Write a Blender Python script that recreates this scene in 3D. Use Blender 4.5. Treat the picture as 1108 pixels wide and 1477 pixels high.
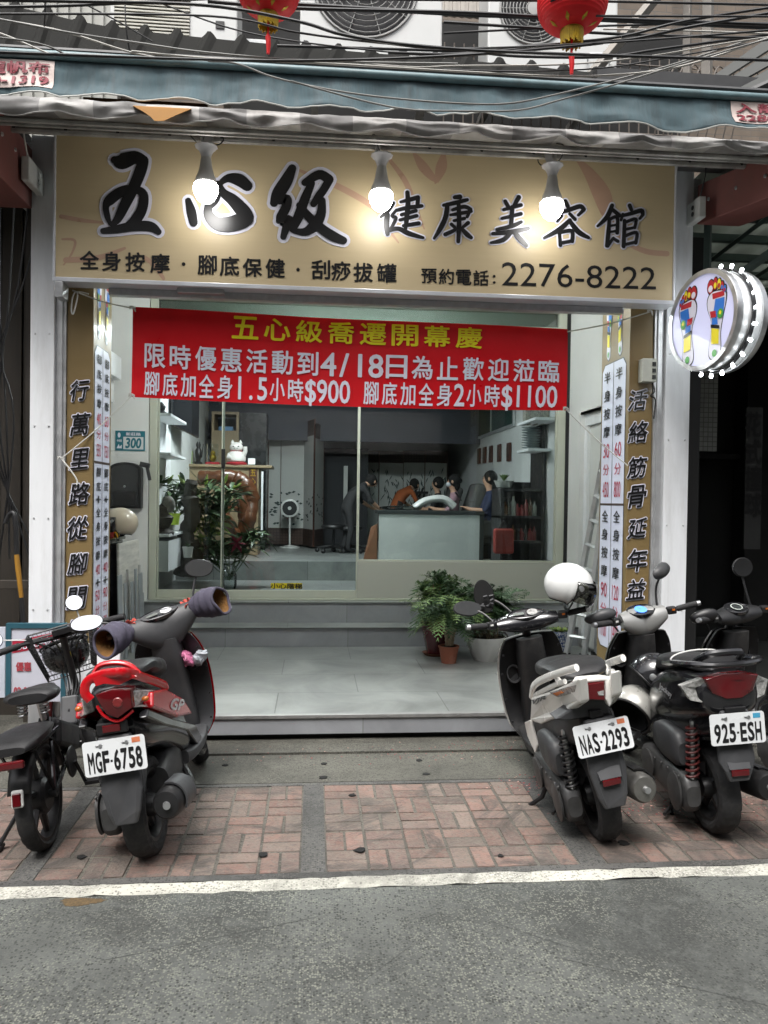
import bpy, bmesh, math, random
from mathutils import Vector, Matrix, Euler, noise as mnoise
R = math.radians
random.seed(7)
scene = bpy.context.scene
for o in list(bpy.data.objects):
    bpy.data.objects.remove(o, do_unlink=True)

# ------------------------------------------------------------------ camera
CAM = Vector((0, 0, 1.65)); FPX = 1109.0; PW, PH = 1108, 1477
_yaw, _pit, _rol = R(5.2), R(-0.9), R(0.8)
AX_D = Vector((math.sin(_yaw) * math.cos(_pit), math.cos(_yaw) * math.cos(_pit), math.sin(_pit)))
_r = AX_D.cross(Vector((0, 0, 1))).normalized(); _u = _r.cross(AX_D)
AX_R = _r * math.cos(_rol) + _u * math.sin(_rol)
AX_U = -_r * math.sin(_rol) + _u * math.cos(_rol)
cd = bpy.data.cameras.new("camera"); cam = bpy.data.objects.new("camera", cd)
scene.collection.objects.link(cam)
cam.matrix_world = Matrix(((AX_R.x, AX_U.x, -AX_D.x, CAM.x), (AX_R.y, AX_U.y, -AX_D.y, CAM.y),
                           (AX_R.z, AX_U.z, -AX_D.z, CAM.z), (0, 0, 0, 1)))
cd.sensor_fit = 'VERTICAL'; cd.sensor_height = 36.0; cd.lens = 36.0 * FPX / PH
cd.clip_start = 0.05; cd.clip_end = 600
scene.camera = cam

# ------------------------------------------------------------------ light
SUN_EL, SUN_AZ = 64.0, 205.0      # overcast: soft light from above the street
w = bpy.data.worlds.new("World"); scene.world = w; w.use_nodes = True
nt = w.node_tree; nt.nodes.clear()
sky = nt.nodes.new('ShaderNodeTexSky'); sky.sky_type = 'NISHITA'; sky.sun_disc = False
sky.sun_elevation = R(SUN_EL); sky.sun_rotation = R(SUN_AZ); sky.air_density = 1.0; sky.dust_density = 6.0; sky.ozone_density = 1.0
hs = nt.nodes.new('ShaderNodeHueSaturation'); hs.inputs['Saturation'].default_value = 0.22
bg = nt.nodes.new('ShaderNodeBackground'); bg.inputs['Strength'].default_value = 0.15
wo = nt.nodes.new('ShaderNodeOutputWorld')
nt.links.new(sky.outputs[0], hs.inputs['Color']); nt.links.new(hs.outputs[0], bg.inputs['Color']); nt.links.new(bg.outputs[0], wo.inputs['Surface'])
sl = bpy.data.lights.new("sun", 'SUN'); sl.energy = 1.5; sl.angle = R(25); sl.color = (1.0, 0.97, 0.93)
sun = bpy.data.objects.new("sun", sl); scene.collection.objects.link(sun); sun.location = (0, -2, 12)
_e, _a = R(SUN_EL), R(SUN_AZ)
_to = Vector((math.sin(_a) * math.cos(_e), math.cos(_a) * math.cos(_e), math.sin(_e)))
sun.rotation_euler = (-_to).to_track_quat('-Z', 'Y').to_euler()
vs = scene.view_settings; vs.view_transform = 'Standard'; vs.look = 'None'; vs.gamma = 1.0; vs.exposure = 1.0; vs.use_curve_mapping = False
scene.cycles.max_bounces = 10; scene.cycles.transparent_max_bounces = 16; scene.cycles.sample_clamp_indirect = 6.0
scene.cycles.caustics_reflective = False; scene.cycles.caustics_refractive = False
scene.cycles.use_denoising = True

# ------------------------------------------------------------------ geometry helpers
def _ray(px, py): return AX_D * FPX + AX_R * (px - PW / 2) - AX_U * (py - PH / 2)
def PY(px, py, y): v = _ray(px, py); return CAM + v * (y / v.y)
def PZ(px, py, z): v = _ray(px, py); return CAM + v * ((z - CAM.z) / v.z)
def PX(px, py, x): v = _ray(px, py); return CAM + v * (x / v.x)

def srgb(c):
    if isinstance(c, str):
        c = c.lstrip('#'); c = [int(c[i:i + 2], 16) / 255 for i in (0, 2, 4)]
    return tuple(x / 12.92 if x <= 0.04045 else ((x + 0.055) / 1.055) ** 2.4 for x in c)

MATS = {}
def mat(name, col, rough=0.5, metal=0.0, var=0.12, scale=6.0, bump=0.0, bscale=40.0, coat=0.0, emit=None, estr=1.0, spec=0.5, dirt=0.0, dirtcol=(0.03, 0.028, 0.025), stretch=None):
    """principled material with noise variation of colour and roughness, optional bump and dirt"""
    if name in MATS: return MATS[name]
    m = bpy.data.materials.new(name); m.use_nodes = True; t = m.node_tree; L = t.links
    b = t.nodes['Principled BSDF']
    b.inputs['Roughness'].default_value = rough; b.inputs['Metallic'].default_value = metal
    b.inputs['Specular IOR Level'].default_value = spec
    if coat: b.inputs['Coat Weight'].default_value = coat; b.inputs['Coat Roughness'].default_value = 0.06
    c = srgb(col) if isinstance(col, str) else tuple(col)
    b.inputs['Base Color'].default_value = (*c, 1)
    if var or bump or dirt:
        tc = t.nodes.new('ShaderNodeTexCoord'); src = tc.outputs['Object']
        if stretch:
            mp = t.nodes.new('ShaderNodeMapping'); mp.inputs['Scale'].default_value = stretch; L.new(src, mp.inputs[0]); src = mp.outputs[0]
        n = t.nodes.new('ShaderNodeTexNoise'); n.inputs['Scale'].default_value = scale; n.inputs['Detail'].default_value = 6; n.inputs['Roughness'].default_value = 0.62
        L.new(src, n.inputs['Vector'])
        out = None
        if var:
            rp = t.nodes.new('ShaderNodeMapRange'); rp.inputs[1].default_value = 0.3; rp.inputs[2].default_value = 0.7
            rp.inputs[3].default_value = 1 - var; rp.inputs[4].default_value = 1 + var
            L.new(n.outputs[0], rp.inputs[0])
            mx = t.nodes.new('ShaderNodeMix'); mx.data_type = 'RGBA'; mx.blend_type = 'MULTIPLY'; mx.inputs[0].default_value = 1
            mx.inputs[6].default_value = (*c, 1); L.new(rp.outputs[0], mx.inputs[7]); out = mx.outputs[2]
            rr = t.nodes.new('ShaderNodeMapRange'); rr.inputs[1].default_value = 0.3; rr.inputs[2].default_value = 0.7
            rr.inputs[3].default_value = max(0.02, rough - 0.1 * min(1, rough * 2)); rr.inputs[4].default_value = min(1, rough + 0.1)
            L.new(n.outputs[0], rr.inputs[0]); L.new(rr.outputs[0], b.inputs['Roughness'])
        if dirt:
            n2 = t.nodes.new('ShaderNodeTexNoise'); n2.inputs['Scale'].default_value = scale * 0.55; n2.inputs['Detail'].default_value = 9; n2.inputs['Roughness'].default_value = 0.7
            L.new(src, n2.inputs['Vector'])
            r2 = t.nodes.new('ShaderNodeMapRange'); r2.inputs[1].default_value = 0.5; r2.inputs[2].default_value = 0.72; r2.inputs[3].default_value = 0; r2.inputs[4].default_value = dirt
            L.new(n2.outputs[0], r2.inputs[0])
            m2 = t.nodes.new('ShaderNodeMix'); m2.data_type = 'RGBA'; L.new(r2.outputs[0], m2.inputs[0])
            if out: L.new(out, m2.inputs[6])
            else: m2.inputs[6].default_value = (*c, 1)
            m2.inputs[7].default_value = (*dirtcol, 1); out = m2.outputs[2]
        if out: L.new(out, b.inputs['Base Color'])
        if bump:
            n3 = t.nodes.new('ShaderNodeTexNoise'); n3.inputs['Scale'].default_value = bscale; n3.inputs['Detail'].default_value = 5
            L.new(src, n3.inputs['Vector'])
            bp = t.nodes.new('ShaderNodeBump'); bp.inputs['Strength'].default_value = bump; bp.inputs['Distance'].default_value = 0.01
            L.new(n3.outputs[0], bp.inputs['Height']); L.new(bp.outputs[0], b.inputs['Normal'])
    if emit:
        e = srgb(emit) if isinstance(emit, str) else emit
        b.inputs['Emission Color'].default_value = (*e, 1); b.inputs['Emission Strength'].default_value = estr
    MATS[name] = m; return m

def glass_mat(name, tint=(0.9, 0.93, 0.92), ior=1.45, rough=0.015, base=0.0):
    if name in MATS: return MATS[name]
    m = bpy.data.materials.new(name); m.use_nodes = True; t = m.node_tree; t.nodes.clear(); L = t.links
    tr = t.nodes.new('ShaderNodeBsdfTransparent'); tr.inputs[0].default_value = (*tint, 1)
    gl = t.nodes.new('ShaderNodeBsdfGlossy'); gl.inputs['Roughness'].default_value = rough; gl.inputs[0].default_value = (1, 1, 1, 1)
    fr = t.nodes.new('ShaderNodeFresnel'); fr.inputs[0].default_value = ior
    ad = t.nodes.new('ShaderNodeMath'); ad.operation = 'ADD'; ad.inputs[1].default_value = base; ad.use_clamp = True
    mx = t.nodes.new('ShaderNodeMixShader'); o = t.nodes.new('ShaderNodeOutputMaterial')
    L.new(fr.outputs[0], ad.inputs[0]); L.new(ad.outputs[0], mx.inputs[0]); L.new(tr.outputs[0], mx.inputs[1]); L.new(gl.outputs[0], mx.inputs[2]); L.new(mx.outputs[0], o.inputs[0])
    MATS[name] = m; return m

OFF = {}
class MB:
    def __init__(s): s.v = []; s.f = []; s.mi = []; s.sm = []; s.M = Matrix.Identity(4); s.cols = None
    def add(s, vs, fs, mi=0, smooth=False):
        k = len(s.v); s.v += [s.M @ Vector(p) for p in vs]
        for f in fs: s.f.append([i + k for i in f]); s.mi.append(mi); s.sm.append(smooth)
        return s
    def bx(s, x0, x1, y0, y1, z0, z1, mi=0):
        v = [(x, y, z) for z in (z0, z1) for y in (y0, y1) for x in (x0, x1)]
        return s.add(v, [(0, 2, 3, 1), (4, 5, 7, 6), (0, 1, 5, 4), (2, 6, 7, 3), (0, 4, 6, 2), (1, 3, 7, 5)], mi)
    def box(s, c, d, rot=None, mi=0):
        M0 = s.M; T = Matrix.Translation(c)
        if rot: T = T @ Euler([R(a) for a in rot]).to_matrix().to_4x4()
        s.M = M0 @ T; s.bx(-d[0] / 2, d[0] / 2, -d[1] / 2, d[1] / 2, -d[2] / 2, d[2] / 2, mi); s.M = M0; return s
    def loft(s, rings, cap=True, mi=0, smooth=True, closed=True):
        n = len(rings[0]); vs = [p for r in rings for p in r]; fs = []
        for a in range(len(rings) - 1):
            for b in range(n if closed else n - 1):
                c = (b + 1) % n; fs.append((a * n + b, a * n + c, (a + 1) * n + c, (a + 1) * n + b))
        if cap and closed: fs.append(tuple(range(n - 1, -1, -1))); fs.append(tuple((len(rings) - 1) * n + i for i in range(n)))
        return s.add(vs, fs, mi, smooth)
    def tube(s, pts, r, n=8, mi=0, flat=None, cap=True, smooth=True):
        pts = [Vector(p) for p in pts]; rr = r if isinstance(r, (list, tuple)) else [r] * len(pts)
        rings = []; up = None
        for i, p in enumerate(pts):
            t = (pts[min(i + 1, len(pts) - 1)] - pts[max(i - 1, 0)])
            if t.length < 1e-9: t = Vector((0, 0, 1))
            t.normalize()
            if up is None: up = Vector((0, 0, 1)) if abs(t.z) < 0.9 else Vector((0, 1, 0))
            a = t.cross(up)
            if a.length < 1e-6: a = t.cross(Vector((1, 0, 0)))
            a.normalize(); b = a.cross(t).normalized(); up = b
            fx, fy = flat if flat else (1, 1)
            rings.append([p + a * (math.cos(2 * math.pi * k / n) * rr[i] * fx) + b * (math.sin(2 * math.pi * k / n) * rr[i] * fy) for k in range(n)])
        return s.loft(rings, cap, mi, smooth)
    def lathe(s, prof, n=24, M=None, mi=0, smooth=True, cap=True):
        M0 = s.M
        if M is not None: s.M = M0 @ M
        s.loft([[(math.cos(2 * math.pi * k / n) * r, math.sin(2 * math.pi * k / n) * r, z) for k in range(n)] for r, z in prof], cap, mi, smooth)
        s.M = M0; return s
    def ell(s, c, rx, ry, rz, nu=16, nv=10, mi=0, rot=None, v0=0.0, v1=1.0):
        M0 = s.M; T = Matrix.Translation(c)
        if rot: T = T @ Euler([R(a) for a in rot]).to_matrix().to_4x4()
        s.M = M0 @ T; rings = []
        for j in range(nv + 1):
            ph = -math.pi / 2 + math.pi * (v0 + (v1 - v0) * j / nv); cr = max(math.cos(ph), 0.002)
            rings.append([(rx * cr * math.cos(2 * math.pi * k / nu), ry * cr * math.sin(2 * math.pi * k / nu), rz * math.sin(ph)) for k in range(nu)])
        s.loft(rings, True, mi, True); s.M = M0; return s
    def prism(s, poly, d, M=None, mi=0, smooth=False):
        """polygon in local xy, thickness d along local z (from 0)"""
        M0 = s.M
        if M is not None: s.M = M0 @ M
        n = len(poly); v = [(x, y, 0) for x, y in poly] + [(x, y, d) for x, y in poly]
        f = [tuple(range(n - 1, -1, -1)), tuple(range(n, 2 * n))] + [(i, (i + 1) % n, n + (i + 1) % n, n + i) for i in range(n)]
        s.add(v, f, mi, smooth); s.M = M0; return s
    def quad(s, a, b, c, d, mi=0): return s.add([a, b, c, d], [(0, 1, 2, 3)], mi)
    def build(s, name, mats, parent=None, bevel=0.0, seg=2, sharp=38, subd=0, solid=0.0):
        if not isinstance(mats, (list, tuple)): mats = [mats]
        if parent is not None: off = OFF.get(parent.name, Vector())
        else:
            xs = [p.x for p in s.v]; ys = [p.y for p in s.v]; zs = [p.z for p in s.v]
            off = Vector(((min(xs) + max(xs)) / 2, (min(ys) + max(ys)) / 2, min(zs)))
        me = bpy.data.meshes.new(name)
        me.from_pydata([tuple(p - off) for p in s.v], [], s.f)
        me.polygons.foreach_set('material_index', s.mi); me.polygons.foreach_set('use_smooth', s.sm)
        for m in mats: me.materials.append(m)
        bm = bmesh.new(); bm.from_mesh(me); bmesh.ops.recalc_face_normals(bm, faces=bm.faces); bm.to_mesh(me); bm.free()
        if s.cols is not None:
            at = me.color_attributes.new('tone', 'FLOAT_COLOR', 'CORNER'); k = 0
            for p in me.polygons:
                for li in p.loop_indices: at.data[li].color = s.cols[p.index]
        if any(s.sm): me.set_sharp_from_angle(angle=R(sharp))
        me.update()
        o = bpy.data.objects.new(name, me); scene.collection.objects.link(o)
        if parent is not None: o.parent = parent
        else: o.location = off
        OFF[o.name] = off
        if solid: d = o.modifiers.new('thickness', 'SOLIDIFY'); d.thickness = solid; d.offset = 0
        if bevel:
            d = o.modifiers.new('bevel', 'BEVEL'); d.width = bevel; d.segments = seg; d.limit_method = 'ANGLE'; d.angle_limit = R(40); d.harden_normals = False
        if subd: d = o.modifiers.new('sub', 'SUBSURF'); d.levels = subd; d.render_levels = subd
        return o

def thing(name, label, cat, loc=(0, 0, 0), rot=(0, 0, 0), group=None, world=True):
    o = bpy.data.objects.new(name, None); scene.collection.objects.link(o); o.empty_display_size = 0.1
    o.location = loc; o.rotation_euler = rot; o['label'] = label; o['category'] = cat
    if group: o['group'] = group
    OFF[o.name] = Vector(loc) if world else Vector()
    return o
def tag(o, label, cat, group=None):
    o['label'] = label; o['category'] = cat
    if group: o['group'] = group
    return o
def plate3(mb, pts, vec, mi=0):
    n = len(pts); v = [Vector(p) for p in pts]; mb.add(v + [p + Vector(vec) for p in v], [tuple(range(n)), tuple(range(2 * n - 1, n - 1, -1))] + [(i, (i + 1) % n, n + (i + 1) % n, n + i) for i in range(n)], mi)
def on_plane(root, px, py, axis, val):
    mi_ = root.matrix_basis.inverted(); o_ = mi_ @ CAM; d_ = mi_.to_3x3() @ _ray(px, py); return o_ + d_ * ((val - o_[axis]) / d_[axis])
def struct(o): o['kind'] = 'structure'; return o
def stuff(o, label, cat): o['kind'] = 'stuff'; o['label'] = label; o['category'] = cat; return o
def copy_tree(o, parent=None):
    c = o.copy(); scene.collection.objects.link(c)
    if parent is not None: c.parent = parent
    OFF[c.name] = OFF.get(o.name, Vector())
    for ch in [x for x in scene.collection.objects if x.parent == o]: copy_tree(ch, c)
    return c
def cr(pts, n=6):
    """catmull-rom through points (tuples of any length)"""
    P = [tuple(p) for p in pts]; out = []
    for i in range(len(P) - 1):
        a, b, c, d = P[max(i - 1, 0)], P[i], P[i + 1], P[min(i + 2, len(P) - 1)]
        for k in range(n):
            t = k / n
            out.append(tuple(0.5 * (2 * b[j] + (c[j] - a[j]) * t + (2 * a[j] - 5 * b[j] + 4 * c[j] - d[j]) * t * t + (3 * b[j] - a[j] - 3 * c[j] + d[j]) * t ** 3) for j in range(len(b))))
    out.append(P[-1]); return out

# ------------------------------------------------------------------ lettering
def text_shape(s, bold=0.0, shear=0.0, res=3):
    """mesh data (verts 2D, faces) of a string, normalised to its own bounding box 0..1 ; returns also aspect"""
    cu = bpy.data.curves.new('t', 'FONT'); cu.body = s; cu.size = 1.0; cu.offset = bold; cu.shear = shear; cu.resolution_u = res; cu.fill_mode = 'FRONT'
    ob = bpy.data.objects.new('t', cu); scene.collection.objects.link(ob)
    dg = bpy.context.evaluated_depsgraph_get(); dg.update()
    me = bpy.data.meshes.new_from_object(ob.evaluated_get(dg))
    vs = [(v.co.x, v.co.y) for v in me.vertices]; fs = [tuple(p.vertices) for p in me.polygons]
    bpy.data.objects.remove(ob, do_unlink=True); bpy.data.curves.remove(cu); bpy.data.meshes.remove(me)
    return vs, fs
def fit(vs, box=None):
    xs = [v[0] for v in vs]; ys = [v[1] for v in vs]
    return min(xs), max(xs), min(ys), max(ys)
def put_text(mb, s, fn, bold=0.0, shear=0.0, mi=0, ref=None, res=3, lift=.00022, box=None):
    """fn(u,v)->point; u,v in 0..1 of the string's (or ref's) bounding box; bold = stroke growth in em, laid as shifted layers"""
    vs, fs = text_shape(s, 0, shear, res)
    b = box or (fit(vs) if ref is None else fit(text_shape(ref, 0, shear, res)[0]))
    W = max(b[1] - b[0], 1e-6); H = max(b[3] - b[2], 1e-6)
    o = Vector(fn(.5, .5)); nrm = (Vector(fn(.51, .5)) - o).cross(Vector(fn(.5, .51)) - o).normalized()
    n = 0 if bold <= 0 else (8 if bold < .05 else 14)
    for k in range(n + 1):
        a = 2 * math.pi * k / max(n, 1); dx, dy = ((bold * math.cos(a), bold * math.sin(a)) if k < n else (0, 0))
        if n == 0: dx = dy = 0
        mb.add([Vector(fn((x + dx - b[0]) / W, (y + dy - b[2]) / H)) + nrm * (lift * k) for x, y in vs], fs, mi)
def bil(a, b, c, d, off=Vector((0, 0, 0))):
    """bilinear patch: a lower-left, b lower-right, c upper-right, d upper-left"""
    a, b, c, d = Vector(a), Vector(b), Vector(c), Vector(d)
    return lambda u, v: (a * (1 - u) + b * u) * (1 - v) + (d * (1 - u) + c * u) * v + off
def ribbon(mb, pts, fn, mi=0, grow=0.0, n=5, caps=6):
    """brush stroke: pts (x,y,width) -> one strip with round ends; fn(x,y)->point"""
    P = cr(pts, n); L = []; Rr = []; N = len(P)
    for i, (x, y, wd) in enumerate(P):
        tx = P[min(i + 1, N - 1)][0] - P[max(i - 1, 0)][0]; ty = P[min(i + 1, N - 1)][1] - P[max(i - 1, 0)][1]
        l = math.hypot(tx, ty) or 1; nx, ny = -ty / l, tx / l; h = wd / 2 + grow
        L.append((x + nx * h, y + ny * h)); Rr.append((x - nx * h, y - ny * h))
        if i == 0: d0 = (tx / l, ty / l)
        if i == N - 1: d1 = (tx / l, ty / l)
    vs = []; fs = []
    for a, b in zip(L, Rr): vs += [a, b]
    for i in range(N - 1): fs.append((2 * i, 2 * i + 1, 2 * i + 3, 2 * i + 2))
    for (c, d, sg, ia, ib) in ((P[0], d0, -1, 0, 1), (P[-1], d1, 1, 2 * N - 2, 2 * N - 1)):
        h = c[2] / 2 + grow; nx, ny = -d[1], d[0]; k = len(vs); ids = [ia]
        for q in range(1, caps):
            a = math.pi * q / caps
            vs.append((c[0] + nx * h * math.cos(a) + sg * d[0] * h * math.sin(a), c[1] + ny * h * math.cos(a) + sg * d[1] * h * math.sin(a))); ids.append(k + q - 1)
        ids.append(ib); fs.append(tuple(ids))
    mb.add([fn(x, y) for x, y in vs], fs, mi)
# ------------------------------------------------------------------ setting materials
def tile_mat(name, col, sx, sy, mortar=0.012, mcol=(0.12, 0.12, 0.115), rough=0.35, var=0.18, axis='XY', scale=3.0, offset=0.5, bump=0.25):
    if name in MATS: return MATS[name]
    m = mat(name, col, rough, var=0, bump=0); t = m.node_tree; L = t.links; b = t.nodes['Principled BSDF']
    c = srgb(col) if isinstance(col, str) else col
    tc = t.nodes.new('ShaderNodeTexCoord'); mp = t.nodes.new('ShaderNodeMapping'); L.new(tc.outputs['Object'], mp.inputs[0])
    if axis == 'XZ': mp.inputs['Rotation'].default_value = (R(90), 0, 0)
    if axis == 'YZ': mp.inputs['Rotation'].default_value = (R(90), 0, R(90))
    br = t.nodes.new('ShaderNodeTexBrick'); L.new(mp.outputs[0], br.inputs['Vector'])
    br.offset = offset; br.inputs['Scale'].default_value = 1; br.inputs['Brick Width'].default_value = sx; br.inputs['Row Height'].default_value = sy
    br.inputs['Mortar Size'].default_value = mortar / 2; br.inputs['Mortar Smooth'].default_value = 0.2; br.inputs['Bias'].default_value = 0
    br.inputs['Color1'].default_value = (*[x * 0.9 for x in c], 1); br.inputs['Color2'].default_value = (*[x * 1.1 for x in c], 1); br.inputs['Mortar'].default_value = (*mcol, 1)
    n = t.nodes.new('ShaderNodeTexNoise'); n.inputs['Scale'].default_value = scale; n.inputs['Detail'].default_value = 9; n.inputs['Roughness'].default_value = 0.65; n.inputs['Distortion'].default_value = 0.6
    L.new(tc.outputs['Object'], n.inputs['Vector'])
    rp = t.nodes.new('ShaderNodeMapRange'); rp.inputs[1].default_value = 0.3; rp.inputs[2].default_value = 0.7; rp.inputs[3].default_value = 1 - var; rp.inputs[4].default_value = 1 + var; L.new(n.outputs[0], rp.inputs[0])
    mx = t.nodes.new('ShaderNodeMix'); mx.data_type = 'RGBA'; mx.blend_type = 'MULTIPLY'; mx.inputs[0].default_value = 1
    L.new(br.outputs['Color'], mx.inputs[6]); L.new(rp.outputs[0], mx.inputs[7]); L.new(mx.outputs[2], b.inputs['Base Color'])
    bp = t.nodes.new('ShaderNodeBump'); bp.inputs['Strength'].default_value = bump; bp.inputs['Distance'].default_value = 0.004; bp.invert = True
    L.new(br.outputs['Fac'], bp.inputs['Height']); L.new(bp.outputs[0], b.inputs['Normal'])
    return m

def road_mat(name, base, spk, cracks=True, stains=0.5, rough=0.85, line=None):
    """worn road: fine speckle, large blotches, cracks, dark stains"""
    m = mat(name, base, rough, var=0); t = m.node_tree; L = t.links; b = t.nodes['Principled BSDF']
    tc = t.nodes.new('ShaderNodeTexCoord'); O = tc.outputs['Object']
    def noise(sc, det=8, ro=0.65, dist=0):
        n = t.nodes.new('ShaderNodeTexNoise'); n.inputs['Scale'].default_value = sc; n.inputs['Detail'].default_value = det; n.inputs['Roughness'].default_value = ro; n.inputs['Distortion'].default_value = dist
        L.new(O, n.inputs['Vector']); return n.outputs[0]
    def rng(s, a, bb, c, d):
        r = t.nodes.new('ShaderNodeMapRange'); r.inputs[1].default_value = a; r.inputs[2].default_value = bb; r.inputs[3].default_value = c; r.inputs[4].default_value = d; L.new(s, r.inputs[0]); return r.outputs[0]
    def mix(fac, a, bcol, mode='MIX'):
        x = t.nodes.new('ShaderNodeMix'); x.data_type = 'RGBA'; x.blend_type = mode
        if isinstance(fac, float): x.inputs[0].default_value = fac
        else: L.new(fac, x.inputs[0])
        for s, k in ((a, 6), (bcol, 7)):
            if isinstance(s, tuple): x.inputs[k].default_value = (*s, 1)
            else: L.new(s, x.inputs[k])
        return x.outputs[2]
    col = mix(rng(noise(1.3, 5, 0.6, 0.5), 0.38, 0.62, 0, 1), tuple(x * 0.66 for x in base), tuple(x * 1.36 for x in base))
    big = rng(noise(1.9, 4, 0.6, 0.6), 0.42, 0.6, 0.15, 0.95)
    def grains(sc, keep, rad):
        v = t.nodes.new('ShaderNodeTexVoronoi'); v.feature = 'F1'; v.inputs['Scale'].default_value = sc; L.new(O, v.inputs['Vector'])
        sx = t.nodes.new('ShaderNodeSeparateColor'); L.new(v.outputs['Color'], sx.inputs[0])
        m_ = t.nodes.new('ShaderNodeMath'); m_.operation = 'MULTIPLY'; L.new(rng(v.outputs['Distance'], rad * .6, rad, 1, 0), m_.inputs[0]); L.new(rng(sx.outputs[0], keep, keep + .1, 0, 1), m_.inputs[1]); return m_.outputs[0]
    sm = t.nodes.new('ShaderNodeMath'); sm.operation = 'MULTIPLY'; L.new(grains(115, .45, .62), sm.inputs[0]); L.new(big, sm.inputs[1])
    col = mix(sm.outputs[0], col, spk)
    col = mix(rng(noise(13, 6, 0.7, 0.4), 0.66, 0.72, 0, 0.55), col, tuple(x * 0.4 for x in base))
    col = mix(grains(95, .62, .6), col, tuple(x * 0.45 for x in base)); col = mix(rng(noise(11, 7, 0.75, 0.5), 0.5, 0.66, 0, 0.45), col, tuple(x * 1.7 for x in base))
    if stains: col = mix(rng(noise(2.3, 9, 0.75, 0.8), 0.6, 0.74, 0, stains), col, tuple(x * 0.3 for x in base))
    if cracks:
        v = t.nodes.new('ShaderNodeTexVoronoi'); v.feature = 'DISTANCE_TO_EDGE'; v.inputs['Scale'].default_value = 1.15
        nn = t.nodes.new('ShaderNodeTexNoise'); nn.inputs['Scale'].default_value = 5; nn.inputs['Detail'].default_value = 6; L.new(O, nn.inputs['Vector'])
        av = t.nodes.new('ShaderNodeMix'); av.data_type = 'VECTOR'; av.inputs[0].default_value = 0.06; L.new(O, av.inputs[4]); L.new(nn.outputs[1], av.inputs[5]); L.new(av.outputs[1], v.inputs['Vector'])
        msk = rng(noise(0.9, 2), 0.45, 0.6, 0, 1)
        cf = t.nodes.new('ShaderNodeMath'); cf.operation = 'MULTIPLY'; L.new(rng(v.outputs['Distance'], 0.0, 0.008, 0.5, 0), cf.inputs[0]); L.new(msk, cf.inputs[1])
        col = mix(cf.outputs[0], col, tuple(min(1, x * 1.9) for x in base))
    L.new(col, b.inputs['Base Color'])
    bp = t.nodes.new('ShaderNodeBump'); bp.inputs['Strength'].default_value = 0.5; bp.inputs['Distance'].default_value = 0.006; L.new(noise(220, 4, 0.7), bp.inputs['Height']); L.new(bp.outputs[0], b.inputs['Normal'])
    return m

M_WHITE = mat('white_paint', (0.76, 0.78, 0.80), 0.45, var=0.07, scale=3, dirt=0.4, dirtcol=(0.34, 0.33, 0.29), stretch=(3, 3, .5))
M_WALL = mat('wall_paint', (0.70, 0.71, 0.70), 0.6, var=0.05, scale=2)
M_STEEL = mat('brushed_steel', (0.55, 0.56, 0.57), 0.35, 0.9, var=0.12, scale=20)
M_ALU = mat('aluminium', (0.62, 0.63, 0.64), 0.4, 0.7, var=0.1, scale=12)
M_FRAME = mat('cream_frame', (0.50, 0.52, 0.44), 0.4, var=0.04, scale=3)
M_BLACK = mat('black_plastic', (0.010, 0.010, 0.011), 0.45, var=0.2, scale=14)
M_DARK = mat('painted_shade', (0.012, 0.012, 0.012), 0.9, var=0.3, scale=3)  # near-black base colour stands in for the shade of unlit depths
M_RUBBER = mat('tyre_rubber', (0.013, 0.013, 0.014), 0.8, var=0.2, scale=30, bump=0.2, bscale=80, dirt=0.3, dirtcol=(0.08, 0.075, 0.065))
M_GOLD = mat('gold_board', '#cab893', 0.42, 0.0, var=0.02, scale=5, stretch=(0.4, 1, 9), bump=0.03, bscale=9)
M_BROWNP = mat('brown_board', '#7d6a46', 0.4, var=0.06, scale=4, coat=0.1)
M_INK = mat('black_ink', (0.012, 0.012, 0.013), 0.3, var=0)
M_INKW = mat('white_ink', (0.74, 0.74, 0.84), 0.35, var=0)
M_INKR = mat('red_ink', (0.42, 0.02, 0.05), 0.4, var=0)
M_REDCL = mat('banner_red', '#cf1620', 0.33, var=0.05, scale=6, bump=0.12, bscale=30)
M_YEL = mat('yellow_ink', '#f2e11c', 0.4, var=0)
M_CONC = mat('concrete', (0.22, 0.215, 0.20), 0.9, var=0.25, scale=5, bump=0.5, bscale=60, dirt=0.7, dirtcol=(0.05, 0.05, 0.045))
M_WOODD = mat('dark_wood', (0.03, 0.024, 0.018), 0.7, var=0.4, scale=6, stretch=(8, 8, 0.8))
M_BEAM = mat('beam_red', '#7a4a45', 0.6, var=0.15, scale=5, dirt=0.4, dirtcol=(0.12, 0.08, 0.07))

# ------------------------------------------------------------------ ground
g = MB(); g.bx(-14, 14, -9, 3.236, -0.2, 0.0); struct(g.build('road', road_mat('road_surface', (0.066, 0.070, 0.065), (0.175, 0.18, 0.15), cracks=False, stains=0.5)))
# worn white kerb line with ragged edges
rng = random.Random(3); g = MB(); N = 150; top = []; bot = []
for i in range(N + 1):
    x = -6 + 12 * i / N
    top.append((x, 3.328 + rng.uniform(-.009, .006) + .003 * math.sin(x * 3))); bot.append((x, 3.236 + rng.uniform(-.008, .013) + .003 * math.sin(x * 2.1)))
g.add([(x, y, .0035) for x, y in top] + [(x, y, .0015) for x, y in bot], [(i, i + 1, N + 2 + i, N + 1 + i) for i in range(N)])
struct(g.build('white_line', road_mat('line_paint', (0.33, 0.325, 0.285), (0.5, 0.49, 0.44), stains=0.95)))
g = MB(); pts = []
for k in range(60):
    a = 2 * math.pi * k / 60; r = 1 + .18 * math.sin(3 * a + 1) + rng.uniform(-.12, .12); pts.append((.085 * r * math.cos(a), .03 * r * math.sin(a)))
c = PZ(118, 1299, 0); g.prism(pts, .001, Matrix.Translation((c.x, c.y - .01, .0006)))
struct(g.build('orange_paint_mark', mat('orange_paint', '#54452e', 0.85, var=0.6, scale=80)))
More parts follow.
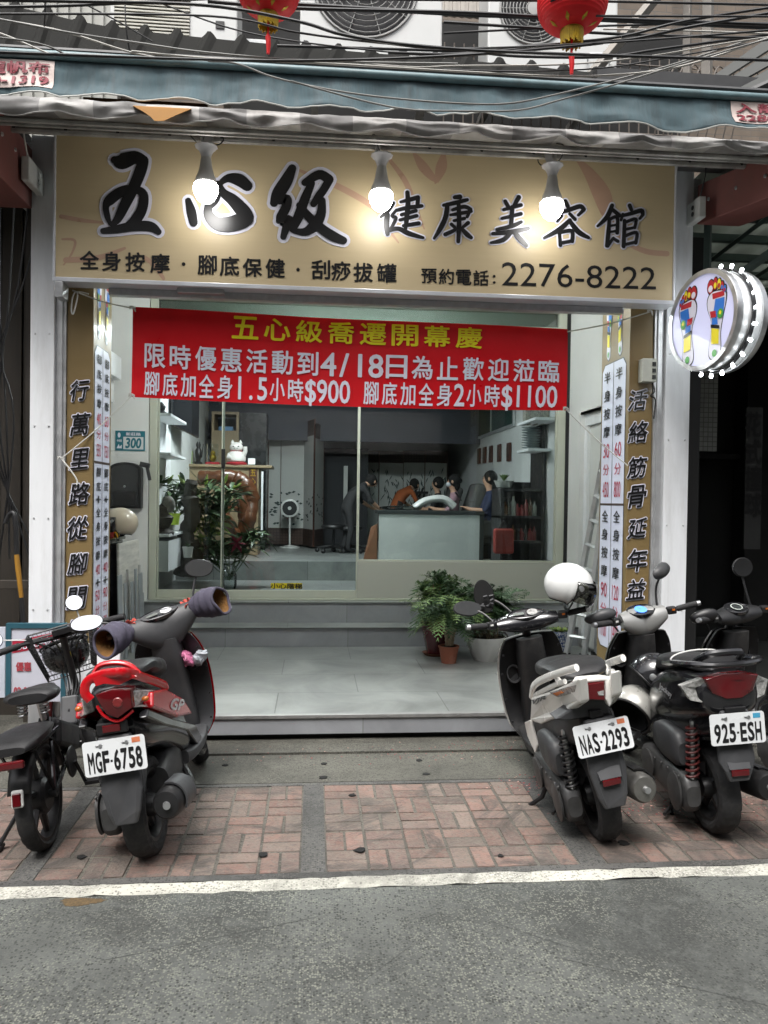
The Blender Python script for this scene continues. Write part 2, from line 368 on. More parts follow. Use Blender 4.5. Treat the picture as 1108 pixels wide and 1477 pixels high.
# long straight cracks and score lines in the road, pale where they were filled
rc2 = random.Random(21)
for k, P in enumerate(([(150, 1385), (230, 1352), (330, 1318), (460, 1322)], [(360, 1388), (470, 1320), (500, 1300)], [(620, 1436), (690, 1380), (720, 1345), (770, 1310)], [(493, 1438), (560, 1390), (640, 1330)], [(0, 1450), (90, 1400), (240, 1318)], [(100, 1480), (250, 1395), (350, 1345)], [(800, 1380), (850, 1394), (940, 1418), (1108, 1450)], [(852, 1394), (828, 1430)], [(820, 1340), (880, 1290), (900, 1275)], [(960, 1410), (1000, 1350), (1040, 1290)], [(700, 1477), (740, 1420), (790, 1390)], [(150, 1345), (200, 1372), (260, 1400), (340, 1440)], [(680, 1320), (760, 1350), (840, 1372)])):
    g = MB(); P = [(P[0][0] + (P[-1][0] - P[0][0]) * q / 40, P[0][1] + (P[-1][1] - P[0][1]) * q / 40) for q in range(41)]; pts = [tuple(PZ(px, py, .0015)) for px, py in P]; vs_ = []
    for x, y, z in pts: j = rc2.uniform(-.003, .003); w_ = rc2.uniform(.0006, .0022); vs_ += [(x + j, y - w_, z), (x + j, y + w_, z)]
    g.add(vs_, [(2 * q, 2 * q + 1, 2 * q + 3, 2 * q + 2) for q in range(len(pts) - 1)]); struct(g.build('road_crack', mat('crack_pale', (0.10, 0.103, 0.096), 0.9, var=.3, scale=30) if k % 3 else mat('crack_dark', (0.045, 0.047, 0.044), 0.9, var=.3, scale=30)))
# asphalt bands under and between the brick bays, concrete verge up to the step
g = MB(); g.bx(-14, 14, 3.238, 4.46, -.2, -.012); struct(g.build('pavement_bed', road_mat('dark_band', (0.06, 0.059, 0.056), (0.11, 0.105, 0.095), cracks=False, stains=0.4)))
g = MB(); g.bx(-14, 14, 4.462, 4.95, -.2, .004); g.bx(-14, 14, 4.952, 9.0, -.2, .018)
struct(g.build('concrete_verge', road_mat('verge_concrete', (0.062, 0.060, 0.050), (0.125, 0.12, 0.10), cracks=False, stains=0.85)))
# brick bays: one sheet of chamfered bricks, each with its own fired tone
bm_mat = mat('paving_brick', (1, 1, 1), 0.85, var=0, bump=0.8, bscale=70); t = bm_mat.node_tree
at = t.nodes.new('ShaderNodeAttribute'); at.attribute_name = 'tone'; tc = t.nodes.new('ShaderNodeTexCoord')
def _mixn(a, bcol, facsock):
    x = t.nodes.new('ShaderNodeMix'); x.data_type = 'RGBA'; t.links.new(a, x.inputs[6]); x.inputs[7].default_value = (*bcol, 1); t.links.new(facsock, x.inputs[0]); return x.outputs[2]
def _nz(sc, lo, hi, amt, dist=0.5):
    n = t.nodes.new('ShaderNodeTexNoise'); n.inputs['Scale'].default_value = sc; n.inputs['Detail'].default_value = 9; n.inputs['Roughness'].default_value = 0.7; n.inputs['Distortion'].default_value = dist; t.links.new(tc.outputs['Object'], n.inputs['Vector'])
    r = t.nodes.new('ShaderNodeMapRange'); r.inputs[1].default_value = lo; r.inputs[2].default_value = hi; r.inputs[3].default_value = 0; r.inputs[4].default_value = amt; t.links.new(n.outputs[0], r.inputs[0]); return r.outputs[0]
c1 = _mixn(at.outputs['Color'], (0.16, 0.14, 0.12), _nz(24, 0.42, 0.66, 0.75))
c2 = _mixn(c1, (0.05, 0.045, 0.04), _nz(1.5, 0.5, 0.6, 0.9, 1.8))
c3 = _mixn(c2, (0.06, 0.05, 0.045), _nz(60, 0.52, 0.66, 0.6))
c3 = _mixn(c3, (0.085, 0.075, 0.064), _nz(3.4, 0.45, 0.65, 0.6, 0.9))
t.links.new(c3, t.nodes['Principled BSDF'].inputs['Base Color'])
g = MB(); g.cols = []; rng = random.Random(11)
def brick(x0, x1, y0, y1):
    gp = .0038; x0 += gp; x1 -= gp; y0 += gp; y1 -= gp; c = .0045; z = rng.uniform(-.002, .003); j = lambda: rng.uniform(-.003, .003)
    v = [(x0 + j(), y0 + j(), -.012), (x1 + j(), y0 + j(), -.012), (x1 + j(), y1 + j(), -.012), (x0 + j(), y1 + j(), -.012),
         (x0 + c + j(), y0 + c + j(), z), (x1 - c + j(), y0 + c + j(), z), (x1 - c + j(), y1 - c + j(), z), (x0 + c + j(), y1 - c + j(), z)]
    g.add(v, [(4, 5, 6, 7), (0, 1, 5, 4), (1, 2, 6, 5), (2, 3, 7, 6), (3, 0, 4, 7)])
    k = rng.random(); f = rng.uniform(.8, 1.2)
    col = [(0.165, 0.098, 0.080), (0.185, 0.112, 0.092), (0.140, 0.096, 0.082), (0.17, 0.125, 0.105)][int(k * 4)]
    g.cols += [(col[0] * f, col[1] * f, col[2] * f, 1)] * 5
def bay(x0, x1, y0=3.385, y1=4.42):
    nx = max(1, round((x1 - x0) / .2)); ny = 5; cx = (x1 - x0) / nx; cy = (y1 - y0) / ny
    for i in range(nx):
        for jj in range(ny):
            a, b2 = x0 + i * cx, y0 + jj * cy
            if (i + jj) % 2 == 0: brick(a, a + cx, b2, b2 + cy / 2); brick(a, a + cx, b2 + cy / 2, b2 + cy)
            else: brick(a, a + cx / 2, b2, b2 + cy); brick(a + cx / 2, a + cx, b2, b2 + cy)
xa = PZ(36, 1262, 0).x; xb = PZ(452, 1200, 0).x; xc = PZ(852, 1240, 0).x
bay(xa - 1.40, xa - .05); bay(xa + .05, xb - .055); bay(xb + .055, xc - .06); bay(xc + .06, xc + 1.3); bay(xc + 1.42, xc + 2.7)
struct(g.build('brick_pavement', bm_mat))
g = MB(); g.bx(-6, 8, 3.375, 4.43, -.011, -.0035); struct(g.build('mortar_bed', road_mat('mortar', (0.078, 0.072, 0.06), (0.12, 0.115, 0.095), cracks=False, stains=0.6)))
for xx, ww in ((xa, .05), (xb, .055), (xc, .06), (xc + 1.36, .06)):
    g = MB(); g.bx(xx - ww, xx + ww, 3.34, 4.46, -.01, .0005); struct(g.build('dark_strip', MATS['dark_band']))
g = MB(); g.bx(-6, 8, 3.335, 3.384, -.01, .001); g.bx(-6, 8, 4.421, 4.462, -.01, .001); struct(g.build('dark_strip', MATS['dark_band']))
# drain holes in the bricks: near-black patches paint the shade inside them
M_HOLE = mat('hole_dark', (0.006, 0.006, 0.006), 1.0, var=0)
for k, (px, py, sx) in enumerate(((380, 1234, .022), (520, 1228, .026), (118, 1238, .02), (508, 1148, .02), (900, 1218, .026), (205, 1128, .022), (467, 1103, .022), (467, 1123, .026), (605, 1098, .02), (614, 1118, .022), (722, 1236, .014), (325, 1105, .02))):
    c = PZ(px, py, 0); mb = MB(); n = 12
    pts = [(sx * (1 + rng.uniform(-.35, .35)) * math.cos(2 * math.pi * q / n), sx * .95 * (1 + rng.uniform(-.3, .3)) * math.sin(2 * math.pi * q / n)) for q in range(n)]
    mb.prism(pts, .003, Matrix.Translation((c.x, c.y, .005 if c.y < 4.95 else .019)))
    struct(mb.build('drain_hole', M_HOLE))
# fallen red petals by the scooters
mb = MB(); rng = random.Random(5)
for k in range(900):
    cx0, cy0, s0 = rng.choice(((2.0, 4.05, .26), (2.3, 3.95, .2), (1.35, 4.35, .14), (1.62, 3.95, .16), (2.6, 4.0, .3), (.6, 4.9, .9), (1.1, 4.97, .3)))
    x, y = rng.gauss(cx0, s0), rng.gauss(cy0, s0 * (.5 if s0 < .5 else .08)); r = rng.uniform(.003, .008)
    if not (3.35 < y < 5.12): continue
    a = rng.uniform(0, 6.28); z = .022 if y > 4.93 else .009
    mb.add([(x + r * math.cos(a + q), y + r * .7 * math.sin(a + q), z + rng.uniform(-.002, .003)) for q in (0, 1.57, 3.14, 4.71)], [(0, 1, 2, 3)], rng.choice((0, 0, 1)))
stuff(mb.build('fallen_petals', [mat('petal_red', (0.22, 0.035, 0.04), 0.8, var=0), mat('petal_pink', (0.42, 0.24, 0.2), 0.8, var=0)]), 'small red petals and crumbs scattered under the parked scooters', 'litter')

# ------------------------------------------------------------------ shop platform and steps
M_TILE = tile_mat('platform_tile', (0.20, 0.212, 0.205), 1.2, 0.6, 0.009, (0.10, 0.105, 0.10), 0.3, 0.4, scale=1.8)
M_TILEV = tile_mat('riser_tile', (0.26, 0.27, 0.285), 1.2, 0.6, 0.006, (0.14, 0.145, 0.14), 0.4, 0.16, axis='XZ', scale=2.5)
YB1, YB2, ZP, Z1, Z2 = 7.60, 7.91, .19, .381, .595
plat = thing('entrance_steps', 'grey stone-look tiled entrance platform with two low steps up to the glass door', 'steps', (.35, 5.2, 0))
g = MB(); g.bx(-1.70, 2.70, 5.2, 5.8, .06, ZP - .004); g.bx(-2.12, 2.70, 5.8, YB1, .06, ZP - .004); g.build('platform_base', M_TILEV, plat)
g = MB(); g.bx(-1.70, 2.70, 5.235, 5.8, ZP - .004, ZP); g.bx(-2.12, 2.70, 5.8, YB1, ZP - .004, ZP); g.build('platform_floor', M_TILE, plat)
g = MB(); g.bx(-1.66, 2.6, 5.188, 5.236, ZP - .022, ZP + .003)
for k in range(9): g.lathe([(.006, 0), (.004, .003)], 8, Matrix.Translation((-1.4 + k * .48, 5.187, ZP - .01)) @ Matrix.Rotation(R(90), 4, 'X'))
g.build('edge_trim', mat('trim_alu', (0.30, 0.30, 0.295), 0.45, 0.6, var=0.15, scale=10), plat, bevel=.003)
g = MB(); g.bx(-2.12, 2.70, YB1 + .012, YB2 - .002, ZP - .002, Z1 - .016); g.bx(-2.12, 2.70, YB2 + .012, 8.6, ZP, Z2 - .016); g.build('riser', M_TILEV, plat)
g = MB(); g.bx(-2.12, 2.70, YB1, YB2, Z1 - .016, Z1); g.build('tread', M_TILE, plat, bevel=.004)
g = MB(); g.bx(-2.12, 2.70, YB2, 9.98, Z2 - .016, Z2); g.build('tread', M_TILE, plat, bevel=.004)
g = MB(); g.bx(-1.64, 2.6, 5.25, 5.4, -.02, .06); g.build('painted_gap_shadow', M_DARK, plat)  # solid near-black block paints the shadow under the step edge

# ------------------------------------------------------------------ shop building: side walls, ceiling of the porch, pillars
shop = thing('shop_building', 'narrow white shop front with deep tiled porch and dark rooms above', 'building', (.4, 5.2, 0))
g = MB(); g.bx(-2.16, -2.12, 6.15, 8.0, 0, 3.95); g.build('side_wall', M_WALL, shop)
g = MB(); g.bx(-2.12, -1.682, 8.0, 8.09, 0, 3.72); g.build('front_wall', M_WALL, shop)
g = MB(); g.bx(-1.86, -1.64, 5.60, 5.70, 0, 3.95); g.build('pillar_core', M_WALL, shop)
g = MB(); g.bx(2.70, 2.74, 5.62, 8.0, 2.55, 3.95); g.bx(2.822, 2.84, 5.80, 8.0, 0, 2.55); g.bx(2.70, 2.82, 7.66, 8.0, 0, 2.55); g.bx(2.70, 2.822, 5.80, 7.66, 2.55, 2.57); g.build('side_wall', M_WALL, shop)
g = MB(); g.bx(-2.12, 2.70, 5.25, 8.0, 3.72, 3.95); g.build('porch_ceiling', mat('porch_ceiling_paint', (0.5, 0.5, 0.49), 0.7, var=0.1), shop)
# white pillars with grooved inner jamb
for (x0, x1, xi0, xi1) in ((-1.85, -1.70, -1.70, -1.635), (2.44, 2.62, 2.372, 2.44)):
    g = MB(); g.bx(x0, x1, 5.20, 5.60, .0, 3.98); p = g.build('pillar', M_WHITE, shop, bevel=.004)
    g = MB(); g.bx(xi0, xi1, 5.235, 5.55, .0, 3.98); g.bx(xi0 + .02, xi1 - .02, 5.222, 5.236, .0, 3.98)
    for z in (.9, 1.5, 2.1, 2.7): 
        for x in (x0 + .03, x1 - .03): g.lathe([(.007, 0), (.005, .004)], 8, Matrix.Translation((x, 5.199, z)) @ Matrix.Rotation(R(90), 4, 'X'))
    g.build('jamb_strip', M_ALU, p)
# upper wall behind the awnings
g = MB(); g.bx(-26, 2.95, 6.3, 6.6, 3.96, 9.5); g.bx(2.95, 26, 7.9, 8.2, 3.96, 9.5); g.bx(2.75, 2.95, 6.6, 7.9, 3.96, 9.5); g.build('upper_wall', tile_mat('brown_brick', (0.125, 0.095, 0.07), .2, .065, .008, (0.09, 0.08, 0.07), 0.6, 0.2, axis='XZ', scale=5), shop)
g = MB(); g.bx(-1.95, 2.95, 5.62, 6.28, 3.96, 4.12); g.build('porch_roof_slab', M_CONC, shop)
# porch tube light on the ceiling
tl = thing('tube_light', 'white tube light on the porch ceiling behind the golden sign', 'ceiling lamp', (.5, 6.6, 3.72))
g = MB(); g.bx(-.6, 1.6, 6.55, 6.66, 3.67, 3.718); g.build('housing', M_WHITE, tl, bevel=.004)
g = MB(); g.tube([(-.58, 6.605, 3.645), (1.58, 6.605, 3.645)], .016, 10); g.build('tube', mat('tube_glow', (1, 1, 1), 0.4, var=0, emit=(0.93, 1.0, 0.98), estr=150), tl)

# right porch wall: service door in the recess
dr = thing('service_door', 'pale flush service door in the recess of the porch side wall', 'door', (2.8, 6.7, .19))
g = MB(); g.bx(2.78, 2.82, 6.0, 7.62, .19, 2.5); g.build('door_leaf', mat('door_paint', (0.6, 0.61, 0.59), 0.5, var=0.04), dr, bevel=.003)
g = MB(); g.bx(2.745, 2.78, 6.0, 7.66, 2.43, 2.548); g.bx(2.745, 2.78, 7.58, 7.659, .19, 2.43); g.build('door_frame', M_WHITE, dr, bevel=.003)
g = MB(); g.tube([(2.77, 7.2, 1.1), (2.72, 7.2, 1.1), (2.72, 7.08, 1.1)], .01, 8); g.build('handle', M_STEEL, dr)

# ------------------------------------------------------------------ glass shop front
GY = 8.05
sf = thing('glass_shopfront', 'cream framed sliding glass shop front with a solid lower panel under its fixed pane', 'shop front', (.5, GY, Z2))
def gx(px, py=650): return PY(px, py, GY).x
def gz(px, py): return PY(px, py, GY).z
x0, x1, xm = -1.675, 2.69, gx(516.5, 700); zt = 3.42; xd = gx(322)
g = MB(); g.bx(x0, x0 + .075, GY - .04, GY + .05, Z2, 3.715); g.bx(x1 - .115, x1, GY - .04, GY + .05, Z2, 3.715)
g.bx(x0 + .075, x1 - .115, GY - .035, GY + .045, zt, zt + .09); g.bx(x0 + .075, x1 - .115, GY - .035, GY + .045, 3.66, 3.715)
g.bx(x0 + .075, x1 - .115, GY - .045, GY + .05, Z2, Z2 + .022); g.build('frame', M_FRAME, sf, bevel=.005)
g = MB(); g.bx(x1 - .03, x1 + .008, GY - .05, GY - .03, Z2, 3.7); g.build('seal_gap', M_BLACK, sf)
# two sliding leaves and one fixed pane
M_GL = glass_mat('shop_glass', (0.84, 0.89, 0.89), ior=1.33)
def leaf(nm, xa, xb, y, zb, st=.045, rail=.085):
    g = MB(); g.bx(xa, xa + st, y - .018, y + .018, zb, zt); g.bx(xb - st, xb, y - .018, y + .018, zb, zt)
    g.bx(xa + st, xb - st, y - .018, y + .018, zb, zb + rail); g.bx(xa + st, xb - st, y - .018, y + .018, zt - .05, zt)
    f = g.build(nm, M_FRAME, sf, bevel=.004)
    g = MB(); g.bx(xa + st, xb - st, y - .004, y + .004, zb + rail, zt - .05); g.build('pane', M_GL, f); return f
leaf('door_leaf', x0 + .078, xd + .012, GY + .02, Z2 + .024, .012, .08); d2 = leaf('door_leaf', xd - .012, xm, GY - .017, Z2 + .024, .012, .08)
g = MB(); g.bx(xd - .012, xd + .028, GY - .052, GY - .037, gz(322, 676), gz(322, 648)); g.build('pull_handle', M_BLACK, d2, bevel=.004)
g = MB(); g.bx(xm + .002, x1 - .116, GY - .03, GY + .03, Z2 + .024, 1.005); g.build('lower_panel', mat('cream_panel', (0.41, 0.415, 0.365), 0.3, var=0.03, scale=2), sf, bevel=.005)
f = leaf('fixed_sash', xm + .002, x1 - .116, GY + .0, 1.008, .014, .014)
g = MB(); g.bx(x0 + .075, x1 - .115, GY - .004, GY + .004, zt + .09, 3.66); g.build('transom_pane', glass_mat('transom_glass', (0.6, 0.66, 0.63), base=0.12), sf)
g = MB(); g.bx(x0 + .08, x1 - .12, GY + .06, GY + .09, zt + .07, 3.70); g.build('transom_blind', mat('transom_backing', (0.62, 0.66, 0.63), 0.5, var=0.05), sf)
# small yellow warning sticker low on the glass
st = thing('step_warning_sticker', 'small yellow warning sticker low on the sliding glass door', 'sticker', (gx(414), GY - .025, gz(414, 850)))
a, b, c, d = (Vector((gx(px, py), GY - .024, gz(px, py))) for px, py in ((391, 848.5), (436, 849.5), (436, 841.5), (391, 840.5)))
g = MB(); g.bx(a.x, b.x, GY - .027, GY - .0225, a.z, d.z); g.build('backing', mat('sticker_yellow', '#d8c422', 0.4, var=0), st)
g = MB(); put_text(g, '小心階梯', bil(a, b, c, d, Vector((0, -.005, 0))), .02); g.build('lettering', M_INK, st)
# ------------------------------------------------------------------ gold sign board
SY = 5.06
sg = thing('shop_sign', 'large golden shop sign with black brush calligraphy and a phone number, above the red banner', 'sign', (.4, SY, 3.0))
sTL, sTR, sBR, sBL = PY(77, 184, SY), PY(979, 234, SY), PY(964, 433, SY), PY(85, 400, SY)
zt_, zb_ = (sTL.z + sTR.z) / 2, (sBL.z + sBR.z) / 2; xl_, xr_ = (sTL.x + sBL.x) / 2, (sTR.x + sBR.x) / 2
g = MB(); g.bx(xl_, xr_, SY, SY + .14, zb_, zt_); g.build('board', M_GOLD, sg)
g = MB(); fw = .03; g.bx(xl_ - .016, xr_ + .016, SY - .012, SY + .138, zb_ - fw, zb_ - .001); g.bx(xl_ - .016, xr_ + .016, SY - .012, SY + .138, zt_ + .001, zt_ + .02)
g.bx(xl_ - .016, xl_ - .001, SY - .012, SY + .139, zb_, zt_); g.bx(xr_ + .001, xr_ + .016, SY - .012, SY + .139, zb_, zt_); g.build('frame', mat('sign_frame', (0.66, 0.68, 0.72), 0.35, 0.3, var=0.05), sg, bevel=.004)
g = MB(); g.bx(xl_ + .0, xl_ + .05, SY - .018, SY + .1, zb_ - .13, zb_ - .032); g.bx(-.9, -.6, SY + .03, SY + .13, zb_ - .06, zb_ - .031); g.bx(xl_ + .3, xr_ - .3, SY + .1, SY + .16, zb_ - .075, zb_ - .031); g.build('bracket', M_STEEL, sg, bevel=.003)
def sfn(dep): return lambda x, y: PY(x, y, SY - dep)
# pale pink ribbon artwork on the board
M_PINK = mat('pink_print', '#bd9b83', 0.3, var=0.05)
g = MB(); k = .0004
for s in (((430, 245, 4), (490, 270, 9), (540, 300, 8), (560, 330, 5), (575, 350, 2)), ((560, 228, 5), (585, 262, 8), (600, 300, 6), (612, 330, 2)), ((598, 222, 5), (610, 240, 14), (624, 256, 10), (632, 262, 3)), ((640, 222, 6), (637, 240, 16), (632, 256, 10), (628, 264, 3)),
          ((830, 226, 4), (850, 250, 16), (868, 280, 26), (878, 310, 18), (900, 345, 8), (930, 362, 8), (962, 366, 8)), ((88, 312, 6), (120, 318, 6), (160, 322, 2)), ((90, 345, 3), (108, 347, 4), (104, 365, 3), (92, 382, 2)), ((95, 375, 8), (140, 372, 8), (180, 358, 4)), ((210, 372, 6), (225, 385, 7), (236, 402, 5))):
    ribbon(g, s, sfn(k)); k += .0002
g.build('ribbon_print', M_PINK, sg)
# brush characters: strokes given on the photo's sign face, unprojected to the board
def CA(x, y): return 120 + x / 4.432, 190 + y / 4.432
def CB(x, y): return 370 + x / 4.432, 190 + y / 4.432
def CC(x, y): return 520 + x / 4.817, 240 + y / 4.817
def CD(x, y): return 690 + x / 4.104, 250 + y / 4.104
BR = [
 (CA, 4.432, 22, [[(200, 180, 46), (245, 190, 100), (330, 165, 80), (375, 185, 76)], [(385, 185, 66), (370, 240, 74), (335, 330, 72), (275, 450, 68), (220, 560, 50), (178, 592, 22)], [(345, 370, 56), (255, 378, 62), (172, 436, 66), (146, 480, 40), (155, 540, 36), (172, 590, 20)],
   [(330, 362, 44), (385, 400, 56), (378, 490, 64), (335, 565, 66), (285, 605, 50)], [(128, 634, 36), (220, 622, 52), (330, 604, 60), (430, 606, 62), (482, 640, 38)]]),
 (CA, 4.432, 22, [[(672, 440, 36), (692, 510, 58), (706, 580, 52)], [(800, 470, 46), (802, 530, 62), (855, 585, 82), (940, 590, 96), (1025, 565, 100), (1060, 545, 60)], [(1045, 560, 84), (1030, 520, 90), (960, 440, 74), (895, 390, 52), (862, 335, 44)], [(875, 330, 30), (925, 298, 50), (995, 308, 76), (1048, 346, 66)], [(870, 345, 46), (845, 430, 52), (805, 480, 40)]]),
 (CB, 4.432, 22, [[(228, 235, 52), (190, 315, 78), (140, 395, 80), (112, 455, 50)], [(150, 440, 50), (192, 430, 60), (190, 480, 60), (155, 545, 56), (140, 572, 30)], [(160, 570, 30), (205, 560, 46), (190, 610, 48), (172, 672, 38)], [(205, 545, 24), (225, 560, 24), (212, 590, 16)],
   [(310, 325, 44), (400, 275, 58), (462, 302, 58)], [(468, 305, 50), (430, 370, 50), (400, 410, 50), (365, 462, 40)], [(352, 330, 44), (310, 430, 58), (270, 540, 62), (232, 622, 44)], [(275, 470, 40), (345, 555, 56), (420, 622, 60), (490, 668, 62), (556, 695, 46)], [(420, 440, 44), (412, 530, 60), (370, 600, 70), (310, 640, 50), (235, 632, 30)]]),
 (CC, 4.817, 11, [[(228, 255, 24), (190, 310, 26), (140, 352, 14)], [(188, 335, 32), (180, 400, 40), (188, 468, 28)], [(280, 247, 18), (340, 232, 28), (398, 216, 30)], [(400, 216, 26), (396, 262, 26)], [(250, 305, 22), (330, 287, 28), (425, 275, 24)], [(285, 336, 22), (385, 308, 24)], [(275, 372, 20), (390, 343, 24)], [(300, 412, 22), (405, 395, 26)],
   [(325, 180, 26), (330, 250, 32), (322, 350, 32), (312, 440, 20)], [(248, 305, 18), (218, 345, 20), (248, 356, 20), (226, 405, 22), (206, 440, 18)], [(195, 445, 26), (262, 432, 28), (335, 465, 32), (435, 495, 18)]]),
 (CC, 4.817, 11, [[(655, 215, 26), (690, 212, 34)], [(578, 270, 20), (650, 255, 28), (742, 232, 22)], [(604, 265, 28), (592, 350, 32), (556, 430, 32), (512, 500, 16)], [(640, 302, 20), (720, 280, 26), (765, 298, 24)], [(765, 298, 22), (742, 350, 20)], [(628, 337, 18), (700, 325, 24), (770, 312, 20)], [(650, 377, 18), (722, 362, 22)], [(682, 260, 26), (686, 380, 30), (680, 522, 24)], [(632, 402, 22), (655, 424, 20)], [(590, 472, 26), (640, 450, 24), (672, 430, 14)], [(748, 392, 26), (710, 424, 18)], [(702, 430, 20), (738, 470, 32), (770, 495, 22)]]),
 (CD, 4.104, 10, [[(160, 165, 20), (178, 198, 22)], [(240, 142, 26), (214, 188, 20)], [(152, 215, 18), (252, 188, 22)], [(142, 267, 18), (252, 240, 22)], [(202, 200, 24), (195, 312, 22)], [(112, 332, 18), (200, 312, 24), (254, 288, 18)], [(86, 357, 18), (200, 345, 26), (296, 326, 20)], [(197, 345, 22), (150, 392, 26), (76, 410, 14)], [(216, 350, 22), (250, 390, 28), (286, 426, 18)]]),
 (CD, 4.104, 10, [[(515, 165, 22), (530, 195, 22)], [(430, 242, 20), (520, 222, 24), (600, 196, 26), (624, 214, 22)], [(622, 218, 20), (592, 247, 16)], [(450, 232, 20), (440, 272, 16)], [(492, 252, 18), (468, 284, 14)], [(542, 240, 18), (572, 272, 20)], [(542, 277, 22), (480, 332, 28), (390, 382, 14)], [(540, 280, 22), (592, 346, 30), (652, 380, 18)], [(480, 352, 18), (486, 425, 20)], [(480, 352, 16), (552, 340, 22), (556, 402, 20)], [(486, 412, 18), (552, 400, 18)]]),
 (CD, 4.104, 10, [[(792, 190, 22), (762, 258, 26), (706, 312, 12)], [(796, 216, 20), (836, 250, 22)], [(782, 270, 16), (822, 260, 18), (822, 352, 20)], [(776, 268, 18), (768, 370, 24), (760, 430, 18)], [(776, 312, 12), (818, 304, 12)], [(776, 347, 12), (818, 340, 12)], [(765, 430, 20), (800, 382, 14)], [(800, 386, 16), (826, 402, 18)], [(896, 190, 22), (906, 216, 20)], [(856, 250, 18), (910, 236, 22), (965, 220, 24), (974, 244, 20)], [(974, 246, 18), (956, 268, 14)], [(856, 242, 16), (845, 277, 14)], [(866, 280, 20), (860, 432, 22)], [(870, 290, 16), (932, 270, 18), (926, 322, 16)], [(870, 332, 14), (926, 320, 14)], [(866, 372, 16), (936, 350, 18), (932, 412, 18)], [(866, 422, 16), (936, 405, 16)]]),
]
for (C, sc, bd, strokes) in BR:
    gw = MB(); gk = MB(); k = 0
    for s in strokes:
        P = [(*C(x, y), wd / sc) for x, y, wd in s]
        ribbon(gw, P, sfn(.0024 + k), 0, bd / sc); ribbon(gk, P, sfn(.0075 + k), 0, .3); k += .00022
    ch = gk.build('calligraphy_character', M_INK, sg); gw.build('white_outline', M_INKW, ch)
# printed lines
def seglist(mb, s, pts, dep, size, bold=.012):
    P = sfn(dep)
    for ch, (cx, cy) in zip(s, pts):
        b = fit(text_shape(ch)[0]); W = b[1] - b[0]; H = b[3] - b[2]; s_ = size / max(W, H, .3)
        put_text(mb, ch, lambda u, v: P(cx + (u - .5) * W * s_, cy - (v - .5) * H * s_), bold)
for s, P in (('全身按摩', [(129, 375), (161, 377), (195, 378), (231, 380)]), ('腳底保健', [(299, 382), (331, 384), (364, 386), (397, 387)]), ('刮痧拔罐', [(463, 389), (492, 391), (524, 393), (558, 394)])):
    g = MB(); seglist(g, s, P, .003, 27, .022); g.build('services_lettering', M_INK, sg)
g = MB()
for x, y in ((265, 381), (430, 389)): g.prism([(.012 * math.cos(q * .6283), .012 * math.sin(q * .6283)) for q in range(10)], .002, Matrix.Translation(PY(x, y, SY - .001)) @ Matrix.Rotation(R(90), 4, 'X'))
g.build('separator_dot', M_INK, sg)
g = MB(); seglist(g, '預約電話', [(619, 398), (644, 399), (669, 400), (694, 401)], .003, 22, .016); seglist(g, ':', [(713, 403)], .003, 12, .02)
put_text(g, '2276-8222', bil(PY(724, 412, SY), PY(946, 418, SY), PY(946, 386, SY), PY(724, 378, SY), Vector((0, -.003, 0)))); g.build('phone_lettering', M_INK, sg)

# ------------------------------------------------------------------ hanging LED bulbs
M_BULBG = mat('bulb_glow', (1, 1, 1), 0.3, var=0, emit=(1.0, 0.98, 0.95), estr=15)
M_BULBB = mat('bulb_body', (0.62, 0.62, 0.6), 0.35, var=0.04)
bulb0 = None
for i, (px, py, lab) in enumerate(((297, 270, 'glowing LED bulb hanging in front of the second big character of the golden sign'), (550, 282, 'glowing LED bulb hanging between the big and small characters of the golden sign'), (796, 295, 'glowing LED bulb hanging before the golden sign, the one by the round light sign'))):
    p = PY(px, py, 4.8)
    if bulb0 is None:
        bulb0 = thing('led_bulb', lab, 'lamp', p, group='bulbs hanging before the shop sign', world=False)
        g = MB(); g.lathe([(.062, .022), (.073, .01), (.076, -.012), (.07, -.04), (.053, -.072), (.03, -.092), (.004, -.1)], 24); g.build('diffuser', M_BULBG, bulb0)
        g = MB(); g.lathe([(.066, .02), (.063, .045), (.05, .075), (.04, .11), (.034, .15), (.03, .175), (.027, .18)], 24); g.build('housing', M_BULBB, bulb0)
        g = MB(); n = 24
        rings = [[((r * (1 + (.06 if q % 2 else -.03) * k)) * math.cos(2 * math.pi * q / n), (r * (1 + (.06 if q % 2 else -.03) * k)) * math.sin(2 * math.pi * q / n), z) for q in range(n)] for r, z, k in ((.028, .176, 0), (.032, .2, 1), (.045, .225, 1), (.066, .242, 1), (.066, .248, 1), (.03, .25, 0))]
        g.loft(rings); g.build('socket', mat('socket_white', (0.6, 0.6, 0.62), 0.4, var=0.03), bulb0)
        g = MB(); g.box((.005, .03, .29), (.05, .012, .12), (0, 18, 0)); g.tube([(-.02, 0, .25), (-.03, .01, .3), (-.015, .03, .36)], .008, 6); g.build('hanger', M_STEEL, bulb0)
        g = MB(); g.tube(cr([(.02, 0, .25), (.08, .01, .27), (.1, .02, .31), (.06, .03, .34), (.02, .03, .36)]), .004, 6); g.tube(cr([(-.03, 0, .25), (-.07, .0, .28), (-.1, .02, .33), (-.05, .03, .36)]), .0035, 6); g.build('wire', M_BLACK, bulb0)
    else:
        b = copy_tree(bulb0); b.location = p; b['label'] = lab; b.rotation_euler.z = i * 1.1

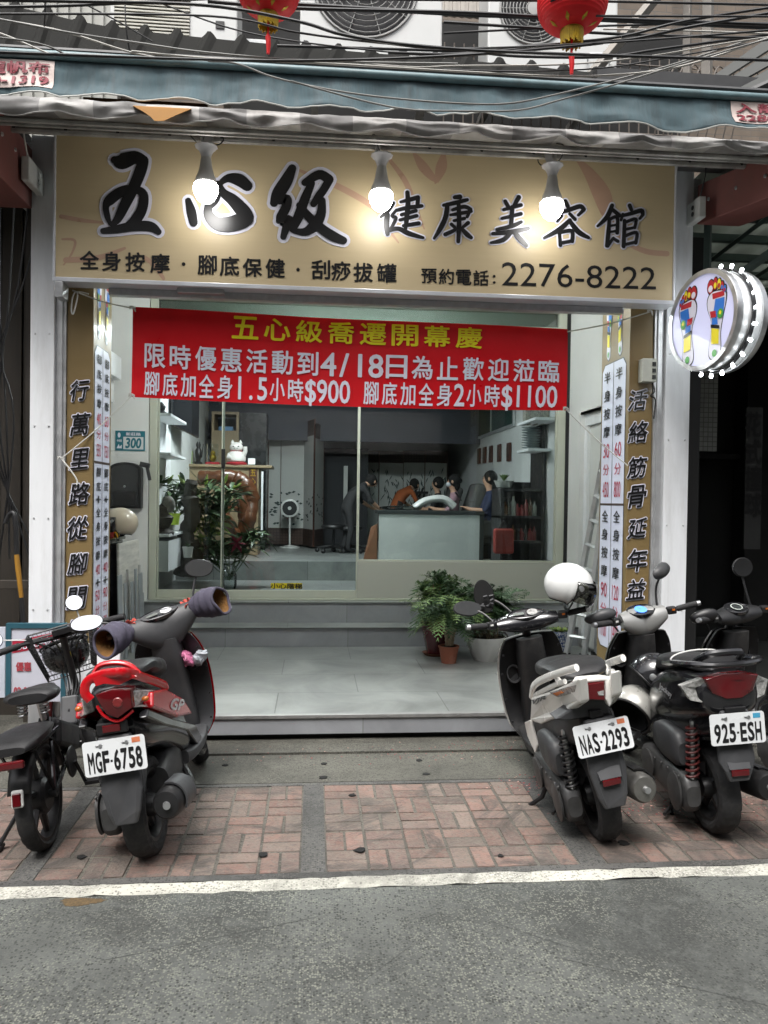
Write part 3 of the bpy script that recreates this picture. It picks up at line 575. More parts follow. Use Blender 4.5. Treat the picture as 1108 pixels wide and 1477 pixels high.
# ------------------------------------------------------------------ price boards on the porch pillars
def vchars(mb, s, fn, us, vs, w, h, bold=.02, shear=0.0):
    """characters one under the other; fn(u,v) in board units; w,h char size in the same units"""
    for ch, u, v in zip(s, us, vs):
        put_text(mb, ch, lambda a, b, u=u, v=v: fn(u - w / 2 + a * w, v - h / 2 + b * h), bold, shear)
def foot_art(root, fn, s, flip):
    """reflexology foot chart: sole outline with coloured zones; fn(x,y,layer) -> point, foot 0.3 x 1"""
    def P(pts, l): return [fn((-x if flip else x) * s, y * s, l) for x, y in pts]
    def poly(mb, pts, l, mi): mb.add(P(pts, l), [tuple(range(len(pts)))], mi)
    g = MB()
    out = cr([(-.08, .02), (-.10, .12), (-.09, .3), (-.13, .5), (-.17, .66), (-.16, .76), (-.05, .80), (.08, .80), (.14, .72), (.13, .6), (.07, .46), (.07, .3), (.10, .14), (.09, .03), (0, -.02), (-.08, .02)], 3)[:-1]
    big = [(x * 1.1, (y - .4) * 1.04 + .4) for x, y in out]
    poly(g, big, 0, 0); poly(g, out, 1, 1)
    def disc(cx, cy, rx, ry, l, mi): poly(g, [(cx + rx * math.cos(q * .5236), cy + ry * math.sin(q * .5236)) for q in range(12)], l, mi)
    toes = [(.09, .88, .055, .085), (.01, .9, .035, .075), (-.055, .88, .03, .065), (-.105, .845, .027, .055), (-.15, .80, .024, .045)]
    for k, (cx, cy, rx, ry) in enumerate(toes): disc(cx, cy, rx + .014, ry + .014, 0, 0); disc(cx, cy, rx, ry, 2, (2, 2, 3, 2, 4)[k]); disc(cx, cy - ry * .3, rx * .7, ry * .5, 3, (1, 3, 2, 4, 2)[k])
    poly(g, [(-.15, .72), (-.14, .78), (.06, .79), (.05, .72)], 2, 2); poly(g, [(-.14, .5), (-.155, .70), (.0, .71), (.03, .56), (.0, .48)], 3, 4)
    disc(-.09, .52, .05, .06, 4, 5); disc(-.09, .53, .02, .025, 5, 3); poly(g, [(-.02, .49), (-.01, .57), (.09, .58), (.07, .5)], 4, 2); poly(g, [(-.05, .4), (-.04, .48), (.05, .49), (.05, .41)], 4, 4)
    poly(g, [(-.08, .34), (-.08, .38), (.07, .42), (.07, .38)], 4, 0); poly(g, [(-.07, .16), (-.07, .335), (.055, .37), (.055, .18)], 4, 3); disc(0, .06, .04, .045, 4, 5)
    return g
FOOT = [M_INK, mat('foot_white', (0.7, 0.7, 0.8), 0.35, var=0), mat('foot_red', '#b3242e', 0.35, var=0), mat('foot_yellow', '#e8d92e', 0.35, var=0), mat('foot_blue', '#2f74cc', 0.35, var=0), mat('foot_green', '#4f9e4a', 0.35, var=0)]
M_PANELW = mat('price_white', (0.64, 0.66, 0.78), 0.35, var=0.02)
def price_board(name, lab, side, X, xf0, xf1, yb, motto, motto_px, tops, cols):
    """front face with calligraphy, side face with prices; side=+1: faces +x (left pillar)"""
    r = thing(name, lab, 'sign', (X, 5.25, .19))
    g = MB(); g.bx(xf0, xf1, 5.25, yb, .19, 3.22); g.build('board', M_BROWNP, r, bevel=.004)
    gw = MB(); gk = MB()
    for ch, (cx, cy, sz) in zip(motto, motto_px):
        b = fit(text_shape(ch, 0, .18)[0]); W, H = b[1] - b[0], b[3] - b[2]; s_ = sz / max(W, H)
        def mf(dep): return lambda u, v: PY(cx + (u - .5) * W * s_ * .88, cy - (v - .5) * H * s_ * 1.0 - (u - .5) * 3, dep)
        put_text(gk, ch, mf(5.240), .014, .18); put_text(gw, ch, mf(5.2465), .055, .18)
    l = gk.build('motto_lettering', M_INK, r); gw.build('white_outline', M_INKW, l)
    e = .003 * side
    y0, y1, z0, z1 = tops
    g = MB(); d = .0015 * side; ch = .05
    def oct_(m, dep, mi): g.add([(X + dep, y, z) for y, z in ((y0 + m, z0 + ch + m), (y0 + ch + m, z0 + m), (y1 - ch - m, z0 + m), (y1 - m, z0 + ch + m), (y1 - m, z1 - ch - m), (y1 - ch - m, z1 - m), (y0 + ch + m, z1 - m), (y0 + m, z1 - ch - m))], [tuple(range(8))], mi)
    oct_(0, d, 1); oct_(.008, 2 * d, 0)
    ym = (y0 + y1) / 2; zmid = cols['mid']
    g.add([(X + 3 * d, ym - .004, z0 + .01), (X + 3 * d, ym + .004, z0 + .01), (X + 3 * d, ym + .004, z1 - .01), (X + 3 * d, ym - .004, z1 - .01)], [(0, 1, 2, 3)], 1)
    g.add([(X + 3.5 * d, y0, zmid - .008), (X + 3.5 * d, y1, zmid - .008), (X + 3.5 * d, y1, zmid + .008), (X + 3.5 * d, y0, zmid + .008)], [(0, 1, 2, 3)], 2)
    g.build('price_panel', [M_PANELW, M_INK, mat('divider_brown', '#40302c', 0.5, var=0)], r)
    gk = MB(); gr = MB(); wdt = (y1 - y0) * .26
    for (yc, items) in ((y0 + (y1 - y0) * .26, cols['near']), (y0 + (y1 - y0) * .75, cols['far'])):
        for (s, z, h, red) in items:
            fn = (lambda a, b, z=z, h=h, yc=yc: (X + 4.5 * d, yc + (a - .5) * wdt * (1 if side > 0 else -1) * -1 * -1, z - h / 2 + b * h))
            if side < 0: fn = (lambda a, b, z=z, h=h, yc=yc: (X + 4.5 * d, yc + (.5 - a) * wdt, z - h / 2 + b * h))
            put_text(gr if red else gk, s, fn, .0 if red else .008)
    gk.build('price_lettering', M_INK, r); gr.build('price_lettering', M_INKR, r)
    gg = MB()
    for sgn in (-1, 1):
        yc = (y0 + y1) / 2 + sgn * (y1 - y0) * .24
        q = foot_art(r, lambda x, y, l, yc=yc: (X + (1 + .9 * l) * d, yc + x * .75 * (1 if side > 0 else -1), cols['foot'] + y * 1.05), .48, sgn > 0)
        gg.add(q.v, q.f, 0); gg.mi[-len(q.f):] = q.mi
    gg.build('foot_chart', FOOT, r)
    return r
def items(seq, z0, z1):
    """lay tokens (string, red, weight) from top z1 to z0"""
    tot = sum(w for _, _, w in seq); z = z1; out = []
    for s, red, w_ in seq:
        h = (z1 - z0) * w_ / tot; out.append((s, z - h / 2, h * (.62 if len(s) == 1 else .72), red)); z -= h
    return out
XLp, XRp = -1.464, 2.199
def tok(chars, n, unit, price): return [(c, False, 1) for c in chars] + [(n, True, 1.1), (unit, True, 1), (price, True, 1.2)]
Lup, Llo = (1.90, 2.62), (.72, 1.86)
leftcols = dict(mid=1.877, foot=2.72, near=items(tok('腳底按摩', '40', '分', '550'), *Lup) + items([(c, False, 1) for c in '腳底'] + [('+', False, .8)] + [(c, False, 1) for c in '全身按摩'] + [('40', True, 1), ('+', False, .8), ('50', True, 1), ('分', True, 1), ('1100', True, 1.1)], *Llo),
                far=items(tok('腳底按摩', '60', '分', '750'), *Lup) + items([(c, False, 1) for c in '腳底'] + [('+', False, .8)] + [(c, False, 1) for c in '全身按摩'] + [('40', True, 1), ('+', False, .8), ('90', True, 1), ('分', True, 1), ('1500', True, 1.1)], *Llo))
price_board('price_board', 'brown calligraphy and price board on the porch corner beside the house number plate', +1, XLp, -1.634, XLp, 5.70, '行萬里路從腳開始', [(115, 563, 31), (116, 612, 33), (114, 662, 32), (114, 712, 33), (112, 762, 34), (112, 813, 34), (111, 862, 34), (110, 910, 34)], (5.27, 5.66, .66, 2.665), leftcols)
rightcols = dict(mid=1.64, foot=2.735, near=items(tok('半身按摩', '60', '分', '800'), 1.67, 2.66) + items(tok('全身按摩', '120', '分', '1400'), .62, 1.62), far=items(tok('半身按摩', '30', '分', '450'), 1.67, 2.66) + items(tok('全身按摩', '90', '分', '1100'), .62, 1.62))
price_board('price_board', 'brown calligraphy and price board on the porch corner beside the aluminium ladder', -1, XRp, XRp, 2.371, 5.78, '活絡筋骨延年益壽', [(920, 577, 31), (920, 623, 33), (919, 674, 33), (919, 716, 31), (919, 762, 32), (919, 808, 33), (917, 850, 32), (915, 896, 32)], (5.30, 5.755, .56, 2.70), rightcols)
# small grey switch box on the right board
sb = thing('socket_box', 'small grey outlet box on the brown calligraphy board under the round light sign', 'outlet', PY(930, 536, 5.25))
a, b = PY(920, 553, 5.25), PY(941, 520, 5.25)
g = MB(); g.bx(a.x, b.x, 5.17, 5.249, a.z, b.z); g.build('case', mat('box_grey', (0.42, 0.43, 0.38), 0.5, var=0.08), sb, bevel=.006)
g = MB()
for q in range(3): g.bx(b.x - .035, b.x - .01, 5.164, 5.1715, a.z + .02 + q * .045, a.z + .048 + q * .045)
g.build('outlet', M_BLACK, sb)
g = MB(); g.tube(cr([(b.x - .02, 5.2, a.z), (b.x - .0, 5.2, a.z - .06), (b.x - .03, 5.2, a.z - .09), (b.x + .01, 5.21, a.z - .12), (b.x + .005, 5.22, a.z - .25)]), .005, 6); g.build('wire', M_BLACK, sb)

# ------------------------------------------------------------------ red banner
BY = 5.33
def bwave(px, py): 
    u = (px - 193) / 627; v = (py - 445) / 130
    return .018 * math.sin(u * 9 + .6) * math.cos(v * 1.7) + .02 * math.sin(u * 2.6 + 1) + .012 * math.sin(u * 4 - v * 3) + .03 * v * math.sin(u * 3.14)
def bpt(px, py, dep=0):
    p = PY(px, py, BY); p.y -= bwave(px, py) + dep; return p
cTL, cTR, cBR, cBL = (193, 444), (820, 474), (817, 592), (190, 573)
def bgrid(u, v):
    sag = 5 * math.sin(math.pi * u); x = (cTL[0] * (1 - u) + cTR[0] * u) * (1 - v) + (cBL[0] * (1 - u) + cBR[0] * u) * v
    y = (cTL[1] * (1 - u) + cTR[1] * u + sag * .45) * (1 - v) + (cBL[1] * (1 - u) + cBR[1] * u + sag) * v; return x, y
M_REDCL.node_tree.nodes['Principled BSDF'].inputs['Specular IOR Level'].default_value = .35
bn = thing('banner', 'red fabric banner with yellow and white lettering tied across the porch under the golden sign', 'banner', PY(505, 592, BY))
g = MB(); NU, NV = 60, 14; vs_ = [bpt(*bgrid(i / NU, j / NV)) for j in range(NV + 1) for i in range(NU + 1)]
g.add(vs_, [(j * (NU + 1) + i, j * (NU + 1) + i + 1, (j + 1) * (NU + 1) + i + 1, (j + 1) * (NU + 1) + i) for j in range(NV) for i in range(NU)], 0, True); g.build('cloth', M_REDCL, bn); g.v = [p + Vector((0, .003, 0)) for p in g.v]; g.build('cloth_back', mat('banner_back', (0.36, 0.30, 0.30), 0.7, var=.05), bn)  # pale back sheet added to cut the red reflected in the shop glass
def bfn(u0, v0, u1, v1): return lambda a, b: bpt(*bgrid(u0 + (u1 - u0) * a, v1 + (v0 - v1) * b), .006)
def brow(mb, s, u0, u1, v0, v1, bold, slots=None):
    """spread characters evenly over the row, each in its own slot"""
    n = sum(.62 if ord(c) < 128 else 1 for c in s); x = u0
    for c in s:
        wch = (u1 - u0) / n * (.62 if ord(c) < 128 else 1)
        if c != ' ':
            if ord(c) >= 128: put_text(mb, c, bfn(x + .1 * wch, v0, x + .9 * wch, v1), bold)
            else:
                z = fit(text_shape('0')[0]); v_ = fit(text_shape(c)[0]); m = (v_[0] + v_[1]) / 2; hw = (z[1] - z[0]) / 2 * 1.12
                put_text(mb, c, bfn(x, v0, x + wch, v1), bold, box=(m - hw, m + hw, z[2], z[3]))
        x += wch
g = MB(); brow(g, '五心級喬遷開幕慶', .222, .806, .045, .285, .018); g.build('headline_lettering', M_YEL, bn)
g = MB(); brow(g, '限時優惠活動到4/18日為止歡迎蒞臨', .024, .985, .40, .66, .017); brow(g, '腳底加全身1.5小時$900 腳底加全身2小時$1100', .026, .978, .71, .965, .015); g.build('offer_lettering', M_INKW, bn)
M_CORD = mat('cord_white', (0.55, 0.55, 0.52), 0.8, var=0.1)
g = MB()
for a, mid, b in ((bpt(193, 446), None, PY(105, 419, 5.2)), (bpt(191, 571), None, PY(88, 662, 5.19)), (bpt(819, 478), None, PY(937, 450, 5.2)), (bpt(816, 590), None, PY(906, 672, 5.2))):
    m = (Vector(a) + Vector(b)) / 2 - Vector((0, 0, .015)); g.tube(cr([tuple(a), tuple(m), tuple(b)], 8), .0045, 6)
a = PY(88, 662, 5.185); g.tube(cr([tuple(a), tuple(PY(94, 668, 5.18)), tuple(PY(110, 690, 5.18)), tuple(PY(111, 700, 5.18))]), .005, 6)
g.tube(cr([tuple(PY(105, 419, 5.19)), tuple(PY(112, 425, 5.15)), tuple(PY(106, 452, 5.15)), tuple(PY(103, 445, 5.15)), tuple(PY(108, 422, 5.17)), tuple(PY(128, 424, 5.17))]), .005, 6)
for p in (bpt(191, 571), bpt(816, 590), PY(88, 662, 5.19), PY(937, 450, 5.19), bpt(193, 446)):
    for q in range(3): g.tube(cr([(p.x - .02, p.y - .005, p.z + .01 * q - .01), (p.x, p.y - .012, p.z + .01), (p.x + .02, p.y - .005, p.z - .012 * q)]), .004, 5)
g.build('cord', M_CORD, bn)

# ------------------------------------------------------------------ round light box with bulbs
RA = -78; rc = PY(1012, 462, 4.72) + Vector((.978 * .112, .208 * .112, 0))
rs = thing('round_light_sign', 'round lit sign box with two coloured feet and a ring of small bulbs', 'sign', rc, world=False)
rs.rotation_euler = (0, 0, R(RA)); 
g = MB(); Rr = .318; HT = .105; Mx = Matrix.Rotation(R(90), 4, 'X')
M_SIDE = mat('sign_side', (0.75, 0.77, 0.78), 0.4, 0.1, var=0.05)
g.lathe([(Rr - .01, -HT), (Rr - .01, HT)], 48, Mx); g.build('drum', M_SIDE, rs)
for s in (-1, 1):
    g = MB(); g.lathe([(Rr - .03, s * (HT + .012)), (Rr, s * (HT + .012)), (Rr + .004, s * HT), (Rr + .004, s * (HT - .03)), (Rr - .008, s * (HT - .03))], 48, Mx, cap=False); g.build('rim', M_STEEL, rs)
    g = MB(); g.lathe([(Rr - .028, s * (HT + .004)), (.002, s * (HT + .0045))], 48, Mx, cap=False); fp = g.build('face', mat('lightbox_face', (0.55, 0.56, 0.75), 0.35, var=0, emit=(0.62, 0.64, 0.95), estr=.16), rs)
    gg = MB()
    for q in (-1, 1):
        f_ = foot_art(rs, lambda x, y, l, q=q: (s * -1 * -1 * (x + q * .125) * (1 if s > 0 else -1), -s * (HT + .006 + .0012 * l), y - .262 + q * .0), .515, q > 0)
        k0 = len(gg.f); gg.add(f_.v, f_.f, 0); gg.mi[k0:] = f_.mi
    gg.build('foot_chart', FOOT, rs)
g = MB(); g.lathe([(Rr + .002, -.012), (Rr + .012, -.012), (Rr + .012, .012), (Rr + .002, .012)], 48, Mx, cap=False); g.build('bulb_strip', M_BLACK, rs)
M_PEA = mat('pea_glow', (1, 1, 1), 0.3, var=0, emit=(0.93, 0.98, 1.0), estr=13)
for q in range(22):
    a = 2 * math.pi * q / 22 + .1; g = MB(); M1 = Matrix.Rotation(a, 4, 'Y') @ Matrix.Translation((0, 0, Rr + .012))
    g.M = M1; g.lathe([(.008, 0), (.009, .008), (.0115, .017), (.009, .025), (.003, .028)], 10); o_ = g.build('small_bulb', M_PEA, rs)
g = MB(); Mi = Matrix.Rotation(R(-RA), 4, 'Z')
g.M = Mi; g.tube([(0, .3, .2), (0, .56, .2)], .014, 8); g.tube([(0, .3, -.16), (0, .56, -.16)], .014, 8); g.bx(-.04, .04, .55, .575, -.3, .3); g.build('mounting_arm', M_STEEL, rs, bevel=.002)
# ------------------------------------------------------------------ neighbours: passages both sides, their unlit dark painted as near-black walls
nl = thing('neighbour_passage', 'dark boarded passage beside the white pillar with the leaning tool', 'passage', (-2.6, 5.4, 0))
g = MB()
for k in range(9):
    x = -3.2 + k * .15; g.bx(x, x + .138, 5.9 + .012 * (k % 3), 5.94 + .012 * (k % 3), 0, 3.9)
g.build('board_wall', M_WOODD, nl)
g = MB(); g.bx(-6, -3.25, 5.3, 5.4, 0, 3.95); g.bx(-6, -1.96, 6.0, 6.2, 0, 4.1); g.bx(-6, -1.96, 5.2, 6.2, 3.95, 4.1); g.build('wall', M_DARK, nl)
g = MB(); g.bx(-2.36, -2.28, 5.45, 5.52, 0, 3.9); g.bx(-2.06, -2.0, 5.7, 5.76, 0, 3.9); g.bx(-2.3, -1.96, 5.5, 5.54, 1.0, 1.06); g.build('post', M_WOODD, nl, bevel=.004)
g = MB()
for q in range(5): g.tube(cr([(-2.3 + .1 * q, 5.6, 3.8), (-2.25 + .06 * q, 5.58, 2.8 + .1 * q), (-2.1 - .05 * q, 5.6, 2.2), (-2.2 + .07 * q, 5.62, 1.2)]), .007, 6)
g.build('dangling_wire', M_BLACK, nl)
tq = thing('long_handled_tool', 'black pole with a yellow grip leaning in the dark passage', 'tool', PY(30, 905, 5.35))
a, b, c, d = PY(22, 745, 5.4), PY(24, 800, 5.38), PY(31, 862, 5.36), PY(35, 925, 5.34)
g = MB(); g.tube(cr([tuple(PY(8, 755, 5.42)), tuple(PY(14, 742, 5.42)), tuple(a), tuple(b)]), .016, 10); g.build('pole', M_BLACK, tq); g = MB(); g.tube([c, d], .016, 10); g.build('pole', M_BLACK, tq)
g = MB(); g.tube([b, (b * 2 + c) / 3, c], [.016, .018, .014], 12); g.build('grip', mat('grip_yellow', '#93691a', 0.6, var=0.2), tq)

nr = thing('neighbour_arcade', 'unlit dark arcade beside the tall white pillar with a tiled upper wall', 'building', (4.2, 5.6, 0))
g = MB(); g.bx(2.96, 7, 9.0, 9.2, 0, 3.96); g.bx(6.8, 7, 5.3, 9.0, 0, 3.96); g.bx(2.96, 7, 7.7, 9.0, 3.74, 3.96); g.bx(2.845, 2.958, 5.7, 9, 0, 3.7); g.bx(2.66, 6.9, 5.32, 9, .02, .03); g.build('wall', M_DARK, nr)  # near-black walls and floor sheet paint the arcade's darkness
M_MOS = tile_mat('mosaic_tile', (0.30, 0.31, 0.29), .05, .05, .008, (0.12, 0.12, 0.11), 0.4, 0.15, axis='XZ', offset=0)
g = MB(); n = 14; a0, a1 = 3.0, 6.7; cx, zb, rr = 4.95, 3.0, .8
arch = [(a0, 3.74), (a0, 2.2)] + [(cx - rr, 2.2)] + [(cx + rr * math.cos(math.pi * (1 - q / n)), zb + rr * .8 * math.sin(math.pi * q / n)) for q in range(n + 1)] + [(cx + rr, 2.2), (a1, 2.2), (a1, 3.74)]
vv = []; 
for q in range(len(arch) - 1): pass
g.add([(x, 7.66, z) for x, z in arch], [tuple(range(len(arch)))]); g.build('tiled_wall', M_MOS, nr, solid=.05)
g = MB(); g.bx(3.0, 3.3, 8.7, 8.98, 0, 3.6); g.bx(5.1, 5.4, 8.7, 8.98, 0, 3.6); g.bx(3.0, 6.7, 8.85, 8.98, 2.2, 2.26); g.build('column', M_DARK, nr)
hs_ = thing('hanging_sign', 'dim white banner with vertical black characters inside the dark arcade', 'sign', PY(1086, 790, 7.6))
a, b = PY(1073, 792, 7.6), PY(1101, 588, 7.6)
g = MB(); g.bx(a.x, b.x, 7.6, 7.62, a.z, b.z); g.build('cloth', mat('painted_dim_cloth', (0.045, 0.045, 0.045), 0.9, var=0.2), hs_)  # white cloth given a near-black colour to paint it unlit
g = MB()
for ch, py in zip('花式撞球', (612, 652, 690, 728)):
    p, q = PY(1075, py + 17, 7.595), PY(1099, py - 17, 7.595); put_text(g, ch, bil((p.x, 7.594, p.z), (q.x, 7.594, p.z), (q.x, 7.594, q.z), (p.x, 7.594, q.z)), .03)
g.build('lettering', M_INK, hs_)
# translucent green roof over the arcade entrance
tr_ = thing('translucent_roof', 'green tinted translucent roof sheet on dark beams above the round light sign', 'roof', (3.6, 5.4, 3.7))
mt = mat('translucent_sheet', (0.62, 0.78, 0.64), 0.5, var=0.1, scale=3); b_ = mt.node_tree.nodes['Principled BSDF']; b_.inputs['Transmission Weight'].default_value = .75; b_.inputs['Roughness'].default_value = .6
g = MB(); N = 60; P0 = [(2.66 + 3.2 * k / N, .012 * math.sin(k * 1.4)) for k in range(N + 1)]
g.add([(x, 5.02, 3.98 + dz) for x, dz in P0] + [(x, 7.64, 3.78 + dz) for x, dz in P0], [(k, k + 1, N + 2 + k, N + 1 + k) for k in range(N)], 0, True); g.build('sheet', mt, tr_)
g = MB(); M_GB = mat('green_beam', (0.05, 0.075, 0.065), 0.6, var=0.2)
for k in range(7): y = 5.3 + k * .38; g.box((4.3, y, 3.91 - (y - 5.02) * .0763), (3.2, .05, .06))
for k in range(6): g.tube([(2.78 + k * .6, 5.3, 3.84), (2.78 + k * .6, 7.6, 3.66)], .022, 4)
g.tube([(2.66, 5.15, 3.05), (3.6, 5.1, 3.75)], .03, 4); g.tube([(2.78, 5.3, 2.95), (2.78, 5.3, 3.8)], .03, 4); g.build('beam', M_GB, tr_)

# ------------------------------------------------------------------ street side beams carrying the awning
def beam(x0, x1, zb, lab):
    t = thing('awning_beam', lab, 'beam', ((x0 + x1) / 2, 4.6, zb), group='red brown beams under the awning')
    g = MB(); fx = .25 if x0 > 0 else 0; g.add([(x0 + fx, 4.58, zb), (x1 + fx, 4.58, zb), (x1, 5.19, zb), (x0, 5.19, zb), (x0 + fx, 4.58, 3.88), (x1 + fx, 4.58, 3.88), (x1, 5.19, 3.88), (x0, 5.19, 3.88)], [(0, 1, 2, 3), (4, 5, 6, 7), (0, 1, 5, 4), (1, 2, 6, 5), (2, 3, 7, 6), (3, 0, 4, 7)]); g.build('beam_face', M_BEAM, t, bevel=.006)
    g = MB()
    for k in range(3): g.lathe([(.014, 0), (.012, .008)], 6, Matrix.Translation((x0 + fx * (5.19 - 4.7 - k * .2) / .61 if x0 > 0 else x1, 4.7 + k * .2, 3.75)) @ Matrix.Rotation(R(-90 if x0 > 0 else 90), 4, 'Y'))
    g.build('bolt', M_STEEL, t); return t
zl = PX(50, 305, -1.84).z; zr = PX(990, 335, 2.64).z
beam(-2.15, -1.84, zl, 'red brown painted beam under the awning above the dark boarded passage')
beam(2.64, 2.95, zr, 'red brown painted beam under the awning above the round light sign')
def jbox(px0, px1, py0, py1, X, lab, holes):
    a, b = PX(px0, py1, X), PX(px1, py0, X); t = thing('junction_box', lab, 'junction box', (X, (a.y + b.y) / 2, min(a.z, b.z)))
    s = 1 if X < 0 else -1; g = MB(); z0, z1 = PX((px0 + px1) / 2, py1, X).z, PX((px0 + px1) / 2, py0, X).z
    y0, y1 = min(a.y, b.y), max(a.y, b.y); g.bx(min(X, X + s * .05), max(X, X + s * .05), y0, y1, z0, z1); g.build('case', mat('junction_white', (0.55, 0.56, 0.54), 0.45, var=0.08, dirt=.3, dirtcol=(.2, .18, .15)), t, bevel=.008)
    g = MB()
    for k in range(2 if holes else 1): 
        zz = z0 + (z1 - z0) * (.35 + .3 * k); g.lathe([(.016, 0), (.016, .004)], 10, Matrix.Translation((X + s * .05, (y0 + y1) / 2, zz)) @ Matrix.Rotation(R(90 * s), 4, 'Y'))
    g.build('knockout' if holes else 'screw', M_BLACK if holes else M_STEEL, t)
    g = MB(); g.tube(cr([(X + s * .03, y0 + .03, z1), (X + s * .02, y0 - .02, z1 + .15), (X + s * .01, y0 + .02, z1 + .3)]), .005, 6); g.build('cable', M_CORD if not holes else M_BLACK, t)
jbox(30, 58, 240, 274, -1.82, 'white junction box on the beam above the dark boarded passage', False)
jbox(1000, 1019, 290, 320, 2.62, 'pale junction box with two dark holes on the beam above the round light sign', True)

# ------------------------------------------------------------------ awnings
M_TEAL = mat('teal_canvas', '#41545a', 0.8, var=0.14, scale=4, stretch=(5, 1, .8), bump=0.5, bscale=9, dirt=0.6, dirtcol=(0.03, 0.038, 0.04))
aw = thing('teal_awning', 'faded teal canvas awning valance running above the grey awning', 'awning', (.4, 4.66, 3.95))
N, J = 160, 10
def tealpt(i, j, dep=0.0):
    px = -120 + 1360 * i / N; u = px / 1108; top = 79 + 66 * u; bot = 141 + 52 * u + 5.5 * abs(math.sin(px * .0295 + .4)) * -1 + 4 + (9 * math.exp(-((px - 985) / 45) ** 2) - 4 * math.exp(-((px - 1045) / 30) ** 2))
    v = j / J; p = PY(px, top + (bot - top) * v, 4.66)
    p.y += -dep - .06 * v ** 2 + .018 * v * math.sin(px * .0295 * 2 + .8) + .03 * mnoise.noise(Vector((px * .012, v * 2.5, 1))) * v + .014 * mnoise.noise(Vector((px * .05, v * 5, 3))) * (.3 + v); return p
g = MB(); g.add([tealpt(i, j) for j in range(J + 1) for i in range(N + 1)], [(j * (N + 1) + i, j * (N + 1) + i + 1, (j + 1) * (N + 1) + i + 1, (j + 1) * (N + 1) + i) for j in range(J) for i in range(N)], 0, True)
a0 = [tealpt(i, 0) for i in range(N + 1)]; bk = [Vector((p.x, 5.2, p.z + .22)) for p in a0]
g.add(a0 + bk, [(i, i + 1, N + 2 + i, N + 1 + i) for i in range(N)], 0, True); g.build('canvas', M_TEAL, aw, solid=.004)
g = MB(); g.tube([a0[0] + Vector((0, -.012, .01)), a0[-1] + Vector((0, -.012, .01))], .024, 10); g.build('front_tube', mat('teal_pipe', '#5d7479', 0.45, var=0.2, scale=8, dirt=.4, dirtcol=(.1, .09, .08)), aw)
g = MB(); bo = [tealpt(i, J, .006) for i in range(N + 1)]; g.tube(bo, .005, 5); g.build('hem', mat('hem_pale', (0.4, 0.41, 0.39), 0.8, var=0.2), aw)
M_PATCH = mat('cream_patch', '#b9aaa4', 0.6, var=0.15, scale=6, dirt=.5, dirtcol=(.2, .14, .12))
for (pa, pb, txt1, txt2) in ((-60, 80, '入龍帆布', '2280-1319'), (1053, 1190, '入龍帆布', '2280-1319')):
    ia, ib = [(p + 120) / 1360 * N for p in (pa, pb)]
    def pf(u, v, dep=.008): 
        i = ia + (ib - ia) * u; i0 = int(i); f = i - i0; j = 8.2 - 7.2 * v; j0 = int(j); fj = j - j0
        q = lambda jj: tealpt(i0, jj, dep) * (1 - f) + tealpt(i0 + 1, jj, dep) * f
        return q(j0) * (1 - fj) + q(j0 + 1) * fj
    g = MB(); g.add([pf(u / 14, v / 6) for v in range(7) for u in range(15)], [(v * 15 + u, v * 15 + u + 1, v * 15 + u + 16, v * 15 + u + 15) for v in range(6) for u in range(14)], 0, True)
    pt = g.build('printed_patch', M_PATCH, aw); g = MB()
    put_text(g, txt1, lambda u, v: pf(.05 + .9 * u, .5 + .42 * v, .014), .03); put_text(g, txt2, lambda u, v: pf(.05 + .9 * u, .1 + .3 * v, .014), .035); g.build('lettering', mat('faded_red', '#7a2432', 0.6, var=0.2), pt)

ga = thing('grey_awning', 'grey and white striped fabric awning edge just above the golden sign', 'awning', (.4, 4.5, 3.85))
stripes = [mat('fabric_light', (0.40, 0.39, 0.375), 0.8, var=0.2, scale=6, dirt=.75, dirtcol=(.12, .11, .1)), mat('fabric_dark', (0.23, 0.225, 0.22), 0.8, var=0.2, scale=6, dirt=.7, dirtcol=(.08, .075, .07))]
def grpt(i, j):
    px = -120 + 1360 * i / N; u = px / 1108; top = 137 + 68 * u; sc = abs(math.sin(px * .0262 + .9)); bot = 163 + 58 * u - 8 * (1 - sc) ** 1.5
    v = j / J; p = PY(px, top + (bot - top) * v, 4.5); p.y += -.02 * math.sin(v * 3.1) + .012 * v * math.sin(px * .0524 + 1.2) + .022 * mnoise.noise(Vector((px * .03, v * 2.5, 5))); p.z -= 0.0; return p
g = MB(); tp = [Vector((p.x, 5.18, p.z + .1)) for p in (grpt(i, 0) for i in range(N + 1))]
g.add(tp + [grpt(i, j) for j in range(J + 1) for i in range(N + 1)], [(j * (N + 1) + i, j * (N + 1) + i + 1, (j + 1) * (N + 1) + i + 1, (j + 1) * (N + 1) + i) for j in range(J + 1) for i in range(N)], 0, True)
g.mi = [int((-120 + 1360 * (i + .5) / N + 400) // 76) % 2 for j in range(J + 1) for i in range(N)]
g.build('fabric', stripes, ga, solid=.004)
g = MB(); bo = [grpt(i, J) + Vector((0, -.004, 0)) for i in range(N + 1)]; g.tube(bo, .004, 5); g.build('hem', stripes[0], ga)
g = MB(); M_PIPE = mat('galvanised_pipe', (0.36, 0.35, 0.33), 0.45, 0.6, var=0.25, scale=8, dirt=.5, dirtcol=(.07, .05, .035))
def pxl(y, pa, pb): return [PY(-120, pa, y) + (PY(1230, pb, y) - PY(-120, pa, y)) * (k / 8) for k in range(9)]
g.tube(pxl(4.56, 165, 236), .017, 8); g.tube(pxl(4.62, 172, 241), .011, 8); g.tube(pxl(4.85, 180, 248), .02, 8); g.build('frame_pipe', M_PIPE, ga)
g = MB()
for k in range(15):
    px = 20 + k * 75; g.lathe([(.012, -.022), (.012, .03)], 8, Matrix.Translation((PY(px, 200, 4.84).x, 4.84, PY(px, 180 + px * .052, 4.85).z)))
g.build('pipe_clip', M_BLACK, ga)
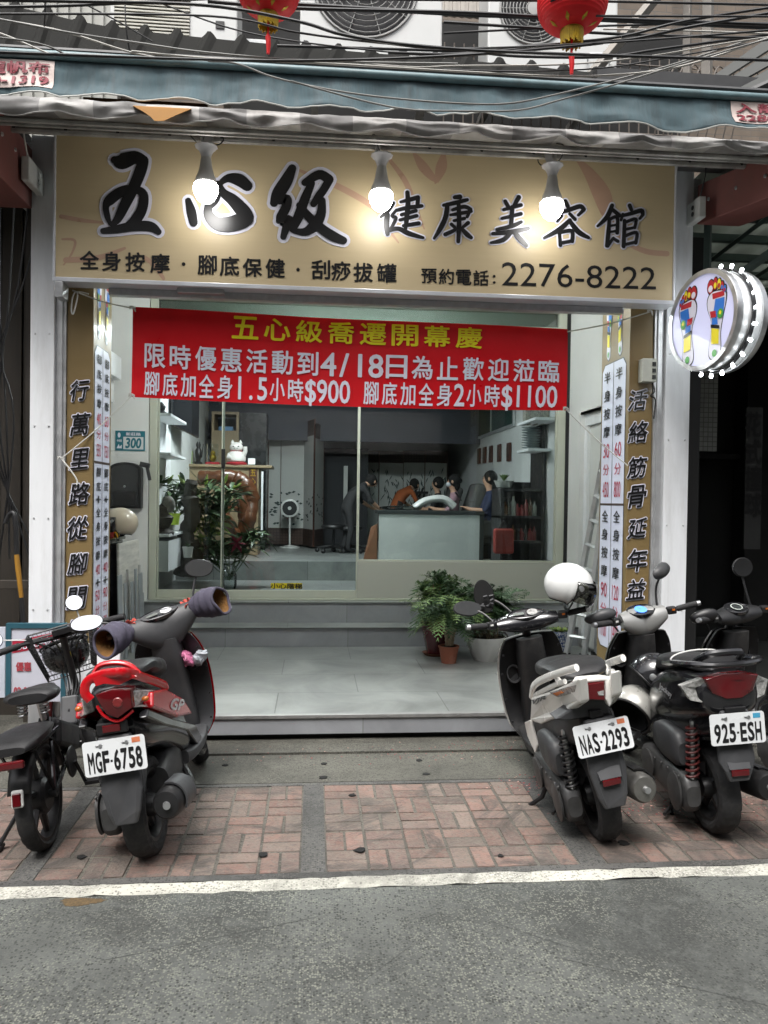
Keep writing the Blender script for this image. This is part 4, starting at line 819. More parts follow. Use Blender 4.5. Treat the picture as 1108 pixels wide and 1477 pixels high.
cb = thing('cardboard_sheet', 'torn orange cardboard sheet caught on the grey awning edge', 'cardboard', PY(232, 172, 4.46))
g = MB(); g.add([PY(x, y, 4.455) for x, y in ((192, 153), (205, 160), (217, 168), (223, 174.5), (236, 174.5), (252, 167), (276, 157.5))] + [PY(276, 156, 4.6), PY(192, 152, 4.6)], [(0, 1, 2, 3, 4, 5, 6), (0, 6, 7, 8)]); o_ = g.build('sheet', mat('cardboard', '#b98b55', 0.85, var=0.1, scale=8), cb, solid=.004)
g = MB(); g.add([PY(x, y, 4.9) for x, y in ((120, 140), (300, 150), (300, 165), (120, 155))], [(0, 1, 2, 3)]); g.build('flap', mat('cardboard_old', '#6a4a2c', 0.9, var=0.2), cb, solid=.004)

# ------------------------------------------------------------------ dark corrugated sheet roof, gutter, posts above
cs = thing('corrugated_roof', 'dark corrugated metal sheet roof below the air conditioners', 'roof', (.3, 5.0, 4.2))
edge = cr([(-140, -20), (30, 12), (180, 42), (480, 72), (700, 90), (970, 116), (1000, 118)], 12); g = MB(); K = 260; up = []; lo = []
def ed(px):
    for a, b in zip(edge, edge[1:]):
        if a[0] <= px <= b[0]: return a[1] + (b[1] - a[1]) * (px - a[0]) / max(b[0] - a[0], 1e-6)
    return edge[-1][1]
for i in range(K + 1):
    px = -135 + 1130 * i / K; ph = (px * .0215) % 1; rib = max(0, 1 - abs(ph - .5) * 5) ; rib = min(1, rib * 1.6)
    a = PY(px, ed(px), 5.22); a.z += .045 * rib; b = PY(px - 20, 74 + .066 * px, 4.72); b.z = b.z - .01 + .045 * rib; up.append(a); lo.append(b)
g.add(up + lo, [(i, i + 1, K + 2 + i, K + 1 + i) for i in range(K)], 0, False); g.build('sheet', mat('dark_sheet', (0.016, 0.016, 0.015), 0.95, 0.0, var=0.25, scale=6, spec=.1), cs, solid=.004)
g = MB(); g.tube(pxl(4.70, 62, 140), .02, 6); a = PY(860, 112, 4.9); b = PY(1240, 150, 4.9); g.bx(a.x, b.x, 4.88, 5.0, b.z + .02, a.z + .06); g.build('gutter', mat('gutter_dark', (0.035, 0.035, 0.036), 0.5, var=0.2), cs)
def post(nm, lab, pts, wd, y):
    t = MB(); a, b = [PY(px, py, y) for px, py in pts]; t.tube([a, b], wd, 4, smooth=False); return tag(t.build(nm, mat('rusty_galvanised', (0.2, 0.185, 0.165), 0.6, 0.2, var=0.3, scale=5, dirt=.5, dirtcol=(.16, .1, .06)), bevel=.004), lab, 'post')
post('steel_post', 'slim galvanised steel post before the brick wall, the one closer to the air conditioner', ((992, -60), (991, 122)), .035, 5.35)
post('steel_post', 'slim galvanised steel post before the brick wall, the one closer to the slanted sheet roof', ((1023, -60), (1019, 122)), .045, 5.35)
post('steel_brace', 'slanted galvanised steel brace beside the round fan air conditioner', ((985, -50), (850, 112)), .04, 5.25)
lr = thing('slanted_sheet_roof', 'dark grey slanted sheet roof high above the arcade', 'roof', PY(1090, 100, 5.0))
g = MB(); A, B, C_, D_ = PY(1018, 118, 5.3), PY(1130, 40, 5.3), PY(1180, 90, 4.6), PY(1080, 135, 4.8)
for q in range(6):
    u0, u1 = q / 6, (q + 1) / 6; e = Vector((0, 0, .025 * (q % 2))); g.add([A.lerp(D_, u0) + e, A.lerp(D_, u1) + e, B.lerp(C_, u1) + e, B.lerp(C_, u0) + e], [(0, 1, 2, 3)])
g.build('sheet', mat('grey_sheet', (0.05, 0.052, 0.05), 0.8, 0.0, var=0.2, scale=5), lr, solid=.012)
g = MB(); g.tube([D_, C_], .03, 6); g.tube([D_ + Vector((0, 0, -.06)), PY(1200, 110, 4.5)], .02, 6); g.build('edge_rail', mat('gutter_dark', (0.035, 0.035, 0.036), 0.5), lr)
# dark recess and small shutter behind the units, left lattice and pale cladding
bw = thing('upper_balcony', 'shadowed balcony recess with grilles behind the air conditioners', 'balcony', (.5, 6.0, 4.15))
g = MB(); a = PY(340, 0, 6.2); b = PY(1000, 0, 6.2); g.bx(PY(335, 50, 6.2).x, PY(985, 50, 6.2).x, 6.2, 6.28, 4.12, PY(700, 36, 6.2).z); g.build('recess', M_DARK, bw)  # flat near-black panel paints the shade of the recess
g = MB(); g.bx(PY(-200, 50, 6.0).x, PY(170, 50, 6.0).x, 6.0, 6.1, 4.12, 6.5); 
for k in range(24): x = -3.6 + k * .085; g.bx(x, x + .03, 5.98, 6.0, 4.2, 6.5)
g.build('pale_cladding', mat('pale_cladding', (0.36, 0.36, 0.33), 0.6, var=0.1), bw)
g = MB(); rng = random.Random(9)
for k in range(26):
    x = PY(640 + k * 14, 60, 6.0).x; g.tube([(x, 5.95, 4.2), (x, 5.95, 5.2)], .006, 5)
for k in range(5): g.tube([(PY(640, 60, 6).x, 5.94, 4.4 + k * .18), (PY(1000, 60, 6).x, 5.94, 4.4 + k * .18)], .006, 5)
for k in range(10): x = PY(930 + k * 12, 60, 6.0).x; g.tube(cr([(x, 5.9, 4.3), (x + .05, 5.8, 4.7), (x + .2, 5.85, 5.1), (x + .35, 5.9, 4.9)]), .006, 5)
g.build('grille', mat('rusty_bar', (0.13, 0.11, 0.095), 0.7, var=0.3), bw)
g = MB(); a, b = PY(635, 22, 5.9), PY(705, 2, 5.9)
for k in range(12): x = a.x + (b.x - a.x) * k / 12; g.box((x + .015, 5.9, (a.z + b.z) / 2), (.03, .02 + .015 * (k % 2), b.z - a.z))
g.build('corrugated_shutter', mat('shutter_beige', (0.4, 0.37, 0.33), 0.6, var=0.15), bw)
g = MB(); a, b = PY(345, 72, 5.7), PY(395, 58, 5.7); g.bx(a.x, b.x, 5.7, 5.8, a.z, b.z)
g.build('small_box', M_WHITE, bw, bevel=.004)

# ------------------------------------------------------------------ air conditioner outdoor units
M_AC = mat('ac_white', (0.58, 0.59, 0.58), 0.45, var=0.06, scale=2, dirt=.25, dirtcol=(.3, .29, .27))
def ac(lab, pxs, y, pyb, fan, side):
    a, b = PY(pxs[0], pyb, y), PY(pxs[1], pyb, y); w_ = b.x - a.x; h = w_ * .72
    t = thing('air_conditioner', lab, 'air conditioner', ((a.x + b.x) / 2, y, a.z), group='outdoor air conditioner units above the awnings')
    g = MB(); g.bx(a.x, b.x, y, y + .34, a.z, a.z + h); g.build('casing', M_AC, t, bevel=.012)
    if fan:
        c = PY(*fan[:2], y); r = fan[2] / FPX * y; g = MB(); Mf = Matrix.Translation((c.x, y - .002, c.z)) @ Matrix.Rotation(R(90), 4, 'X')
        g.lathe([(r, 0), (r, .006), (.01, .004)], 36, Mf, cap=False); g.build('fan_opening', mat('fan_dark', (0.02, 0.02, 0.022), 0.7, var=0.1), t)
        g = MB()
        for q in range(9):
            rr = r * (q + 1.2) / 9.6; g.tube([(c.x + rr * math.cos(s * .2244), y - .028 + .014 * (rr / r) ** 2, c.z + rr * math.sin(s * .2244)) for s in range(29)], .0035, 4)
        for q in range(10): g.tube([(c.x, y - .03, c.z), (c.x + r * 1.02 * math.cos(q * .628), y - .012, c.z + r * 1.02 * math.sin(q * .628))], .0035, 4)
        g.lathe([(r * .2, .02), (r * .2, .034), (.005, .036)], 20, Mf); g.tube([(c.x + r * 1.04 * math.cos(s * .17), y - .006, c.z + r * 1.04 * math.sin(s * .17)) for s in range(38)], .009, 6)
        g.build('fan_grille', mat('grille_grey', (0.34, 0.34, 0.33), 0.5, var=0.1), t)
    else:
        g = MB(); z0 = a.z + .03; x0, x1 = PY(165, 30, y).x, PY(274, 30, y).x
        g.bx(x0, x1, y - .004, y + .01, z0, a.z + h - .02, 1)
        for q in range(24): zz = z0 + .01 + q * (h - .06) / 24; g.bx(x0, x1, y - .014, y - .005, zz, zz + .011)
        g.build('louvre_grille', [mat('louvre_cream', (0.5, 0.49, 0.43), 0.5, var=0.1), M_DARK], t)
        g = MB(); g.box((b.x - .12, y - .004, a.z + h * .55), (.06, .006, .05)); g.build('badge', M_BLACK, t)
    g = MB(); g.tube(cr([(b.x - .22, y - .005, a.z + .1), (b.x - .22, y - .05, a.z + .13), (b.x - .06, y - .05, a.z + .13), (b.x - .06, y - .005, a.z + .1)]), .006, 6); g.build('handle', M_ALU, t)
    g = MB(); g.bx(a.x + .08, a.x + .13, y + .01, y + .9, a.z - .05, a.z - .002); g.bx(b.x - .13, b.x - .08, y + .01, y + .9, a.z - .05, a.z - .002); g.build('wall_bracket', M_PIPE, t)
ac('white air conditioner with a cream louvre grille, beside the pale cladding', (158, 342), 5.5, 98, None, 0)
ac('white air conditioner with a large round fan, between the two lanterns', (432, 637), 5.4, 112, (527, -22, 72), 1)
ac('white air conditioner with a round fan, behind the lantern near the brick wall', (703, 890), 5.45, 100, (768, 16, 46), 1)

# ------------------------------------------------------------------ red lanterns
M_LAN = mat('lantern_red', '#ee1820', 0.55, var=0.05, scale=4); M_LAN.node_tree.nodes['Principled BSDF'].inputs['Subsurface Weight'].default_value = 0.0
M_LGOLD = mat('lantern_gold', '#b8972c', 0.35, 0.5, var=0.3, scale=25); M_FRINGE = mat('fringe_yellow', '#d2b02a', 0.6, var=0.2, scale=30)
def lantern(lab, px, pyb, rpx, y, words):
    c = PY(px, pyb, y); r = rpx / FPX * y; hh = r * .86; t = thing('paper_lantern', lab, 'lantern', c, group='red paper lanterns over the street', world=False)
    zc = hh + .0; n = 48; prof = []
    for k in range(61):
        v = -1 + 2 * k / 60; rr = r * (max(1 - abs(v) ** 2.4, 0)) ** .5; rr = max(rr, r * .3); prof.append((rr * (1 - .022 * (k % 3 == 0)), zc + hh * v * .98))
    g = MB(); g.lathe(prof, n); g.build('shade', M_LAN, t, sharp=60)
    g = MB(); g.lathe([(r * .32, -.005), (r * .34, .02), (r * .3, .04)], 24); g.lathe([(r * .3, zc + hh - .03), (r * .34, zc + hh), (r * .3, zc + hh + .03)], 24); g.build('gold_collar', M_LGOLD, t)
    g = MB()
    for q in range(40):
        a = q * .157; g.tube([(r * .31 * math.cos(a), r * .31 * math.sin(a), 0), (r * .29 * math.cos(a + .05), r * .29 * math.sin(a + .05), -r * (.30 + .04 * (q % 3)))], r * .028, 4)
    g.build('fringe', M_FRINGE, t)
    g = MB(); g.tube([(0, 0, 0), (0, 0, -r * .62)], .006, 5); g.tube([(0, 0, -r * .55), (0, 0, -r * .64), (.003, 0, -r * .9), (.002, 0, -r * 1.18)], [.006, r * .085, r * .075, r * .05], 10); g.build('tassel', M_LAN, t)
    def on(az, v, dep=.003):
        v2 = v; rr = r * (max(1 - abs(v2) ** 2.4, 0)) ** .5 + dep; return (rr * math.sin(az), -rr * math.cos(az), zc + hh * v * .98)
    g = MB()
    for (s, az, v) in words: put_text(g, s, lambda a, b: on(az + (a - .5) * .42, v + (b - .5) * .34, .004), .03)
    if words: g.build('lettering', M_INK, t)
    g = MB()
    for q in range(4):
        az = -1.5 + q * .85; P = [on(az, -.86, .004), on(az + .12, -.76, .004), on(az + .2, -.84, .004), on(az + .1, -.92, .004)]; g.add(P, [(0, 1, 2, 3)])
    g.build('gold_motif', M_LGOLD, t)
    g = MB(); g.tube([(0, 0, zc + hh), (0, 0, zc + hh + .25)], .004, 5); g.build('hanging_wire', M_BLACK, t); return t
lantern('red paper lantern hanging before the middle of the awning, between two air conditioners', 387, 24, 44, 3.9, [])
lantern('red paper lantern with black characters hanging near the brick wall', 825, 47, 51, 3.9, [('母', .48, .02), ('天', -.72, .15), ('上', -.78, -.28), ('聖', .1, .55)])

# ------------------------------------------------------------------ overhead cables
CB_ = [mat('cable_black', (0.012, 0.012, 0.013), 0.5, var=0.1), mat('cable_grey', (0.19, 0.19, 0.18), 0.6, var=0.1), mat('cable_pale', (0.38, 0.37, 0.34), 0.6, var=0.1)]
cables = [
 (0, 4.5, [(-40, 0), (110, 2), (300, 8), (430, 31), (495, 50), (592, 65), (760, 76), (1150, 88)]), (0, 4, [(-40, 10), (100, 8), (300, -2), (430, -8)]), (0, 5, [(300, 2), (430, 12), (660, 18), (781, 24), (900, 28), (1150, 37)]), (0, 6, [(420, 6), (660, 20), (880, 29), (1150, 42)]),
 (0, 3, [(-40, 20), (300, 23), (430, 47), (550, 62), (660, 70), (900, 60), (1150, 40)]), (0, 4, [(640, 81), (747, 71), (812, 63), (900, 52), (990, 30), (1150, 5)]), (0, 4.5, [(560, 76), (660, 78), (770, 66), (900, 58), (1000, 38), (1150, 12)]), (0, 4, [(400, 66), (660, 74), (747, 81), (870, 82), (960, 70), (1150, 44)]),
 (0, 4, [(-40, 74), (300, 86), (480, 87), (660, 80), (812, 68), (870, 62)]), (0, 3.5, [(430, -2), (660, 0), (870, 2), (1150, 8)]), (0, 4, [(640, 32), (781, 41), (870, 48), (980, 52), (1150, 56)]), (0, 3, [(640, 48), (800, 40), (960, 35), (1150, 33)]), (0, 3, [(860, 23), (1150, 24)]),
 (1, 3, [(-40, 24), (0, 28), (100, 47), (200, 62), (300, 76), (460, 88), (660, 92)]), (2, 2.6, [(-40, 22), (0, 28), (90, 45), (180, 73), (225, 83)]), (2, 2.6, [(-40, 40), (0, 48), (65, 75), (80, 80)]), (1, 2.4, [(-40, 50), (30, 58), (70, 67), (95, 79)]), (2, 3, [(190, 74), (300, 84), (480, 92), (660, 103), (812, 110), (900, 107), (960, 100), (1020, 85), (1150, 40)]),
 (2, 2.4, [(527, 92), (600, 97), (660, 95), (812, 93), (930, 82), (1050, 62), (1150, 48)]), (1, 2.6, [(300, 88), (342, 92), (397, 112), (480, 130), (560, 141), (660, 149), (736, 149), (812, 134), (900, 112), (980, 90), (1150, 35)]), (1, 2.6, [(420, 117), (527, 146), (592, 158), (660, 160), (747, 159), (812, 143), (900, 118), (990, 90), (1150, 44)]),
 (0, 2.2, [(640, 100), (760, 103), (870, 98), (960, 84), (1150, 50)]), (2, 2.4, [(870, 42), (980, 44), (1150, 50)]), (0, 2, [(180, -5), (182, 40), (187, 74)]), (0, 2, [(65, -5), (65, 20), (64, 38)]),
 (0, 2, [(110, 0), (165, 28), (220, 60)]), (0, 2.2, [(220, 0), (330, 40), (430, 60), (560, 75)]),
]
for k, (mi, th, P) in enumerate(cables):
    yy = 3.75 + .028 * ((k * 7) % 27); g = MB(); pts = cr([tuple(PY(px, py, yy + .05 * math.sin(q + k))) for q, (px, py) in enumerate(P)], 8)
    g.tube(pts, th / 2 / FPX * yy, 6); o_ = g.build('overhead_cable', CB_[mi])
    tag(o_, ('black overhead cable in the bundle crossing above the awnings', 'grey overhead cable sagging in front of the teal awning', 'pale overhead cable crossing the bundle above the teal awning')[mi], 'cable', 'overhead cables')

# ------------------------------------------------------------------ houses on the other side of the street (behind the viewer)
M_FAR = mat('far_plaster', (0.2, 0.195, 0.18), 0.8, var=0.15)
oh = thing('facing_house', 'grey shuttered apartment house on the opposite side of the street', 'building', (0, -5.5, 0))
g = MB(); g.bx(-26, 26, -7, -5.5, 0, 9.5); g.build('wall', M_FAR, oh)
g = MB()
for k in range(7): g.bx(-13 + k * 4, -10 + k * 4, -5.5, -5.42, .1, 2.8)
g.build('shutter', mat('shutter_grey', (0.14, 0.14, 0.14), 0.5, 0.3, var=0.1), oh)
for k in range(7):
    for z in (4.2, 6.6):
        g = MB(); g.bx(-12.4 + k * 4, -10.6 + k * 4, -5.5, -5.45, z, z + 1.3); g.build('window', mat('far_window', (0.03, 0.035, 0.04), 0.1, var=0), oh)
g = MB(); g.bx(-14, 14, -5.5, -4.2, 3.0, 3.1); g.build('canopy', M_FAR, oh)
# ------------------------------------------------------------------ the room behind the glass
FZ = .84
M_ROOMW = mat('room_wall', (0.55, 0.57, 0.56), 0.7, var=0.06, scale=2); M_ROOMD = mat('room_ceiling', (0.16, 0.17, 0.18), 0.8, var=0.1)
g = MB(); g.bx(-1.75, 2.80, 9.99, 16.2, .4, FZ); struct(g.build('room_floor', M_TILE))
g = MB(); g.bx(-1.95, -1.75, 8.10, 16.2, .3, 3.9); g.bx(2.80, 2.95, 8.01, 16.2, .3, 3.9); g.bx(-1.75, 2.80, 16.0, 16.2, .3, 3.9); g.build('room_wall', M_ROOMW, shop)
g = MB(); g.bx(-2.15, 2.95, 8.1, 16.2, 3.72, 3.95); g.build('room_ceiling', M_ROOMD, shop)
g = MB(); g.bx(-1.75, 2.80, 12.9, 12.95, 2.62, 3.72); g.build('bulkhead', mat('bulkhead_grey', (0.07, 0.078, 0.095), 0.7, var=0.1), shop)
lp = thing('ceiling_light', 'white ceiling light panel in the room, hidden behind the banner', 'ceiling lamp', (.0, 9.6, 3.65))
g = MB(); g.bx(-.9, .2, 9.3, 9.7, 3.67, 3.718); g.build('housing', M_WHITE, lp)
g = MB(); g.bx(-.88, .18, 9.32, 9.68, 3.664, 3.669); g.build('diffuser', mat('panel_glow', (1, 1, 1), 0.5, var=0, emit=(1, 1, 1), estr=60), lp)
M_OAK = mat('light_oak', '#8a7a60', 0.45, var=0.12, scale=4, stretch=(12, 12, 1)); M_LEAF = mat('leaf_green', (0.045, 0.085, 0.03), 0.5, var=0.35, scale=9); M_LEAF2 = mat('leaf_lime', (0.20, 0.27, 0.045), 0.5, var=0.3, scale=9)
M_POTW = mat('pot_white', (0.62, 0.62, 0.6), 0.3, var=0.05); M_SKIN = mat('skin', '#c49a80', 0.55, var=0.05); M_HAIR = mat('black_hair', (0.006, 0.0055, 0.0055), 0.85, var=0.3, scale=30)
# wall shelf by the glass
sh = thing('wall_shelf', 'white wall shelf with three boards just inside the glass beside the house number wall', 'shelf', (-1.6, 8.8, FZ))
g = MB(); g.bx(-1.748, -1.73, 8.2, 9.5, 1.0, 3.6); g.build('back_panel', M_WHITE, sh)
for py in (601, 657, 774):
    z = PY(228, py, 8.3).z; g = MB(); g.bx(-1.73, -1.50, 8.2, 9.2, z, z + .03); g.build('shelf_board', M_WHITE, sh, bevel=.003)
g = MB(); g.bx(-1.73, -1.52, 8.25, 9.5, .86, PY(228, 780, 8.3).z); g.build('base_cabinet', M_WHITE, sh, bevel=.004)
def figurine(lab, px, py0, py1, y, m, prof, extra=None):
    a, b = PY(px, py1, y), PY(px, py0, y); h = b.z - a.z; t = thing('figurine', lab, 'ornament', a)
    g = MB(); g.lathe([(r * h, z * h) for r, z in prof], 14, Matrix.Translation(a)); g.build('figure', m, t); return t, a, h
t, a, h = figurine('dark carved ornament on the lowest shelf board behind the glass', 236, 725, 772, 8.4, M_WOODD, [(.3, 0), (.34, .1), (.15, .2), (.26, .4), (.3, .55), (.14, .68), (.2, .85), (.05, 1)])
g = MB(); g.ell(a + Vector((.05, 0, h * .95)), .07, .06, .09); g.ell(a + Vector((.0, 0, h * .5)), .06, .05, .13); g.build('rock', mat('rock_grey', (0.2, 0.19, 0.17), 0.7, var=0.4, scale=20), t)
figurine('small dark ornament on the uppermost shelf board behind the glass', 233, 580, 601, 8.4, M_BLACK, [(.4, 0), (.45, .2), (.2, .4), (.3, .7), (.05, 1)])
# television on the wall
tvp = thing('television', 'black flat television on the wall above the reception counter', 'television', PY(284, 620, 9.9))
a, b = PY(268, 618, 9.6), PY(298, 570, 10.2); g = MB()
g.add([(-1.68, 9.3, 2.5), (-1.5, 10.2, 2.42), (-1.5, 10.2, 3.1), (-1.68, 9.3, 3.2), (-1.72, 9.32, 2.5), (-1.54, 10.22, 2.42), (-1.54, 10.22, 3.1), (-1.72, 9.32, 3.2)], [(0, 1, 2, 3), (7, 6, 5, 4), (0, 4, 5, 1), (1, 5, 6, 2), (2, 6, 7, 3), (3, 7, 4, 0)]); g.build('screen', mat('tv_black', (0.012, 0.013, 0.015), 0.15, var=0), tvp, bevel=.01)
g = MB(); g.bx(-1.748, -1.64, 9.7, 9.85, 2.7, 2.9); g.build('wall_mount', M_STEEL, tvp)
# reception counter
CY = 11.0; xa, xb = PY(254, 700, CY).x, PY(373, 700, CY).x; zt2 = PY(320, 670, CY).z
rc_ = thing('reception_counter', 'light wood reception counter with ornaments on top', 'counter', ((xa + xb) / 2, CY, FZ))
g = MB(); g.bx(xa, xb, CY, CY + .5, FZ, zt2 - .04); g.build('front_panel', M_OAK, rc_, bevel=.004)
g = MB(); g.bx(xa - .02, xb + .19, CY - .04, CY + .55, zt2 - .04, zt2); g.build('top', M_OAK, rc_, bevel=.006)
g = MB(); q0, q1 = PY(359, 712, CY - .01), PY(371, 676, CY - .01); g.bx(q0.x, q1.x, CY - .012, CY - .001, q0.z, q1.z); pl = g.build('nameplate', mat('plate_brown', '#4a2a22', 0.4), rc_)
g = MB()
for k, ch in enumerate('五心級'):
    zc = q1.z - (k + .5) * (q1.z - q0.z) / 3; put_text(g, ch, bil((q0.x + .02, CY - .014, zc - .045), (q1.x - .02, CY - .014, zc - .045), (q1.x - .02, CY - .014, zc + .045), (q0.x + .02, CY - .014, zc + .045)), .02)
g.build('lettering', M_LGOLD, pl)
g = MB(); q0, q1 = PY(376, 776, CY - .01), PY(380, 680, CY - .01); g.bx(q0.x, q1.x, CY + .0, CY + .02, q0.z, q1.z); g.build('paper_notice', M_WHITE, rc_)
ty = CY + .2
c = PY(267, 668, ty); g = MB(); g.box((c.x, ty, zt2 + .1), (.2, .01, .2), (-15, 0, 0)); cal = thing('desk_calendar', 'green and yellow desk calendar standing on the reception counter', 'calendar', (c.x, ty, zt2)); g.build('card', mat('calendar_green', '#7d9a35', 0.5, var=0.35, scale=12), cal); g = MB(); g.box((c.x, ty + .05, zt2 + .1), (.2, .01, .2), (15, 0, 0)); g.build('back_stand', M_WHITE, cal)
g = MB(); c = PY(286, 668, ty); t = thing('figurine', 'black standing warrior figurine on the reception counter', 'ornament', (c.x, ty, zt2))
g.lathe([(.06, 0), (.06, .03), (.03, .05), (.045, .12), (.05, .2), (.025, .24), (.035, .28), (.02, .33)], 12, Matrix.Translation((c.x, ty, zt2))); g.tube([(c.x + .05, ty, zt2 + .1), (c.x + .07, ty, zt2 + .3)], .008, 5); g.tube([(c.x, ty, zt2 + .2), (c.x + .06, ty - .01, zt2 + .17)], .014, 6); g.build('figure', M_BLACK, t)
t = thing('figurine', 'golden figurine in a clear case on a red cushion on the counter', 'ornament', ((c := PY(307, 668, ty)).x, ty, zt2))
g = MB(); g.ell((c.x, ty, zt2 + .1), .05, .04, .06); g.ell((c.x, ty, zt2 + .17), .035, .03, .035); g.build('figure', M_LGOLD, t)
g = MB(); g.box((c.x, ty, zt2 + .02), (.2, .14, .04)); g.build('cushion', mat('cushion_red', '#8c1720', 0.7), t, bevel=.01)
g = MB(); g.box((c.x, ty, zt2 + .17), (.16, .12, .26)); g.build('clear_case', glass_mat('acrylic'), t)
# lucky cat
c = PY(341, 668, ty - .1); cz = zt2; t = thing('lucky_cat', 'white lucky cat statue with raised paw on a red cushion on the counter', 'ornament', (c.x, c.y, cz))
M_CAT = mat('cat_white', (0.66, 0.63, 0.6), 0.25, var=0.03)
g = MB(); X0, Y0 = c.x, c.y; g.lathe([(.1, .03), (.13, .06), (.135, .11), (.11, .17), (.08, .2)], 20, Matrix.Translation((X0, Y0, cz))); g.ell((X0, Y0 - .01, cz + .25), .095, .085, .075); g.lathe([(.03, 0), (.016, .035), (.002, .055)], 8, Matrix.Translation((X0 - .055, Y0, cz + .305))); g.lathe([(.03, 0), (.016, .035), (.002, .055)], 8, Matrix.Translation((X0 + .055, Y0, cz + .305)))
g.tube([(X0 + .1, Y0 - .02, cz + .12), (X0 + .13, Y0 - .05, cz + .2), (X0 + .125, Y0 - .05, cz + .26)], [.03, .032, .03], 10); g.tube([(X0 - .09, Y0 - .03, cz + .15), (X0 - .1, Y0 - .1, cz + .1), (X0 - .05, Y0 - .13, cz + .1)], [.03, .03, .026], 10); g.build('body', M_CAT, t)
g = MB()
for s in (-1, 1): g.ell((X0 + s * .035, Y0 - .09, cz + .26), .012, .006, .009); g.ell((X0 + s * .02, Y0 - .095, cz + .235), .012, .004, .004)
g.build('face_marking', M_INK, t)
g = MB(); g.tube([(X0 + .08 * math.cos(q * .4), Y0 + .075 * math.sin(q * .4), cz + .19) for q in range(17)], .014, 6); g.lathe([(.15, 0), (.155, .02), (.13, .04)], 20, Matrix.Translation((X0, Y0, cz))); g.build('cushion', mat('cushion_red', '#8c1720', 0.7), t)
c = PY(363, 668, ty); g = MB(); g.box((c.x, ty, cz + .06), (.1, .01, .09), (-12, 0, 8)); tag(g.build('place_card', M_WHITE), 'small white card standing at the end of the reception counter', 'card')
# dark cabinet with wooden top behind the counter
kb = thing('display_cabinet', 'tall cabinet with wooden niche and black doors behind the reception counter', 'cabinet', PY(345, 700, 12.2))
a, b, c = PY(305, 640, 12.2), PY(345, 598, 12.2), PY(384, 640, 12.2); g = MB(); g.bx(a.x, a.x + .04, 12.2, 12.7, FZ, b.z); g.bx(b.x - .04, b.x, 12.2, 12.7, FZ, b.z); g.bx(a.x, b.x, 12.2, 12.7, b.z, b.z + .04); g.bx(a.x + .04, b.x - .04, 12.2, 12.7, FZ, PY(320, 621, 12.2).z); g.build('niche', M_OAK, kb)
g = MB(); g.bx(b.x + .004, c.x, 12.2, 12.7, FZ, b.z + .03); g.build('door', mat('door_black', (0.02, 0.02, 0.022), 0.25, var=0.05), kb, bevel=.004)
g = MB(); g.bx(a.x + .1, b.x - .1, 12.25, 12.5, PY(320, 621, 12.2).z + .002, PY(320, 621, 12.2).z + .07); g.build('folded_towel', mat('towel_blue', '#6f93b8', 0.9, var=0.1), kb, bevel=.015)
# twisted root sculpture
rt = thing('root_sculpture', 'polished brown twisted tree root sculpture behind the lilies', 'sculpture', PY(335, 790, 10.5))
g = MB(); rng = random.Random(2)
def rp(px, py, y=10.45): p = PY(px, py, y); return tuple(p + Vector((rng.uniform(-.01, .01), rng.uniform(-.04, .04), 0)))
for P, rr in (([(352, 775), (360, 750), (361, 720), (352, 700), (338, 690), (320, 688), (305, 690), (285, 689)], [.09, .1, .12, .12, .1, .09, .1, .06]), ([(348, 780), (352, 745), (350, 718), (340, 703), (322, 697)], [.07, .08, .07, .07, .05]), ([(345, 778), (335, 760), (325, 745), (330, 728), (345, 735)], [.1, .12, .1, .07, .05]), ([(310, 692), (304, 684), (300, 692)], [.06, .05, .03])):
    n = 7; C_ = cr([rp(*q) for q in P], n); R_ = [rr[min(i // n, len(rr) - 1)] * (1 + .05 * math.sin(i * 1.9)) for i in range(len(C_))]; g.tube(C_, R_, 10, flat=(1, .7))
g.build('root', mat('root_brown', '#4f2d17', 0.35, var=0.35, scale=7, stretch=(1, 1, 3), coat=.3), rt)
# ---- foliage helper: pointed blades and leaves
def leafblade(mb, p, d, L, w, droop=.3, mi=0, n=4):
    p = Vector(p); d = Vector(d).normalized(); side = d.cross(Vector((0, 0, 1)));
    if side.length < .1: side = Vector((1, 0, 0))
    side.normalize(); side = (side + Vector((0, 0, random.uniform(-.4, .4)))).normalized(); vs = []; fs = []
    for i in range(n + 1):
        t_ = i / n; c_ = p + d * (L * t_) - Vector((0, 0, droop * L * t_ * t_)); ww = w * math.sin(math.pi * min(.98, .12 + t_ * .86)) ** .8
        vs += [c_ - side * ww, c_ + Vector((0, 0, -ww * .35)), c_ + side * ww]
        if i: k = 3 * i; fs += [(k - 3, k - 2, k + 1, k), (k - 2, k - 1, k + 2, k + 1)]
    mb.add(vs, fs, mi, True)
def bouquet(lab, name, cat, base, spots, M_, pot=None, blades=40, L=.22, w=.025, flower=None, seed=1, stemtop=None):
    random.seed(seed); t = thing(name, lab, cat, base); g = MB(); s_ = MB()
    for k in range(blades):
        p = Vector(random.choice(spots)) + Vector((random.gauss(0, .05), random.gauss(0, .05), random.gauss(0, .05)))
        az = random.uniform(0, 6.28); el = random.uniform(-.1, 1.1); leafblade(g, p, (math.cos(az) * math.cos(el), math.sin(az) * math.cos(el), math.sin(el)), L * random.uniform(.6, 1.2), w * random.uniform(.7, 1.2), random.uniform(.1, .7))
    g.build('leaves', M_, t)
    for sp in spots[::max(1, len(spots) // 10)]: s_.tube(cr([tuple(Vector(base) + Vector((0, 0, .1))), tuple((Vector(base) + Vector(sp)) / 2 + Vector((random.uniform(-.04, .04), 0, .05))), tuple(sp)]), .006, 5)
    s_.build('stem', M_LEAF, t); return t
